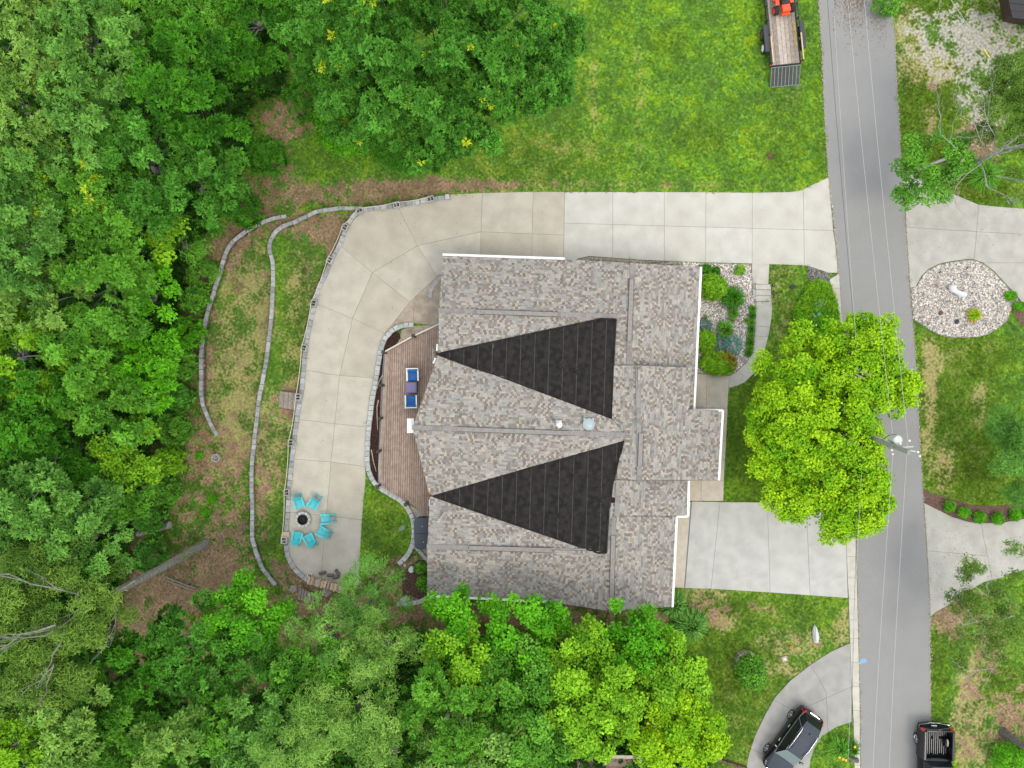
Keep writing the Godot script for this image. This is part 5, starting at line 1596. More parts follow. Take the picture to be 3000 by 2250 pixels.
# ---------------------------------------------------------------- pole, wires and small things
func build_pole() -> void:
	var base := P(2386, 1214, 0)
	var top := P(2664, 1325, 9.9)
	var o := thing("utility_pole", "weathered wooden utility pole carrying a grey transformer and overhead wires", "utility pole", base)
	var up := top - base
	var b := Build.new()
	b.tube(PackedVector3Array([Vector3(0, -0.3, 0), up * 0.5, up]), PackedFloat32Array([0.17, 0.15, 0.12]), 14)
	part("shaft", b, M.pole_wood, o)
	b = Build.new()
	var off := Vector3(-0.06, 0, -0.15)
	b.tube(PackedVector3Array([off, up * 0.4 + off, up * 0.84 + off]), PackedFloat32Array([0.035, 0.035, 0.03]), 6)
	part("conduit", b, M.conduit, o)
	var tp := P(2630, 1289, 8.55) - base
	b = Build.new()
	b.lathe(Transform3D(Basis(), tp - Vector3(0, 0.62, 0)), PackedVector2Array([Vector2(0, 0), Vector2(0.22, 0.0), Vector2(0.23, 0.04), Vector2(0.23, 0.6), Vector2(0.245, 0.61), Vector2(0.245, 0.65), Vector2(0.18, 0.70), Vector2(0, 0.72)]), 22)
	var tr := part("transformer", b, plain(0.45, 0.47, 0.46, 0.5), o)
	b = Build.new()
	b.lathe(Transform3D(Basis(), tp + Vector3(0.04, 0.08, 0.2)), PackedVector2Array([Vector2(0.05, 0), Vector2(0.06, 0.05), Vector2(0.03, 0.1), Vector2(0.05, 0.15), Vector2(0, 0.2)]), 10)
	part("bushing", b, M.white, tr)
	b = Build.new()
	b.tube(PackedVector3Array([tp + Vector3(-0.2, 0.02, -0.1), tp + Vector3(-0.1, 0.05, -0.3), tp + Vector3(-0.42, -0.1, -0.25), tp + Vector3(-0.58, -0.5, 0.05)]), PackedFloat32Array([0.018, 0.018, 0.018, 0.018]), 6)
	part("lead_wire", b, M.black, tr)
	var ar := Build.new()
	var fr := up.lerp(Vector3(), 0.12)
	for q in [[0.85, -0.25, 0.62, 0.05], [0.75, -0.35, 0.55, 0.3]]:
		ar.bar(up * 0.9, up * 0.9 + Vector3(q[0], q[1] * 0.2, q[3] - 0.1), 0.05, 0.06)
	part("crossarm", ar, M.galvanised, o)
	b = Build.new()
	for q in [[2689, 1324, 9.2], [2694, 1336, 9.0], [2612, 1318, 8.3], [2664, 1291, 8.9], [2615, 1330, 8.0]]:
		var p := P(q[0], q[1], q[2]) - base
		b.lathe(Transform3D(Basis(Vector3.BACK, 0.4), p), PackedVector2Array([Vector2(0.02, 0), Vector2(0.06, 0.03), Vector2(0.03, 0.06), Vector2(0.055, 0.09), Vector2(0.03, 0.13), Vector2(0.05, 0.16), Vector2(0, 0.2)]), 8)
	part("insulator", b, M.white, o)
	b = Build.new()
	for q in [[2612, 1318, 8.3, 0.72], [2689, 1324, 9.2, 0.93], [2630, 1300, 8.3, 0.84]]:
		b.bar(up * q[3], P(q[0], q[1], q[2]) - base, 0.05, 0.06)
	part("bracket", b, M.galvanised, o)
	# conductors
	var lines := [
		[2447, 0, 2524, 1230, 6.9, 2527, 1330, 2490, 2250, "thin pale overhead wire along the house side of the lane, dipping into the tree", M.wire, 0.0065],
		[2490, 0, 2615, 1269, 8.3, 2616, 1330, 2564, 2250, "pale overhead wire running to the bracket below the transformer", M.wire, 0.0075],
		[2539, 0, 2660, 1292, 8.9, 2659, 1300, 2612, 2250, "pale overhead wire passing on the far side of the transformer", M.wire, 0.0075],
		[2430, 0, 2500, 930, 6.2, 2520, 1240, 2498, 2250, "dark overhead cable along the lane on the house side", M.charcoal, 0.010]]
	for q in lines:
		var h: float = q[4]
		var a := P(q[0], q[1], h)
		var p := P(q[2], q[3], h)
		var e := P(q[5], q[6], h)
		var f := P(q[7], q[8], h)
		var pts := PackedVector3Array()
		var rad := PackedFloat32Array()
		for i in 13:
			var s := 1.6 - 1.6 * i / 12.0
			var d := p.lerp(a, s)
			pts.append(Vector3(d.x, h - 0.25 * sin(clampf(s / 1.6, 0, 1) * PI), d.z))
			rad.append(q[11])
		for i in 13:
			var s := 1.6 * i / 12.0
			var d := e.lerp(f, s)
			pts.append(Vector3(d.x, h - 0.25 * sin(clampf(s / 1.6, 0, 1) * PI), d.z))
			rad.append(q[11])
		var w := Build.new()
		w.tube(pts, rad, 5)
		tag(part("overhead_wire", w, q[10], self), q[9], "wire", "overhead wires along the lane")
	# guy wire with its yellow guard
	var gw := thing("guy_wire", "slanting guy wire with a yellow guard over the bare gravelly ground", "guy wire")
	var g0 := P(2930, 216, 0.1)
	var g1 := P(2780, -10, 2.6)
	b = Build.new()
	b.tube(PackedVector3Array([g0, g1, g1 + (g1 - g0) * 0.6]), PackedFloat32Array([0.016, 0.016, 0.016]), 5)
	part("cable", b, M.steel, gw)
	b = Build.new()
	b.tube(PackedVector3Array([g0.lerp(g1, 0.22), g0.lerp(g1, 0.34)]), PackedFloat32Array([0.04, 0.04]), 6)
	part("guard", b, M.yellow, gw)

func stump(x: float, y: float, r: float, label: String, called: String, cat: String, mat: Material, hollow := true, h := 0.22) -> void:
	var o := thing(called, label, cat, ground(x, y))
	var b := Build.new()
	var pr := PackedVector2Array([Vector2(r * 1.12, -0.1), Vector2(r, h * 0.5), Vector2(r, h), Vector2(r * 0.72, h)])
	if hollow: pr.append_array([Vector2(r * 0.68, h * 0.3), Vector2(0, h * 0.25)])
	else: pr.append(Vector2(0, h))
	b.lathe(Transform3D(), pr, 14)
	for i in b.v.size():
		var f := 1.0 + 0.09 * sin(b.v[i].x * 31.0 + b.v[i].z * 23.0)
		b.v[i] = Vector3(b.v[i].x * f, b.v[i].y, b.v[i].z * f)
	part("rim" if hollow else "block", b, mat, o)
	if hollow:
		var k := Build.new()
		k.at(0.02, h * 0.45, 0, r * 0.5, 0.05, r * 0.8, 0.4)
		part("core", k, M.wood_grey[2], o)

func rock(x: float, y: float, sx: float, sy: float, sz: float, turn: float, label: String, cat: String, mat: Material, called := "rock", seed_ := 1) -> void:
	var r := RandomNumberGenerator.new()
	r.seed = seed_
	var s := SphereMesh.new()
	s.radial_segments = 10
	s.rings = 6
	s.radius = 0.5
	s.height = 1.0
	var a := s.get_mesh_arrays()
	var f := FastNoiseLite.new()
	f.seed = seed_
	f.frequency = 1.4
	var v: PackedVector3Array = a[Mesh.ARRAY_VERTEX]
	for i in v.size(): v[i] = v[i] * (1.0 + 0.45 * f.get_noise_3dv(v[i])) * Vector3(sx, sy, sz)
	var b := Build.new()
	var ix: PackedInt32Array = a[Mesh.ARRAY_INDEX]
	for i in range(0, ix.size(), 3):
		if (v[ix[i + 1]] - v[ix[i]]).cross(v[ix[i + 2]] - v[ix[i]]).length() > 1e-7:
			b.tri(v[ix[i]], v[ix[i + 2]], v[ix[i + 1]])
	var o := part(called, b, mat, self)
	o.position = ground(x, y) + Vector3(0, sy * 0.22, 0)
	o.rotation.y = turn
	tag(o, label, cat)

func build_small_things() -> void:
	stump(634.5, 1341, 0.28, "hollow grey tree stump on the leaf litter below the outer wall", "tree_stump", "stump", M.bark_pale)
	stump(2256, 456, 0.17, "round rusty valve cover in the lawn above the driveway", "valve_cover", "valve cover", M.rust_brown, false, 0.05)
	stump(2322, 841, 0.16, "dark round drain cover in the front lawn beside the walk", "drain_cover", "drain cover", M.black, false, 0.06)
	stump(2316, 1893, 0.08, "small red marker cap in the corner lawn", "marker_cap", "marker", M.red, false, 0.1)
	var vb := thing("valve_box", "square pinkish valve box set in the corner lawn", "valve box", ground(2298, 1930), 0.3)
	var b := Build.new()
	b.at(0, 0.03, 0, 0.36, 0.06, 0.36)
	part("rim", b, plain(0.34, 0.25, 0.2), vb)
	b = Build.new()
	b.at(0, 0.066, 0, 0.2, 0.02, 0.16)
	part("lid", b, M.white_stone, vb)
	rock(2387, 1858, 0.36, 0.5, 1.1, 0.06, "long pale standing stone lying in the corner lawn", "stone", M.white_stone, "pale_stone", 4)
	for q in [[2260.5, 838, "path light nearest the driveway beside the front steps"], [2262.5, 855, "second path light from the driveway beside the front steps"], [2263.5, 871, "third path light from the driveway beside the front steps"], [2268, 890, "path light farthest from the driveway beside the front steps"]]:
		var o := thing("path_light", q[2], "path light", ground(q[0], q[1]), 0, "path lights beside the front steps")
		b = Build.new()
		b.lathe(Transform3D(), PackedVector2Array([Vector2(0.012, 0), Vector2(0.012, 0.3)]), 6)
		part("stake", b, M.black, o)
		b = Build.new()
		b.lathe(Transform3D(Basis(), Vector3(0, 0.28, 0)), PackedVector2Array([Vector2(0.085, 0), Vector2(0.08, 0.03), Vector2(0.03, 0.07), Vector2(0, 0.08)]), 12)
		part("cap", b, M.black, o)
		b = Build.new()
		b.lathe(Transform3D(Basis(), Vector3(0, 0.35, 0)), PackedVector2Array([Vector2(0.018, 0), Vector2(0.018, 0.02), Vector2(0, 0.022)]), 8)
		part("solar_cell", b, M.white, o)
	# rocks in the stone bed
	for q in [[2754, 917, 0.34, 0.2, 0.3, 0.3, "dark brown rock in the stone bed, on its lane side", 11], [2802, 942, 0.36, 0.22, 0.3, 1.0, "blackish rock in the stone bed beside the yellow tuft", 12], [2743, 840, 0.24, 0.18, 0.22, 0.0, "rounded reddish rock left of the white statue", 13], [2755, 797, 0.3, 0.12, 0.14, 0.2, "dark slate rock near the upper left edge of the stone bed", 14], [2832, 784, 0.14, 0.12, 0.3, -0.4, "narrow brown rock near the top of the stone bed", 15], [2876, 784, 0.2, 0.12, 0.14, 0.1, "small blue grey rock near the top right edge of the stone bed", 16], [2804, 846, 0.3, 0.16, 0.2, 0.0, "tan rock just behind the white statue", 17], [2778, 863, 0.26, 0.14, 0.16, 0.0, "beige rock in front of the white statue", 18]]:
		rock(q[0], q[1], q[2], q[3], q[4], q[5], q[6], "rock", [M.rust_brown, M.charcoal, plain(0.25, 0.14, 0.09), M.charcoal, M.rust_brown, plain(0.12, 0.13, 0.16), plain(0.3, 0.24, 0.17), plain(0.34, 0.29, 0.22)][q[7] - 11], "rock", q[7])
	# a low white statue lying on the stones
	var s := thing("statue", "low white stone statue lying on the river stones", "statue", ground(2800, 858))
	b = Build.new()
	var k := 1.0 / S
	var p := PackedVector3Array()
	for q in [[-24, -12, 0.16], [-14, -10, 0.2], [-4, -2, 0.2], [8, 4, 0.2], [20, 6, 0.18], [27, 6, 0.16]]: p.append(Vector3(q[0] * k, q[2], q[1] * k))
	b.tube(p, PackedFloat32Array([0.17, 0.23, 0.16, 0.17, 0.2, 0.1]), 10)
	put("torso", b.smooth(), M.white_stone, s)
	b = Build.new()
	b.tube(PackedVector3Array([Vector3(-26 * k, 0.2, -16 * k), Vector3(-18 * k, 0.3, -14 * k), Vector3(-6 * k, 0.26, -18 * k)]), PackedFloat32Array([0.1, 0.19, 0.08]), 10)
	put("head", b.smooth(), M.white_stone, s)
	b = Build.new()
	b.tube(PackedVector3Array([Vector3(20 * k, 0.16, 6 * k), Vector3(18 * k, 0.12, 16 * k), Vector3(20 * k, 0.06, 22 * k)]), PackedFloat32Array([0.13, 0.09, 0.07]), 8)
	b.tube(PackedVector3Array([Vector3(4 * k, 0.14, 6 * k), Vector3(10 * k, 0.08, 12 * k), Vector3(18 * k, 0.05, 10 * k)]), PackedFloat32Array([0.11, 0.08, 0.06]), 8)
	put("folded_legs", b.smooth(), M.white_stone, s)
	# ring of wood round the corner bush
	var rg := thing("tree_ring", "ring of upright weathered wood round a bush in the corner lawn", "tree ring", ground(2184, 1936))
	for i in 22:
		var a := TAU * i / 22
		b = Build.new()
		b.chamfered(Transform3D(Basis(Vector3.UP, -a), Vector3(cos(a) * 0.66, 0.2, sin(a) * 0.66)), Vector3(0.12, 0.42 + R.randf_range(-0.03, 0.03), 0.17), 0.02)
		part("stave", b, M.wood_grey[R.randi() % 3], rg)
	# driftwood in the island
	b = Build.new()
	b.tube(PackedVector3Array([P(2472, 2200, 0.25), P(2482, 2217, 0.2), P(2497, 2226, 0.16), P(2513, 2228, 0.14)]), PackedFloat32Array([0.05, 0.09, 0.13, 0.16]), 9)
	b.tube(PackedVector3Array([P(2486, 2219, 0.25), P(2470, 2230, 0.3)]), PackedFloat32Array([0.06, 0.03]), 6)
	tag(part("driftwood_log", b, M.bark, self), "dark gnarled log in the grass island by the sidewalk", "log")
	# scraps in the bed by the house corner
	rock(1206, 1669, 0.42, 0.12, 0.42, 0.2, "pale round stone in the leafy bed at the house corner", "stone", M.white_stone, "pale_stone", 21)
	rock(1187, 1758, 0.75, 0.2, 0.5, 0.2, "broad flat stone inside the low curved stone edge", "stone", M.grey_stone, "pale_stone", 22)
	rock(1186, 1655, 0.24, 0.16, 0.26, 0.4, "small pale blue block at the gap in the curved wall", "block", M.block_pale[1], "pale_stone", 23)
	rock(1178, 1547, 0.5, 0.05, 0.34, 0.6, "flat mossy green stepping stone in the lawn below the deck", "stone", plain(0.12, 0.2, 0.14), "pale_stone", 24)
	# shed at the far corner
	var sh := thing("shed", "dark roofed shed at the far corner across the lane", "shed")
	b = Build.new()
	b.prism(poly([2960, -60, 2975, 35, 3100, 60, 3100, -60], 1.2), -0.1, 2.3)
	part("wall", b, M.brown_post, sh)
	for i in 6:
		b = Build.new()
		var y0 := -80 + i * 22
		b.prism(poly([2938 + i * 5, y0, 2943 + i * 5, y0 + 21, 3130, y0 + 41, 3130, y0 + 20], 2.5), 2.4, 2.45 + 0.012 * (i % 2))
		part("roof_panel", b, plain(0.012, 0.011, 0.014, 0.6), sh)
	# neighbour's deck below the trees
	var nd := thing("neighbor_deck", "brown board deck with a grey rail glimpsed under the lime green trees", "deck")
	for i in 9:
		b = Build.new()
		b.bar(P(1690, 2222 + i * 6, 1.0), P(1905, 2224 + i * 6, 1.0), 0.125, 0.03)
		part("board", b, M.deck[i % 3], nd)
	b = Build.new()
	b.bar(P(1742, 2216, 1.9), P(1880, 2218, 1.9), 0.2, 0.05)
	b.bar(P(1876, 2218, 1.9), P(1880, 2300, 1.9), 0.14, 0.05)
	part("rail", b, M.wood_grey[1], nd)
	var fe := thing("timber_edging", "brown timber edging at the bottom of the corner lawn", "edging")
	for i in 3:
		b = Build.new()
		b.bar(ground(2098 + i * 30, 2222 + i * 9) + Vector3(0, 0.1, 0), ground(2126 + i * 30, 2230.4 + i * 9) + Vector3(0, 0.1, 0), 0.14, 0.24)
		part("timber", b, M.bark_mulch, fe)

# ---------------------------------------------------------------- foliage
var leaf_sets := {}

func leaf(b: Build, p: Vector3, d: Vector3, up: Vector3, length: float, width: float, fold := 0.3) -> void:
	var s := d.cross(up).normalized() * width * 0.5
	var m := p + d * length * 0.45
	var droop := up * width * fold
	b.tri(p, m + s + droop, p + d * length)
	b.tri(p, p + d * length, m - s + droop)

func leaf_cluster(kind: String, seed_: int) -> ArrayMesh:
	var r := RandomNumberGenerator.new()
	r.seed = seed_
	var b := Build.new()
	var n := 11
	for i in n:
		var f := r.randf_range(0.72, 1.2)
		b.col = Color(f * r.randf_range(0.92, 1.08), f, f * r.randf_range(0.8, 1.1))
		var a := i * 2.4 + r.randf() * 0.6
		var e := r.randf_range(-0.15, 0.95)
		var d := Vector3(cos(a) * cos(e), sin(e), sin(a) * cos(e))
		var up := (Vector3.UP - d * d.y + Vector3(r.randf() - 0.5, 0, r.randf() - 0.5) * 0.7).normalized()
		match kind:
			"oak": leaf(b, d * 0.03 + Vector3(0, r.randf_range(-0.08, 0.04), 0), d, up, r.randf_range(0.20, 0.30), r.randf_range(0.085, 0.125))
			"maple":
				var p := Vector3(r.randf_range(-0.22, 0.22), r.randf_range(-0.12, 0.12), r.randf_range(-0.22, 0.22))
				leaf(b, p, Vector3(d.x, d.y * 0.4, d.z).normalized(), up, r.randf_range(0.12, 0.18), r.randf_range(0.11, 0.16), 0.2)
			"feather":
				var p := Vector3(r.randf_range(-0.26, 0.26), r.randf_range(-0.12, 0.1), r.randf_range(-0.08, 0.08))
				leaf(b, p, Vector3(d.x, d.y * 0.5 - 0.15, d.z).normalized(), up, r.randf_range(0.14, 0.24), r.randf_range(0.028, 0.045))
			"small":
				var p := Vector3(r.randf_range(-0.07, 0.07), r.randf_range(-0.05, 0.05), r.randf_range(-0.07, 0.07))
				leaf(b, p, d, up, r.randf_range(0.06, 0.10), r.randf_range(0.04, 0.06), 0.2)
	return b.mesh()

func cluster_of(kind: String, v: int) -> ArrayMesh:
	var key := kind + str(v)
	if not leaf_sets.has(key): leaf_sets[key] = leaf_cluster(kind, hash(key) % 10000)
	return leaf_sets[key]

const TINTS := {
	"blue_green": [[0.0396, 0.1260, 0.0173], [0.1836, 0.4212, 0.0670]],
	"deep": [[0.0216, 0.0972, 0.0065], [0.0864, 0.3024, 0.0173]],
	"pale": [[0.0720, 0.1872, 0.0245], [0.2916, 0.5076, 0.0918]],
	"lime": [[0.1150, 0.3100, 0.0070], [0.3600, 0.5900, 0.0120]],
	"olive": [[0.0756, 0.1476, 0.0187], [0.2916, 0.4212, 0.0810]],
	"bright": [[0.0432, 0.1944, 0.0065], [0.1512, 0.4860, 0.0162]],
	"oak": [[0.0259, 0.1044, 0.0086], [0.1166, 0.3564, 0.0389]],
	"mid": [[0.0446, 0.1548, 0.0130], [0.1620, 0.4212, 0.0367]],
	"sun": [[0.0792, 0.2232, 0.0086], [0.2700, 0.5400, 0.0238]],
	"dusk": [[0.0468, 0.1080, 0.0115], [0.1944, 0.3348, 0.0486]],
	"painted_shade": [[0.0132, 0.0510, 0.0060], [0.0325, 0.0975, 0.0091]],  # darkened leaf colour, the shade between crowns painted in
}

var trunk_line := {}

func sphere_dir(low: float) -> Vector3:
	var y := R.randf_range(low, 1.0)
	var a := R.randf() * TAU
	var q := sqrt(1.0 - y * y)
	return Vector3(cos(a) * q, y, sin(a) * q)

func blend(tint: String, t: float) -> Color:
	var a: Array = TINTS[tint][0]
	var b: Array = TINTS[tint][1]
	return Color(lerpf(a[0], b[0], t), lerpf(a[1], b[1], t), lerpf(a[2], b[2], t))

# lobes: [x, y, radius in survey units, height of its top]; the crown is made of boughs spread over each lobe, and each bough of sprays of leaves
func tree(called: String, label: String, lobes: Array, tint: String, kind: String, o := {}) -> Node3D:
	var low := {}
	var main: Array = lobes[0]
	var hc0: float = main[3] * 0.76
	var c0 := P(main[0], main[1], hc0)
	var gp := ground(main[0], main[1])
	var foot := c0.lerp(gp, 1.0)
	if o.has("base"): foot = P(o.base[0], o.base[1], 0)
	foot.y = terrain(foot.x, foot.z)
	var root := thing(called, label, o.get("category", "tree"), foot, 0, o.get("group", ""))
	var buf: Array[PackedFloat32Array] = [PackedFloat32Array(), PackedFloat32Array(), PackedFloat32Array()]
	var wood := Build.new()
	var dens: float = o.get("density", 13.0)
	var size: float = o.get("size", 1.0)
	var open: float = o.get("open", 0.0)
	var noise := FastNoiseLite.new()
	noise.seed = int(main[0] + main[1])
	noise.frequency = 0.35
	var trunk_r: float = o.get("trunk", 0.16 + main[3] * 0.010)
	var ff: float = o.get("fork", 0.42)
	var fk := 1.0 if o.has("base") else ff
	var fork := Vector3((c0.x - foot.x) * fk, (hc0 - foot.y) * ff, (c0.z - foot.z) * fk)
	var bend := Vector3(fork.x * 0.5, fork.y * 0.5, fork.z * 0.5) + Vector3(R.randf_range(-0.2, 0.2), 0, R.randf_range(-0.2, 0.2))
	trunk_line[called] = [Vector3(0, 0.35, 0), bend, trunk_r]
	wood.tube(PackedVector3Array([Vector3(0, -0.2, 0), Vector3(0, 0.35, 0), bend, fork]), PackedFloat32Array([trunk_r * o.get("flare", 1.4), trunk_r * 1.15, trunk_r, trunk_r * 0.7]), 10)
	for l in lobes:
		var hc: float = l[3] * 0.76
		var c := P(l[0], l[1], hc)
		var rm: float = l[2] / S * (EYE - hc) / EYE
		var rv := minf(rm * 0.85, (l[3] - hc) * 1.15)
		var count := int(clampf(rm * rm * o.get("boughs", 3.0) * 1.75 * (1.0 - open * 0.5), 9, 330))
		for k in count:
			var d := sphere_dir(-0.30)
			if R.randf() < open: continue
			var far := R.randf_range(0.78, 1.0) if k % 4 else R.randf_range(0.3, 0.75)
			var bough := c + Vector3(d.x * rm * far, d.y * rv * far, d.z * rm * far)
			var rb := R.randf_range(0.30, 0.62) * minf(1.0, 0.5 + rm * 0.28)
			var bt := R.randf()
			if k % 5 == 0 and not o.has("no_limbs"):
				var to := bough - foot
				wood.tube(PackedVector3Array([fork * 0.95, fork.lerp(to, 0.55) + Vector3(0, 0.3, 0), to]), PackedFloat32Array([minf(trunk_r * 0.26, 0.07), minf(trunk_r * 0.13, 0.035), 0.01]), 5)
			var m := int(TAU * rb * rb * dens) + 4
			for j in m:
				var e := sphere_dir(-0.25)
				var p := bough + e * rb * R.randf_range(0.62, 1.12) * Vector3(1, 0.8, 1)
				var up := (e * 0.75 + Vector3.UP * 0.55 + Vector3(R.randf() - 0.5, 0, R.randf() - 0.5) * 0.6).normalized()
				var x := up.cross(Vector3(R.randf() - 0.5, R.randf() - 0.5, R.randf() - 0.5)).normalized()
				var s := size * R.randf_range(0.75, 1.25)
				var t := clampf(0.5 + 0.55 * noise.get_noise_3dv(p * 1.6) + 0.55 * (bt - 0.5) + R.randf_range(-0.25, 0.25), 0.0, 1.0)
				var col := blend(tint, t)
				if R.randf() < o.get("tips", 0.0) * (1.0 if bt > 0.7 else 0.2): col = Color(0.40, 0.50, 0.02)
				add_copy(buf[(k + j) % 3], Basis(x, up, x.cross(up)) * Basis.from_scale(Vector3(s, s, s)), p - foot, col)
	if o.has("bare"):
		for q in o.bare:
			bare_branch(wood, q[0] - foot, q[1] - foot, q[2], 3)
	part("trunk", wood, o.get("bark", M.bark), root)
	for v in 3:
		if buf[v].size(): copies("crown", cluster_of(kind, v), M.leaf, root, buf[v])
	return root

func bare_branch(b: Build, a: Vector3, e: Vector3, r: float, depth: int) -> void:
	var l := a.distance_to(e)
	var pts := PackedVector3Array([a])
	for i in 3: pts.append(a.lerp(e, (i + 1) / 4.0) + Vector3(R.randf() - 0.5, R.randf() - 0.5, R.randf() - 0.5) * l * 0.13)
	pts.append(e)
	b.tube(pts, PackedFloat32Array([r, r * 0.85, r * 0.7, r * 0.55, r * 0.35]), 5)
	if depth <= 0: return
	for i in 3:
		var s := pts[2 + i % 3]
		var d := (e - a).normalized().rotated(Vector3.UP, R.randf_range(-1.1, 1.1)) + Vector3(0, R.randf_range(-0.2, 0.45), 0)
		bare_branch(b, s, s + d * l * R.randf_range(0.3, 0.5), r * 0.5, depth - 1)

# a clipped or mounded bush: sprays over a rounded body
func bush(called: String, label: String, x: float, y: float, rx: float, ry: float, h: float, tint: String, kind: String, o := {}) -> void:
	var c := P(x, y, h * 0.5)
	c.y = terrain(c.x, c.z)
	var root := thing(called, label, o.get("category", "shrub"), c, 0, o.get("group", ""))
	var buf: Array[PackedFloat32Array] = [PackedFloat32Array(), PackedFloat32Array()]
	var ax := rx / S * 0.93
	var az := ry / S * 0.93
	var n := int(o.get("dens", 260.0) * (ax + 0.1) * (az + 0.1) * 2.0) + 30
	var noise := FastNoiseLite.new()
	noise.seed = int(x)
	noise.frequency = 1.6
	for i in n:
		var e := sphere_dir(-0.2)
		var k := R.randf_range(0.72, 1.04) * (1.0 + 0.16 * noise.get_noise_3dv(e * 2.0))
		var p := Vector3(e.x * ax * k, h * 0.35 + e.y * h * 0.6 * k, e.z * az * k)
		var up := (e + Vector3.UP * 0.4 + Vector3(R.randf() - 0.5, 0, R.randf() - 0.5) * 0.5).normalized()
		var xx := up.cross(Vector3(R.randf() - 0.5, R.randf() - 0.5, R.randf() - 0.5)).normalized()
		var s: float = o.get("size", 1.0) * R.randf_range(0.75, 1.25)
		var col := blend(tint, clampf(0.5 + 0.6 * noise.get_noise_3dv(p) + R.randf_range(-0.35, 0.35), 0, 1))
		if o.has("blush") and e.x + e.y * 0.4 - e.z * 0.7 > 0.45 + R.randf() * 0.6: col = Color(0.34, 0.17, 0.03).lerp(col, R.randf() * 0.6)
		add_copy(buf[i % 2], Basis(xx, up, xx.cross(up)) * Basis.from_scale(Vector3(s, s, s)), p, col)
	var st := Build.new()
	for i in 4: st.tube(PackedVector3Array([Vector3(0, -0.05, 0), Vector3(cos(i * 1.6) * ax * 0.5, h * 0.6, sin(i * 1.6) * az * 0.5)]), PackedFloat32Array([0.03, 0.012]), 5)
	part("stem", st, M.bark, root)
	for v in 2: copies("foliage", cluster_of(kind, v), M.leaf, root, buf[v])

# a tuft of arching blades
func tuft(called: String, label: String, x: float, y: float, r: float, h: float, tint: String, n: int, o := {}) -> void:
	var c := P(x, y, h * 0.4)
	c.y = terrain(c.x, c.z)
	var root := thing(called, label, o.get("category", "plant"), c, 0, o.get("group", ""))
	var b := Build.new()
	var rm := r / S
	for i in n:
		var a := R.randf() * TAU
		var reach := rm * R.randf_range(0.08, 1.05)
		var d := Vector3(cos(a), 0, sin(a))
		var bw: float = o.get("blade", 0.018)
		var s := Vector3(-sin(a), 0, cos(a)) * bw
		var st := d * rm * R.randf() * 0.3
		var hh := h * R.randf_range(0.6, 1.1) * (1.2 - 0.5 * reach / rm)
		var col := blend(tint, R.randf())
		if o.has("tip") and reach > rm * 0.8: col = o.tip
		b.col = col
		var p0 := st
		var p1 := st + d * reach * 0.4 + Vector3(0, hh, 0)
		var p2 := st + d * reach * 0.78 + Vector3(0, hh * 0.95, 0)
		var p3 := st + d * reach + Vector3(0, hh * 0.55, 0)
		b.quad(p0 - s * 0.7, p0 + s * 0.7, p1 + s, p1 - s)
		b.quad(p1 - s, p1 + s, p2 + s * 0.8, p2 - s * 0.8)
		b.tri(p2 - s * 0.8, p2 + s * 0.8, p3)
	var f := part("blades", b, M.needle, root)
	f.set_meta("kind", "stuff")
	if o.has("flowers"):
		for q in o.flowers:
			var k := Build.new()
			for i in 6:
				var a := TAU * i / 6
				leaf(k, Vector3(), Vector3(cos(a), 0.35, sin(a)).normalized(), Vector3.UP, 0.11, 0.07)
			var fl := part("flower", k, M.flower, root)
			fl.position = P(q[0], q[1], h * 1.15) - c

# broad-leaved hosta: every leaf a piece
var hosta_mesh := {}
func hosta(label: String, x: float, y: float, r: float, n: int, tone_: Array) -> void:
	var c := P(x, y, 0.25)
	c.y = terrain(c.x, c.z)
	var root := thing("hosta", label, "plant", c, 0, "broad leaved blue green plants")
	if hosta_mesh.is_empty():
		for v in 3:
			var b := Build.new()
			var rows := []
			for i in 5:
				var t := i / 4.0
				var w := 0.11 * sin(PI * pow(t, 0.75)) + 0.002
				var y0 := 0.05 * sin(PI * t) - 0.06 * t * t
				rows.append([Vector3(-w, y0 + 0.03, t * 0.26), Vector3(0, y0, t * 0.26), Vector3(w, y0 + 0.03, t * 0.26)])
			for i in 4:
				for k in 2: b.quad(rows[i][k], rows[i][k + 1], rows[i + 1][k + 1], rows[i + 1][k])
			hosta_mesh[v] = b.mesh()
	var mats := []
	for f in [0.75, 1.0, 1.3]:
		var m := plain(tone_[0] * f, tone_[1] * f, tone_[2] * f, 0.5)
		m.cull_mode = BaseMaterial3D.CULL_DISABLED
		mats.append(m)
	var rm := r / S
	for i in n:
		var k := sqrt((i + 0.3) / n)
		var a := i * 2.4
		var d := Basis(Vector3.UP, PI / 2 - a) * Basis(Vector3.RIGHT, lerpf(-0.7, 0.05, k) + R.randf_range(-0.15, 0.15))
		var s := R.randf_range(0.75, 1.15)
		put("leaf", hosta_mesh[i % 3], mats[R.randi() % 3], root, Transform3D(d * Basis.from_scale(Vector3(s, s, s)), Vector3(cos(a) * rm * k * 0.72, 0.36 - 0.2 * k + R.randf_range(0, 0.05), sin(a) * rm * k * 0.72)))

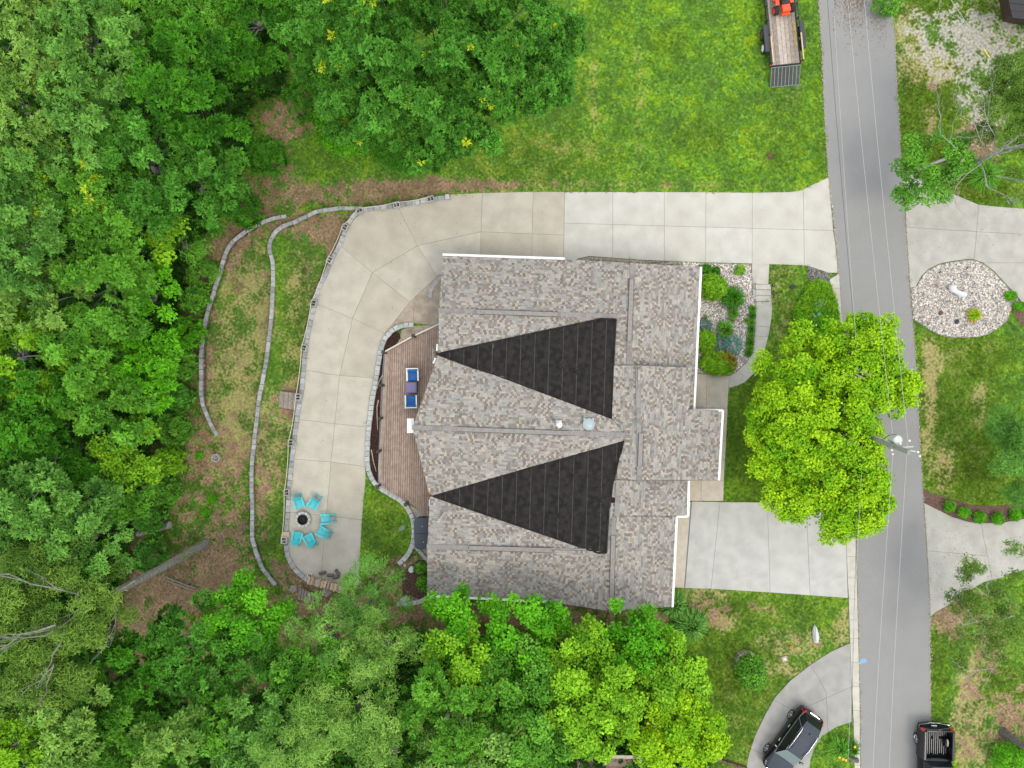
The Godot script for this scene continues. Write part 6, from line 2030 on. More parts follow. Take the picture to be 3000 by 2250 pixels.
func build_garden() -> void:
	bush("globe_shrub", "round yellow green shrub at the driveway end of the gravel bed", 2091, 841, 41, 41, 1.1, "sun", "small", {"size": 1.3, "dens": 300.0})
	bush("globe_shrub", "round yellow green shrub tucked under the eave beside the blue green plants", 2066, 1000, 33, 35, 0.9, "sun", "small", {"size": 1.2, "dens": 300.0})
	bush("spreading_shrub", "wide low green and rusty orange shrub by the porch landing", 2106, 1064, 56, 36, 0.8, "sun", "small", {"size": 1.3, "blush": true, "dens": 280.0})
	tuft("fountain_grass", "dark green mound of fine grass beside the first round shrub", 2146, 873, 36, 0.75, "deep", 900, {"blade": 0.012})
	tuft("fountain_grass", "small dark grass tuft below the large grass mound in the gravel bed", 2147, 919, 19, 0.4, "mid", 300, {"blade": 0.012})
	tuft("spiky_plant", "fresh green spiky clump in the middle of the gravel bed", 2124, 966, 28, 0.7, "mid", 260, {"blade": 0.018})
	hosta("blue green broad leaved plant against the eave above the second round shrub", 2065, 955, 22, 20, [0.045, 0.125, 0.105])
	hosta("blue green broad leaved plant below the spiky clump", 2113, 1003, 24, 22, [0.05, 0.135, 0.11])
	hosta("large pale blue green broad leaved plant next to the curved walk", 2150, 1009, 28, 28, [0.085, 0.20, 0.155])
	hosta("pale broad leaved plant in the bright ground cover near the lane", 2396, 893, 20, 18, [0.11, 0.26, 0.20])
	hosta("small pale broad leaved plant just below the larger pale one in the ground cover", 2390, 921, 14, 10, [0.10, 0.24, 0.19])
	hosta("dark blue green broad leaved plant half under the lime tree", 2381, 950, 20, 16, [0.035, 0.10, 0.085])
	hosta("dark blue green broad leaved plant just under the edge of the lime tree", 2355, 978, 22, 18, [0.03, 0.09, 0.08])
	bush("low_shrub", "low dark green shrub by the house corner beside the driveway", 2068, 788, 20, 11, 0.35, "deep", "small", {"size": 1.2})
	bush("low_shrub", "small dark green shrub left of the yellow weed by the driveway", 2099, 793, 9, 9, 0.3, "deep", "small")
	bush("weed_clump", "straggling yellow green weed in the gravel by the front walk", 2167, 790, 18, 15, 0.4, "sun", "small", {"dens": 90.0, "category": "weed"})
	var edge := [[2204, 905], [2203, 925], [2201, 945], [2200, 965], [2199, 985], [2197, 1003], [2195, 1020], [2193, 1033]]
	var names := ["first", "second", "third", "fourth", "fifth", "sixth", "seventh", "last"]
	for i in 8: tuft("border_grass", "%s tuft from the steps in the grass border along the front walk" % names[i], edge[i][0], edge[i][1], 14, 0.3, "deep" if i % 2 else "mid", 260, {"group": "grass border along the front walk", "blade": 0.010})
	for q in [[2055, 1060, 10, "sun"], [2066, 930, 10, "olive"], [2185, 940, 12, "olive"], [2146, 940, 8, "mid"]]:
		tuft("weed", "%s weed sprouting in the gravel bed" % ["yellow green weed under the spreading shrub,", "dull olive weed near the eave,", "thin olive weed near the grass border,", "bright tiny weed right of the spiky clump,"][[10, 10, 12, 8].find(q[2]) if q[0] != 2066 else 1], q[0], q[1], q[2], 0.2, q[3], 40)
	# bright ground cover by the lane: one spreading mass
	var cover := poly([2372, 826, 2400, 822, 2430, 840, 2448, 898, 2454, 935, 2452, 990, 2420, 1020, 2360, 1010, 2338, 1000, 2322, 905, 2350, 870])
	var buf := PackedFloat32Array()
	var lo := Vector2(1e9, 1e9)
	var hi := -lo
	for p in cover:
		lo = lo.min(p)
		hi = hi.max(p)
	for i in 6500:
		var q := Vector2(R.randf_range(lo.x, hi.x), R.randf_range(lo.y, hi.y))
		if not Geometry2D.is_point_in_polygon(q, cover): continue
		var s := R.randf_range(0.8, 1.5)
		add_copy(buf, Basis(Vector3.UP, R.randf() * TAU) * Basis(Vector3.RIGHT, R.randf_range(-0.5, 0.5)) * Basis.from_scale(Vector3(s, s, s)), Vector3(q.x, R.randf_range(0.04, 0.36), q.y), blend("bright" if R.randf() < smoothstep(P(0, 870).z, P(0, 990).z, q.y) else "sun", R.randf()))
	tag(copies("ground_cover", cluster_of("small", 0), M.leaf, self, buf), "bright green ground cover plants filling the bed near the lane", "ground cover", "", "stuff")
	# house corner and island
	tuft("blue_grass", "blue green arching grass clump tucked against the house corner", 1973, 1770, 42, 0.8, "blue_green", 700, {"blade": 0.022})
	tuft("blue_grass", "larger blue green arching grass clump on the lawn beside the lime trees", 2022, 1831, 50, 0.95, "blue_green", 900, {"blade": 0.024})
	bush("ring_bush", "leafy green bush growing out of the wooden ring", 2205, 1972, 42, 48, 1.9, "mid", "maple", {"size": 0.8, "dens": 130.0})
	tuft("daylily", "daylily clump with yellow flowers in the grass island", 2457, 2190, 36, 0.6, "mid", 420, {"blade": 0.018, "flowers": [[2459, 2219], [2470, 2224], [2478, 2227]]})
	tuft("daylily", "darker daylily clump beside the sidewalk in the grass island", 2495, 2192, 26, 0.6, "deep", 300, {"blade": 0.018, "flowers": [[2504, 2188]]})
	tuft("golden_grass", "bright yellow green grass tuft in the stone bed", 2853, 923, 22, 0.45, "lime", 340, {"blade": 0.02, "tip": Color(0.42, 0.30, 0.04)})
	var bx := [[2783, 1484, 15, "first round bush from the lane in the bark strip"], [2826, 1502, 16, "second round bush from the lane in the bark strip"], [2872, 1516, 16.5, "third round bush from the lane in the bark strip"], [2925, 1520, 17, "fourth round bush from the lane in the bark strip"], [2976, 1510, 16, "fifth round bush from the lane in the bark strip"], [3005, 1502, 14, "last round bush of the bark strip, cut by the picture edge"]]
	for q in bx: bush("boxwood", q[3], q[0], q[1], q[2], q[2], 0.55, "bright", "small", {"group": "round bushes in bark mulch", "dens": 420.0})
	bush("boxwood", "low round bush in the mulch wedge closest to the stone bed", 2962, 866, 17, 12, 0.4, "bright", "small", {"group": "round bushes in bark mulch", "dens": 400.0})
	bush("boxwood", "low round bush in the mulch wedge at the picture edge", 2987, 897, 15, 12, 0.4, "bright", "small", {"group": "round bushes in bark mulch", "dens": 400.0})
	# plants in the leafy bed at the back corner
	bush("leafy_plant", "leafy green plant by the curved wall gap at the back corner of the house", 1235, 1665, 22, 16, 0.5, "mid", "maple", {"size": 0.6, "dens": 90.0, "category": "plant"})
	bush("leafy_plant", "leafy green plant against the eave in the back corner bed", 1240, 1710, 20, 22, 0.5, "mid", "maple", {"size": 0.6, "dens": 90.0, "category": "plant"})
	for q in [[599, 1472, 14, "tall leafy weed on the litter west of the outer terrace wall"], [578, 1512, 13, "leafy weed on the litter nearest the mossy trunk"], [713, 1518, 9, "small leafy weed close to the terrace wall"], [560, 1340, 9, "small leafy weed left of the hollow stump"]]:
		bush("leaf_weed", q[3], q[0], q[1], q[2], q[2], 0.3, "bright", "maple", {"size": 0.55, "dens": 90.0, "category": "weed", "group": "weeds in the leaf litter"})
	# the evergreen looking sprays beside the woods
	bush("wood_edge_shrub", "low shrub with trailing sprays at the edge of the woods by the outer wall", 560, 790, 60, 55, 1.6, "mid", "feather", {"dens": 60.0})
	bush("weed_thicket", "tall yellow green weed thicket at the foot of the big oak", 1010, 330, 120, 120, 2.2, "bright", "feather", {"dens": 40.0, "size": 1.3})
	bush("weed_thicket", "dark leafy thicket below the big oak by the lawn", 1190, 440, 110, 60, 2.0, "deep", "feather", {"dens": 55.0, "size": 1.2})
	bush("weed_thicket", "deep green thicket between the woods and the oak", 900, 260, 90, 80, 2.5, "deep", "oak", {"dens": 26.0})
	bush("bright_bush", "bright green bush at the lower right picture edge", 2985, 2225, 75, 45, 1.6, "bright", "feather", {"dens": 90.0, "size": 1.2})
	tuft("tall_grass", "clump of long green grass below the bare branches across the lane", 2880, 515, 50, 0.7, "mid", 1100, {"blade": 0.010})
	bush("leaning_sapling", "bright leafy twigs at the top picture edge beside the lane", 2600, 12, 40, 26, 2.2, "mid", "maple", {"dens": 40.0, "size": 0.9})

func spots_free(x: float, z: float) -> bool:
	var q := Vector2(x, z)
	for p in paved:
		if Geometry2D.is_point_in_polygon(q, p): return false
	return true

func build_ground_detail() -> void:
	# where nothing is paved or built, on a quarter metre grid
	var ox := 152
	var oz := 116
	var free := PackedByteArray()
	free.resize(ox * oz * 4)
	var roof := poly([1330, 790, 2010, 800, 2000, 1400, 1950, 1740, 1300, 1720, 1280, 1250])
	paved.append(roof)
	paved.append(poly([2000, 770, 2210, 775, 2213, 950, 2135, 1101, 1990, 1092]))
	paved.append(poly([2670, 843, 2720, 790, 2787, 767, 2850, 761, 2911, 796, 2985, 880, 2950, 940, 2895, 980, 2830, 989, 2750, 980, 2673, 935]))
	paved.append(poly([2702, 1435, 2790, 1464, 2850, 1482, 2920, 1484, 3000, 1473, 3000, 1519, 2890, 1532, 2790, 1514, 2707, 1473]))
	for j in oz * 2:
		for i in ox * 2:
			free[j * ox * 2 + i] = 1 if spots_free(-38.0 + i * 0.25 + 0.125, -29.0 + j * 0.25 + 0.125) else 0
	var blade := Build.new()
	var r := RandomNumberGenerator.new()
	r.seed = 3
	for i in 7:
		var a := r.randf() * TAU
		var f := r.randf_range(0.7, 1.35)
		blade.col = Color(f, f, f)
		var st := Vector3(r.randf_range(-0.08, 0.08), 0, r.randf_range(-0.08, 0.08))
		leaf(blade, st, Vector3(cos(a), r.randf_range(0.35, 1.0), sin(a)).normalized(), Vector3.UP, r.randf_range(0.06, 0.12), 0.022)
	var weed := Build.new()
	for i in 7:
		var a := TAU * i / 7
		var f := r.randf_range(0.75, 1.3)
		weed.col = Color(f, f, f * 0.8)
		leaf(weed, Vector3(r.randf_range(-0.05, 0.05), 0.02, r.randf_range(-0.05, 0.05)), Vector3(cos(a), 0.35, sin(a)).normalized(), Vector3.UP, r.randf_range(0.07, 0.12), 0.05)
	var flake := Build.new()
	leaf(flake, Vector3(-0.05, 0, 0), Vector3(1, 0.1, 0).normalized(), Vector3.UP, 0.11, 0.06)
	var g := PackedFloat32Array()
	var w := PackedFloat32Array()
	var f := PackedFloat32Array()
	for i in 210000:
		var x := R.randf_range(-34.5, 34.5)
		var z := R.randf_range(-26.0, 26.0)
		if not free[int((z + 29.0) * 4) * ox * 2 + int((x + 38.0) * 4)]: continue
		var c := ground_color(x, z)
		var h := -0.02
		if x < -3.5: h += terrain(x, z)
		var spin := Basis(Vector3.UP, R.randf() * TAU)
		if c.g > c.r * 1.12:
			var s := R.randf_range(0.6, 1.25)
			var k := R.randf_range(0.85, 1.35)
			if x > -3.0 and z < -12.0 and R.randf() < 0.20 and c.g > 0.14:
				add_copy(w, spin * Basis.from_scale(Vector3(s, s, s)), Vector3(x, h, z), Color(c.r * 1.35, c.g * 1.25, c.b * 0.8))
			else:
				add_copy(g, spin * Basis.from_scale(Vector3(s, s, s)), Vector3(x, h, z), Color(c.r * k, c.g * k, c.b * k))
		elif c.r > c.g * 1.2 and R.randf() < 0.6:
			var s := R.randf_range(0.5, 1.2)
			var k := R.randf_range(0.6, 2.0)
			add_copy(f, spin * Basis(Vector3.RIGHT, R.randf_range(-0.5, 0.5)) * Basis.from_scale(Vector3(s, s, s)), Vector3(x, h + 0.025, z), Color(c.r * k, c.g * k * 0.95, c.b * k * 0.9))
	tag(copies("grass", blade.mesh(), M.grass, self, g), "mown grass of the lawns and terraces", "grass", "", "stuff")
	tag(copies("lawn_weeds", weed.mesh(), M.grass, self, w), "broad leaved weeds speckling the lawn north of the driveway", "weeds", "", "stuff")
	tag(copies("leaf_litter", flake.mesh(), M.grass, self, f), "fallen brown leaves on the bare ground", "leaf litter", "", "stuff")
	# river stones
	var beds := [["stone_bed_stones", "river stones covering the round bed across the lane", poly([2671, 846, 2684, 843, 2702, 811, 2723, 792, 2751, 778, 2787, 770, 2829, 764, 2848, 764, 2878, 775, 2908, 799, 2942, 834, 2958, 870, 2960, 905, 2946, 938, 2921, 960, 2893, 978, 2869, 984, 2830, 987, 2779, 987, 2750, 978, 2724, 965, 2697, 947, 2675, 933, 2673, 900]), 12500, [0.30, 0.275, 0.25], 0.075], ["gravel", "pale river gravel between the house and the front walk", poly([2000, 768, 2052, 772, 2200, 776, 2201, 812, 2212, 834, 2211, 950, 2208, 980, 2201, 1027, 2185, 1060, 2156, 1087, 2130, 1098, 2000, 1088]), 11000, [0.43, 0.39, 0.355], 0.055], ["gravel", "gravel strip between the driveway and the north eave", poly([1720, 757, 1878, 764, 2000, 768, 2000, 800, 1700, 790]), 2500, [0.23, 0.19, 0.16], 0.05], ["gravel", "dark gravel and pebbles at the driveway corner", poly([2366, 781, 2401, 793, 2427, 802, 2430, 818, 2432, 835, 2420, 845, 2400, 828, 2375, 830]), 700, [0.12, 0.115, 0.11], 0.07], ["gravel", "crumbled gravel edge between the driveway and the lane", poly([2428, 522, 2433, 560, 2443, 640, 2450, 715, 2456, 800, 2449, 715, 2441, 678, 2436, 620]), 500, [0.25, 0.23, 0.20], 0.05]]
	for q in beds:
		var s := SphereMesh.new()
		s.radial_segments = 6
		s.rings = 3
		s.radius = 1.0
		s.height = 1.3
		var buf := PackedFloat32Array()
		var lo := Vector2(1e9, 1e9)
		var hi := -lo
		for p in q[2]:
			lo = lo.min(p)
			hi = hi.max(p)
		for i in q[3] * 2:
			if buf.size() >= q[3] * 16: break
			var p := Vector2(R.randf_range(lo.x, hi.x), R.randf_range(lo.y, hi.y))
			if not Geometry2D.is_point_in_polygon(p, q[2]): continue
			var sz: float = q[5] * R.randf_range(0.45, 1.2)
			var k := R.randf_range(0.45, 1.65)
			if R.randf() < 0.12: k = 2.0
			var warm := R.randf_range(0.8, 1.15)
			add_copy(buf, Basis(Vector3.UP, R.randf() * TAU) * Basis(Vector3.RIGHT, R.randf_range(-0.4, 0.4)) * Basis.from_scale(Vector3(sz, sz * 0.6, sz * R.randf_range(0.5, 0.9))), Vector3(p.x, 0.02 + R.randf() * 0.03, p.y), Color(minf(0.72, q[4][0] * k), minf(0.70, q[4][1] * k * lerpf(1.0, warm, 0.4)), minf(0.68, q[4][2] * k * warm)))
		tag(copies(q[0], s, M.stone_mix, self, buf), q[1], "stones" if q[0] != "gravel" else "gravel", "", "stuff")
	var grit := PackedFloat32Array()
	var rd := poly(ROAD)
	for k in rd.size() - 1:
			var p0: Vector2 = rd[k]
			var p1: Vector2 = rd[k + 1]
			if absf(p0.x - p1.x) > 3.0: continue
			for i in int(p0.distance_to(p1) * 26.0):
				var q := p0.lerp(p1, R.randf()) + Vector2(R.randf_range(-0.14, 0.14) * R.randf(), R.randf_range(-0.1, 0.1))
				var sz := R.randf_range(0.015, 0.05)
				var kk := R.randf_range(0.6, 1.5)
				add_copy(grit, Basis(Vector3.UP, R.randf() * TAU) * Basis.from_scale(Vector3(sz, sz * 0.5, sz)), Vector3(q.x, 0.025, q.y), Color(0.27 * kk, 0.225 * kk, 0.16 * kk))
	var pebble := SphereMesh.new()
	pebble.radial_segments = 5
	pebble.rings = 2
	pebble.radius = 1.0
	pebble.height = 1.4
	tag(copies("grit", pebble, M.stone_mix, self, grit), "tan grit and straw along the crumbled edges of the lane", "gravel", "", "stuff")
	var debris := PackedFloat32Array()
	for i in 2600:
		var p := P(R.randf_range(2440, 2600), 110.0 * R.randf() * R.randf() - 20.0 + (0.0 if R.randf() < 0.85 else R.randf() * 120.0))
		var s := R.randf_range(0.3, 0.9)
		if absf(fposmod(p.x * 0.9, 1.6) - 0.8) > 0.55 and R.randf() < 0.7: continue
		var k := R.randf_range(0.6, 1.4)
		add_copy(debris, Basis(Vector3.UP, R.randf() * TAU) * Basis.from_scale(Vector3(s, s, s)), Vector3(p.x, 0.026, p.z), Color(0.19 * k, 0.12 * k, 0.07 * k))
	for i in 700:
		var far := R.randf()
		var p := P(R.randf_range(860, 1640), R.randf_range(560, 1700)) if far < 0.4 else P(R.randf_range(2210, 2500), R.randf_range(1860, 2240)) if far < 0.7 else P(R.randf_range(2660, 3000), R.randf_range(600, 760)) if far < 0.8 else P(R.randf_range(2720, 3000), R.randf_range(1540, 1700))
		var inside := false
		for k in [0, 1, 2, 3, 4, 5, 6, 7, 8, 9, 10, 11, 12, 13]:
			if k < paved.size() and Geometry2D.is_point_in_polygon(Vector2(p.x, p.z), paved[k]): inside = true
		if not inside: continue
		var s := R.randf_range(0.25, 0.8)
		var k := R.randf_range(0.5, 1.3)
		add_copy(debris, Basis(Vector3.UP, R.randf() * TAU) * Basis.from_scale(Vector3(s, s, s)), Vector3(p.x, 0.05, p.z), Color(0.20 * k, 0.14 * k, 0.08 * k))
	tag(copies("dry_leaves", flake.mesh(), M.stone_mix, self, debris), "scattered dry leaves and mud crumbs on the lane and the driveways", "leaf litter", "", "stuff")
	# wood chips on the dark mulch
	var chips := PackedFloat32Array()
	var bed := poly([1136, 985, 1160, 970, 1172, 980, 1174, 990, 1164, 1005, 1128, 1028, 1124, 1060, 1116, 1225, 1106, 1370, 1113, 1425, 1102, 1412, 1086, 1387, 1081, 1353, 1081, 1310, 1085, 1255, 1091, 1201, 1097, 1160, 1103, 1130, 1109, 1092, 1116, 1049, 1124, 1010])
	for i in 9000:
		var p := Vector2(R.randf_range(-10.5, -6.5), R.randf_range(-4.0, 7.5))
		if not Geometry2D.is_point_in_polygon(p, bed): continue
		var s := R.randf_range(0.4, 1.0)
		var k := R.randf_range(0.5, 1.8)
		if R.randf() < 0.03: k = 6.0
		add_copy(chips, Basis(Vector3.UP, R.randf() * TAU) * Basis.from_scale(Vector3(s, s, s * 0.7)), Vector3(p.x, 0.055 + R.randf() * 0.02, p.y), Color(0.05 * k, 0.020 * k, 0.016 * k))
	tag(copies("mulch_chips", flake.mesh(), M.stone_mix, self, chips), "shredded red brown wood chips on the bed beside the deck", "mulch", "", "stuff")
	# undergrowth of the woods, mostly in a tint darkened as painted shade
	var wood := poly([-150, -150, 850, -150, 880, 300, 760, 330, 730, 560, 640, 690, 560, 830, 530, 1000, 515, 1200, 470, 1350, 440, 1500, 380, 1720, 340, 1950, 700, 2050, 900, 1960, 1150, 1850, 1200, 1800, 1640, 1830, 2000, 1870, 2060, 2260, 2060, 2400, -150, 2400], -3.0)
	var u := PackedFloat32Array()
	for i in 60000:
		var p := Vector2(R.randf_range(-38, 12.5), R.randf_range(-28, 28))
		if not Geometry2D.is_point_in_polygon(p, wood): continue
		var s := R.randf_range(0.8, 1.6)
		add_copy(u, Basis(Vector3.UP, R.randf() * TAU) * Basis(Vector3.RIGHT, R.randf_range(-0.5, 0.5)) * Basis.from_scale(Vector3(s, s, s)), Vector3(p.x, terrain(p.x, p.y) + R.randf_range(0.1, 1.2) * R.randf_range(0.6, 2.0), p.y), blend("painted_shade" if R.randf() < 0.75 else "deep", R.randf()))
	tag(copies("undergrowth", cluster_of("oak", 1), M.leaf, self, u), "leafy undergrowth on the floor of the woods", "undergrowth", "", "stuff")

func T(x: float, y: float, r: float, top: float) -> Array:   # a lobe surveyed on the 2212-wide overview
	return [x * 1.3563, y * 1.3563, r * 1.3563, top]

func wood_tree(x: float, y: float, r: float, top: float, tint: String, kind: String, label: String, o := {}) -> void:
	o.group = o.get("group", "trees of the woods")
	tree(o.get("called", "forest_tree"), label, [T(x, y, r, top)], tint, kind, o)

func build_trees() -> void:
	# the big oak over the lawn
	tree("oak_tree", "broad dark green oak with yellow leaf tips spreading over the north lawn", [T(930, 90, 185, 14.5), T(760, 60, 120, 13), T(800, 190, 115, 12), T(1080, 60, 120, 13), T(1120, 170, 95, 11.5), T(1000, 230, 110, 11.5), T(890, 270, 95, 10), T(1190, 85, 64, 10.5), T(672, 30, 88, 12), T(1165, 160, 70, 9.5), T(735, 150, 90, 10), T(930, 120, 130, 10.5), T(1060, 130, 90, 10), T(830, 110, 90, 10), T(930, 340, 50, 7.5), T(770, 270, 60, 8)], "oak", "oak", {"tips": 0.03, "trunk": 0.42, "density": 12.0, "base": [1235, 260]})
	# lime green trees by the lane
	tree("maple_tree", "large lime green maple between the front lawn and the sidewalk", [T(1765, 900, 118, 7.4), T(1690, 935, 72, 6.2), T(1725, 800, 84, 6.6), T(1805, 1000, 108, 7.0), T(1835, 1085, 76, 6.2), T(1725, 1060, 66, 5.6), T(1672, 880, 50, 5.4), T(1690, 1000, 62, 5.8), T(1868, 1055, 46, 5.6), T(1800, 1120, 44, 5.2)], "lime", "maple", {"density": 17.0, "size": 0.92, "boughs": 4.2, "base": [2300, 1170]})
	tree("maple_tree", "smaller yellow lime maple leaning out over the lane under the wires", [T(1855, 780, 86, 6.9), T(1800, 725, 56, 6.2), T(1880, 735, 58, 6.3), T(1905, 850, 62, 6.2), T(1935, 870, 34, 5.6), T(1850, 880, 60, 6.2)], "lime", "maple", {"density": 15.0, "size": 0.92, "open": 0.08, "boughs": 3.8, "base": [2440, 1060]})
	# the woods, from the top left corner round to the bottom
	wood_tree(60, 70, 115, 15, "pale", "oak", "pale yellow green tree in the top left corner of the woods")
	wood_tree(205, 110, 118, 15, "blue_green", "oak", "soft blue green tree second from the top left corner")
	wood_tree(330, 30, 80, 13, "mid", "oak", "middling green tree at the top edge above the deep green one")
	wood_tree(425, 180, 132, 14, "deep", "oak", "deep green tree with pointed leaf sprays left of the oak", {"density": 14.0})
	wood_tree(560, 60, 100, 12, "deep", "oak", "dark tree at the top edge between the deep green tree and the oak")
	wood_tree(470, 15, 75, 12, "mid", "oak", "small green crown at the top edge above the pointed leaf sprays")
	wood_tree(60, 240, 95, 14, "pale", "oak", "yellowish crown below the corner tree at the left edge")
	wood_tree(190, 245, 90, 14.5, "blue_green", "oak", "blue green crown below the second tree from the corner")
	wood_tree(50, 380, 95, 13, "blue_green", "oak", "greyish green crown at the left edge with yellow sprigs", {"tips": 0.08})
	wood_tree(170, 390, 85, 12, "mid", "oak", "medium green crown with yellow sprigs near the left edge", {"tips": 0.1})
	wood_tree(340, 360, 118, 12.5, "oak", "oak", "full middle green crown below the deep green tree")
	wood_tree(445, 410, 92, 11, "oak", "oak", "dark green crown on the edge of the clearing below the oak")
	wood_tree(260, 470, 95, 11, "mid", "oak", "green crown behind the lime sprig at the woods edge")
	wood_tree(60, 540, 105, 13, "blue_green", "oak", "large blue green crown halfway up the left edge")
	wood_tree(350, 515, 50, 9, "sun", "maple", "little yellow lime crown near the end of the outer wall")
	wood_tree(400, 530, 55, 8, "mid", "feather", "thin twiggy tree leaning over the outer wall", {"open": 0.3})
	wood_tree(245, 620, 112, 11.5, "mid", "oak", "bright middle green crown left of the outer wall")
	wood_tree(100, 660, 90, 11, "pale", "oak", "yellow green crown between two darker ones on the left")
	wood_tree(332, 645, 66, 8.5, "bright", "maple", "vivid green low tree bordering the outer wall")
	wood_tree(50, 770, 100, 11, "sun", "oak", "yellow tinged crown at the left edge below the middle")
	wood_tree(175, 790, 92, 11, "mid", "oak", "green crown right of the yellow tinged one")
	wood_tree(310, 790, 85, 9, "bright", "oak", "bright green crown facing the lower end of the outer wall")
	wood_tree(60, 890, 90, 12, "deep", "oak", "dark crown at the left edge below the yellow tinged tree")
	wood_tree(235, 890, 95, 11, "mid", "oak", "medium crown above the yellow green sapling")
	wood_tree(130, 970, 85, 10, "deep", "oak", "dark low crown in the hollow on the left")
	wood_tree(290, 970, 72, 8.5, "sun", "maple", "yellow green sapling by the bare leafy ground")
	wood_tree(270, 1060, 62, 8, "mid", "oak", "modest green crown below the yellow green sapling")
	wood_tree(60, 1090, 98, 13.5, "blue_green", "oak", "pale blue green crown at the left edge above the bare limbs")
	wood_tree(205, 1150, 92, 12, "blue_green", "oak", "blue green crown touching the mossy trunk")
	wood_tree(120, 1190, 70, 12, "pale", "oak", "light crown between the two blue green ones on the left")
	var t0 := P(576, 1607, -2.5)
	t0.y = terrain(t0.x, t0.z)
	var q := func(x: float, y: float, h: float) -> Vector3: return P(x * 1.3563, y * 1.3563, h)
	tree("leaning_tree", "tall olive tree with a thick mossy trunk and bare grey limbs", [T(150, 1330, 95, 14), T(60, 1270, 85, 14), T(40, 1400, 90, 14), T(230, 1290, 62, 12), T(130, 1450, 70, 14), T(60, 1500, 75, 14)], "dusk", "feather", {"open": 0.06, "base": [576, 1607], "trunk": 0.24, "flare": 1.7, "density": 24.0, "size": 1.15, "boughs": 3.6, "no_limbs": true, "fork": 0.72, "bark": M.trunk_grey,
		"bare": [[q.call(290, 1255, 8), q.call(60, 1370, 13.2), 0.07], [q.call(200, 1300, 10), q.call(20, 1240, 14.2), 0.06], [q.call(140, 1360, 12), q.call(100, 1480, 14.2), 0.055], [q.call(250, 1270, 9), q.call(240, 1370, 11.5), 0.035], [q.call(120, 1350, 12.5), q.call(-20, 1400, 14.0), 0.05]]})
	var lean := get_node("leaning_tree")
	var mb := Build.new()
	var ln: Array = trunk_line["leaning_tree"]
	for i in 60:
		var tt := 0.22 + 0.42 * i / 60.0 + R.randf_range(-0.02, 0.02)
		var p: Vector3 = ln[0].lerp(ln[1], tt)
		var away: Vector3 = (Vector3(0, EYE, 0) - lean.position - p).normalized()
		var side: Vector3 = away.cross(ln[1].normalized()).normalized() * R.randf_range(-0.04, 0.12)
		mb.lathe(Transform3D(Basis(Vector3.RIGHT, 0.6), p + away * ln[2] * 1.02 + side), PackedVector2Array([Vector2(R.randf_range(0.07, 0.13), -0.06), Vector2(0.06, 0.015), Vector2(0, 0.03)]), 7)
	part("moss", mb, M.moss, lean)
	wood_tree(290, 1470, 95, 9.5, "deep", "oak", "dark blue green crown in the middle of the lower woods")
	wood_tree(410, 1385, 95, 8.5, "oak", "oak", "dark spreading crown left of the bright maple")
	wood_tree(415, 1480, 90, 9, "oak", "oak", "dark crown with a bare white twig in the lower woods")
	wood_tree(535, 1325, 92, 7.5, "bright", "maple", "bright green maple just below the outer terrace wall", {"density": 16.0, "open": 0.1, "called": "maple_tree"})
	wood_tree(555, 1440, 82, 8.0, "oak", "oak", "dim green crown in the gap below the bright maple", {"open": 0.15})
	wood_tree(490, 1500, 70, 8.5, "blue_green", "oak", "dim blue green crown between the twig and the bright tuft", {"open": 0.1})
	wood_tree(150, 1570, 98, 13, "pale", "oak", "yellow green crown near the bottom left corner")
	wood_tree(40, 1610, 90, 13, "sun", "oak", "yellowish crown filling the bottom left corner")
	wood_tree(270, 1600, 85, 11, "mid", "oak", "green crown at the bottom edge beside the yellow green one")
	wood_tree(370, 1600, 78, 12, "pale", "oak", "light green crown with bare twigs at the bottom edge", {"open": 0.1})
	wood_tree(455, 1570, 66, 11, "mid", "oak", "bright tuft shaped crown at the bottom, right of the bare twigs")
	wood_tree(560, 1570, 98, 10, "blue_green", "oak", "blue green crown at the bottom below the bright maple")
	wood_tree(808, 1290, 80, 7.0, "blue_green", "feather", "soft blue green tree hiding the end of the firewood stack", {"density": 19.0, "size": 0.85})
	wood_tree(720, 1370, 95, 9, "blue_green", "feather", "blue green tree below the firewood stack", {"density": 18.0, "size": 0.9})
	wood_tree(690, 1470, 88, 10, "mid", "oak", "middle green crown under the wooden steps", {"density": 15.0})
	wood_tree(840, 1390, 85, 9.5, "pale", "feather", "pale green tree left of the lime one by the house", {"density": 18.0, "size": 0.9})
	wood_tree(790, 1510, 110, 12, "pale", "feather", "large pale green tree in the lower middle of the woods", {"density": 18.0})
	wood_tree(660, 1590, 100, 12, "pale", "feather", "pale green crown at the bottom edge left of the middle", {"density": 17.0})
	wood_tree(850, 1620, 95, 12, "pale", "feather", "pale crown at the bottom edge right of the large pale tree", {"density": 17.0})
	wood_tree(960, 1540, 95, 12, "mid", "oak", "green crown between the pale trees and the lime ones", {"density": 14.0})
	wood_tree(995, 1345, 78, 7.5, "bright", "maple", "fresh lime green tree pressed against the lower left roof corner", {"density": 17.0})
	wood_tree(1000, 1440, 85, 9.5, "sun", "maple", "yellow lime tree below the one at the roof corner", {"density": 16.0})
	wood_tree(1140, 1380, 92, 8, "bright", "maple", "fresh green tree along the lower eave", {"density": 16.0, "open": 0.06})
	wood_tree(1110, 1480, 90, 10, "mid", "maple", "green tree behind the fresh green one at the eave", {"density": 16.0})
	wood_tree(1255, 1410, 88, 8.5, "sun", "maple", "yellow green tree below the middle of the lower eave", {"density": 16.0, "open": 0.06})
	wood_tree(1360, 1390, 85, 8, "bright", "maple", "leafy green tree by the lower right roof corner", {"density": 16.0, "open": 0.05})
	wood_tree(1445, 1460, 88, 8.5, "sun", "maple", "lime tree at the edge of the corner lawn", {"density": 16.0})
	wood_tree(1280, 1520, 105, 10.5, "sun", "maple", "big lime tree in the lower middle", {"density": 16.0, "open": 0.05})
	wood_tree(1160, 1590, 95, 11, "mid", "maple", "green tree at the bottom left of the hidden deck", {"density": 16.0})
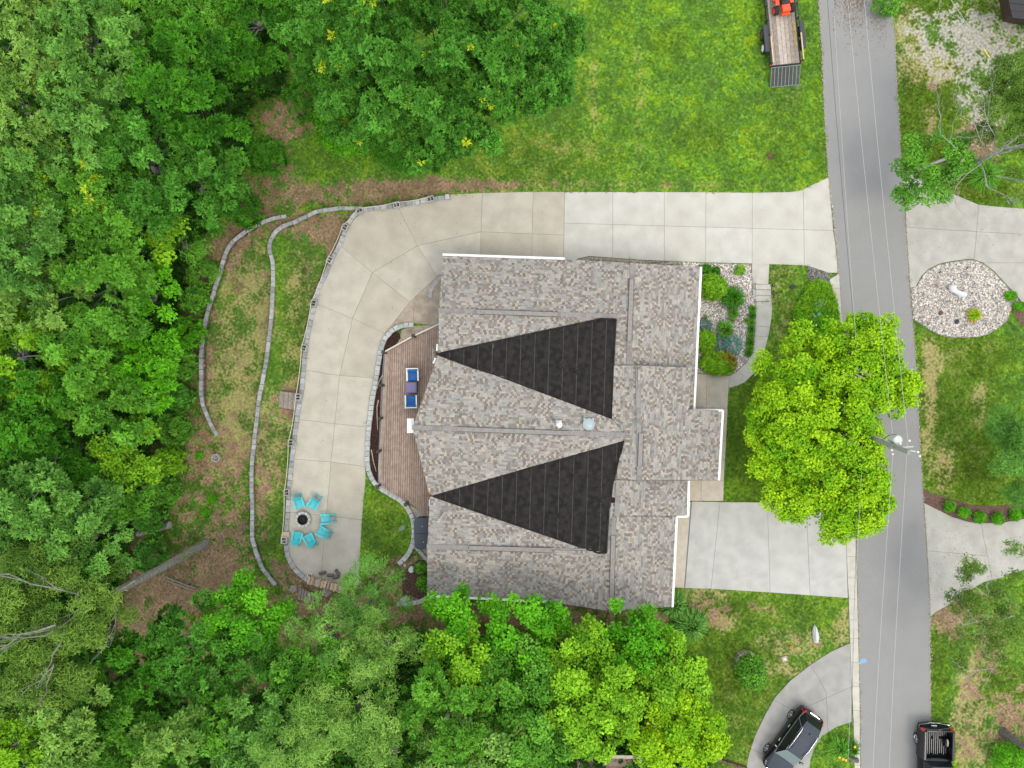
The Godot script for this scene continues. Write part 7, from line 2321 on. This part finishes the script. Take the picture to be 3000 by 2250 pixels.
	wood_tree(1050, 1610, 85, 11.5, "pale", "maple", "light green tree at the bottom edge, left of the hidden deck", {"density": 16.0})
	wood_tree(1410, 1560, 90, 9, "lime", "maple", "yellow lime tree right of the hidden deck", {"density": 16.0})
	wood_tree(1500, 1570, 66, 8, "lime", "maple", "yellow lime tree nearest the curved grey driveway", {"density": 16.0})
	wood_tree(1260, 1610, 58, 10, "sun", "maple", "lime crown at the bottom edge above the hidden deck", {"density": 14.0, "open": 0.1})
	wood_tree(1480, 1640, 55, 8, "lime", "maple", "lowest yellow lime crown beside the corner lawn", {"density": 15.0})
	var edge := [[373, 715, 36, 2.6, "bright", "bright thicket left of the outer wall, level with the deck rail"], [356, 785, 36, 2.6, "mid", "thicket left of the middle of the outer wall"], [343, 860, 36, 2.6, "oak", "dark thicket facing the lower half of the outer wall"], [346, 930, 36, 2.4, "mid", "thicket facing the tip of the outer wall"], [336, 1005, 34, 2.4, "sun", "yellow green thicket west of the hollow stump"], [326, 1070, 36, 2.2, "mid", "thicket southwest of the hollow stump"], [294, 1125, 38, 2.2, "oak", "dark thicket at the root end of the fallen log"], [505, 440, 38, 2.2, "deep", "dark thicket at the upper edge of the clearing"], [555, 320, 44, 2.4, "deep", "dark thicket between the deep green tree and the clearing"], [299, 1215, 40, 2.2, "oak", "low thicket beside the middle of the mossy trunk"], [393, 640, 30, 2.4, "mid", "leafy thicket near the upper outer wall"]]
	for z in edge: bush("edge_thicket", z[5], z[0] * 1.3563, z[1] * 1.3563, z[2] * 1.3563, z[2] * 1.3563, z[3], z[4], "oak", {"dens": 42.0, "group": "thickets along the edge of the woods"})
	# across the lane
	var d0 := [2815, 500]
	tree("dying_tree", "half dead tree across the lane with bare grey limbs and a leafy side", [T(2190, 240, 78, 9), T(2215, 330, 60, 9), T(2200, 160, 55, 10)], "dusk", "feather", {"open": 0.1, "base": [2800, 500], "bark": M.bark_pale, "trunk": 0.13, "density": 44.0, "boughs": 4.0, "no_limbs": true,
		"bare": [[q.call(2095, 350, 4), q.call(2175, 318, 8), 0.15], [q.call(2110, 345, 5), q.call(2180, 440, 9.5), 0.04], [q.call(2120, 350, 5), q.call(2060, 420, 8), 0.03], [q.call(2140, 340, 5), q.call(2075, 250, 8.5), 0.03], [q.call(2150, 330, 6), q.call(2125, 215, 9), 0.03], [q.call(2085, 330, 5), q.call(2030, 265, 8), 0.03], [q.call(2150, 380, 7), q.call(2215, 395, 9), 0.03], [q.call(2060, 300, 6), q.call(2110, 290, 8), 0.025]]})
	tree("leafy_tree", "leafy green tree across the lane reaching out over the asphalt", [T(2010, 350, 62, 6), T(1975, 340, 40, 5.5), T(2060, 335, 45, 6), T(1985, 415, 46, 5), T(2030, 400, 36, 5), T(1955, 425, 26, 4.6)], "mid", "maple", {"open": 0.42, "density": 14.0, "size": 0.85, "base": [2760, 470], "bark": M.bark_pale, "trunk": 0.08})
	tree("broad_shrub", "dark green spreading tree at the right edge beside the oval lawn", [T(2190, 975, 62, 4), T(2175, 930, 45, 3.6), T(2205, 1045, 45, 3.5)], "blue_green", "feather", {"density": 40.0, "size": 0.9, "trunk": 0.06, "boughs": 4.5, "no_limbs": true})
	tree("sparse_tree", "sparse olive tree with thin pale limbs over the bare orange soil", [T(2130, 1330, 70, 6.5), T(2190, 1280, 55, 7), T(2195, 1400, 70, 7), T(2080, 1290, 30, 4.6), T(2110, 1420, 50, 5.6), T(2200, 1210, 36, 6), T(2100, 1235, 26, 5.2)], "dusk", "feather", {"open": 0.32, "density": 26.0, "size": 1.0, "bark": M.bark_pale, "trunk": 0.06, "no_limbs": true,
		"bare": [[q.call(2190, 1330, 4.5), q.call(2080, 1350, 6.2), 0.03], [q.call(2200, 1310, 4.5), q.call(2110, 1270, 6.2), 0.03], [q.call(2180, 1420, 4.5), q.call(2090, 1450, 5.6), 0.03]]})
	# a bare leaning trunk at the right edge
	var tr := thing("bare_tree", "bare dark trunk leaning out of the picture above the bright bush", "tree trunk", ground(2940, 2146))
	var b := Build.new()
	b.tube(PackedVector3Array([Vector3(0, -0.1, 0), Vector3(0.06, 0.4, 0.03), Vector3(0.5, 3.0, 0.25), Vector3(1.2, 7.0, 0.6)]), PackedFloat32Array([0.36, 0.22, 0.17, 0.13]), 12)
	part("trunk", b, M.bark, tr)
	# fallen logs and the moss on the leaning trunk
	b = Build.new()
	b.tube(PackedVector3Array([ground(408, 1562) + Vector3(0, 0.25, 0), ground(455, 1548) + Vector3(0, 0.22, 0), ground(502, 1536) + Vector3(0, 0.22, 0)]), PackedFloat32Array([0.2, 0.22, 0.24]), 10)
	tag(part("fallen_log", b, M.bark_pale, self), "pale fallen log lying out of the woods above the mossy trunk", "log")
	b = Build.new()
	b.bar(ground(488, 1690) + Vector3(0, 0.12, 0), ground(575, 1722) + Vector3(0, 0.12, 0), 0.07, 0.05)
	b.bar(ground(486, 1698) + Vector3(0, 0.12, 0), ground(571, 1728) + Vector3(0, 0.12, 0), 0.06, 0.05)
	for i in 3: b.bar(ground(510 + i * 22, 1698 + i * 8) + Vector3(0, 0.15, 0), ground(508 + i * 22, 1706 + i * 8) + Vector3(0, 0.15, 0), 0.05, 0.03)
	tag(part("old_ladder", b, M.wood_grey[2], self), "old wooden ladder lying on the forest floor below the mossy trunk", "ladder")

func _ready() -> void:
	var cam := Camera3D.new()
	cam.name = "camera"
	cam.position = Vector3(0, EYE, 0)
	cam.rotation = Vector3(-PI / 2, 0, 0)
	cam.fov = rad_to_deg(2.0 * atan(1125.0 / S / EYE))
	cam.near = 0.5
	cam.far = 1200.0
	add_child(cam)
	cam.current = true
	var we := WorldEnvironment.new()
	we.name = "environment"
	var env := Environment.new()
	env.background_mode = Environment.BG_SKY
	var sky := Sky.new()
	var sm := ProceduralSkyMaterial.new()
	sm.sky_top_color = lin(0.86, 0.90, 0.95)
	sm.sky_horizon_color = lin(0.70, 0.73, 0.76)
	sm.sky_curve = 0.25
	sm.ground_bottom_color = lin(0.12, 0.14, 0.08)
	sm.ground_horizon_color = lin(0.45, 0.47, 0.45)
	sm.sun_angle_max = 1.0
	sky.sky_material = sm
	env.sky = sky
	env.tonemap_mode = Environment.TONE_MAPPER_LINEAR
	env.tonemap_exposure = 2.04
	env.background_energy_multiplier = 1.0
	env.ambient_light_source = Environment.AMBIENT_SOURCE_SKY
	env.sdfgi_enabled = true
	env.ssao_enabled = true
	env.ssil_enabled = true
	we.environment = env
	add_child(we)
	var sun := DirectionalLight3D.new()
	sun.name = "sun"
	sun.light_energy = 0.30
	sun.light_color = Color(1.0, 0.97, 0.92)
	sun.light_angular_distance = 22.0
	sun.shadow_enabled = true
	sun.rotation = Vector3(deg_to_rad(-62), deg_to_rad(40), 0)
	add_child(sun)
	R.seed = 20240
	make_materials()
	build_terrain()
	build_paving()
	build_walls()
	build_house()
	build_deck()
	build_firepit()
	build_wagon()
	build_pickup()
	build_trailer()
	build_pole()
	build_small_things()
	build_garden()
	build_trees()
	build_ground_detail()
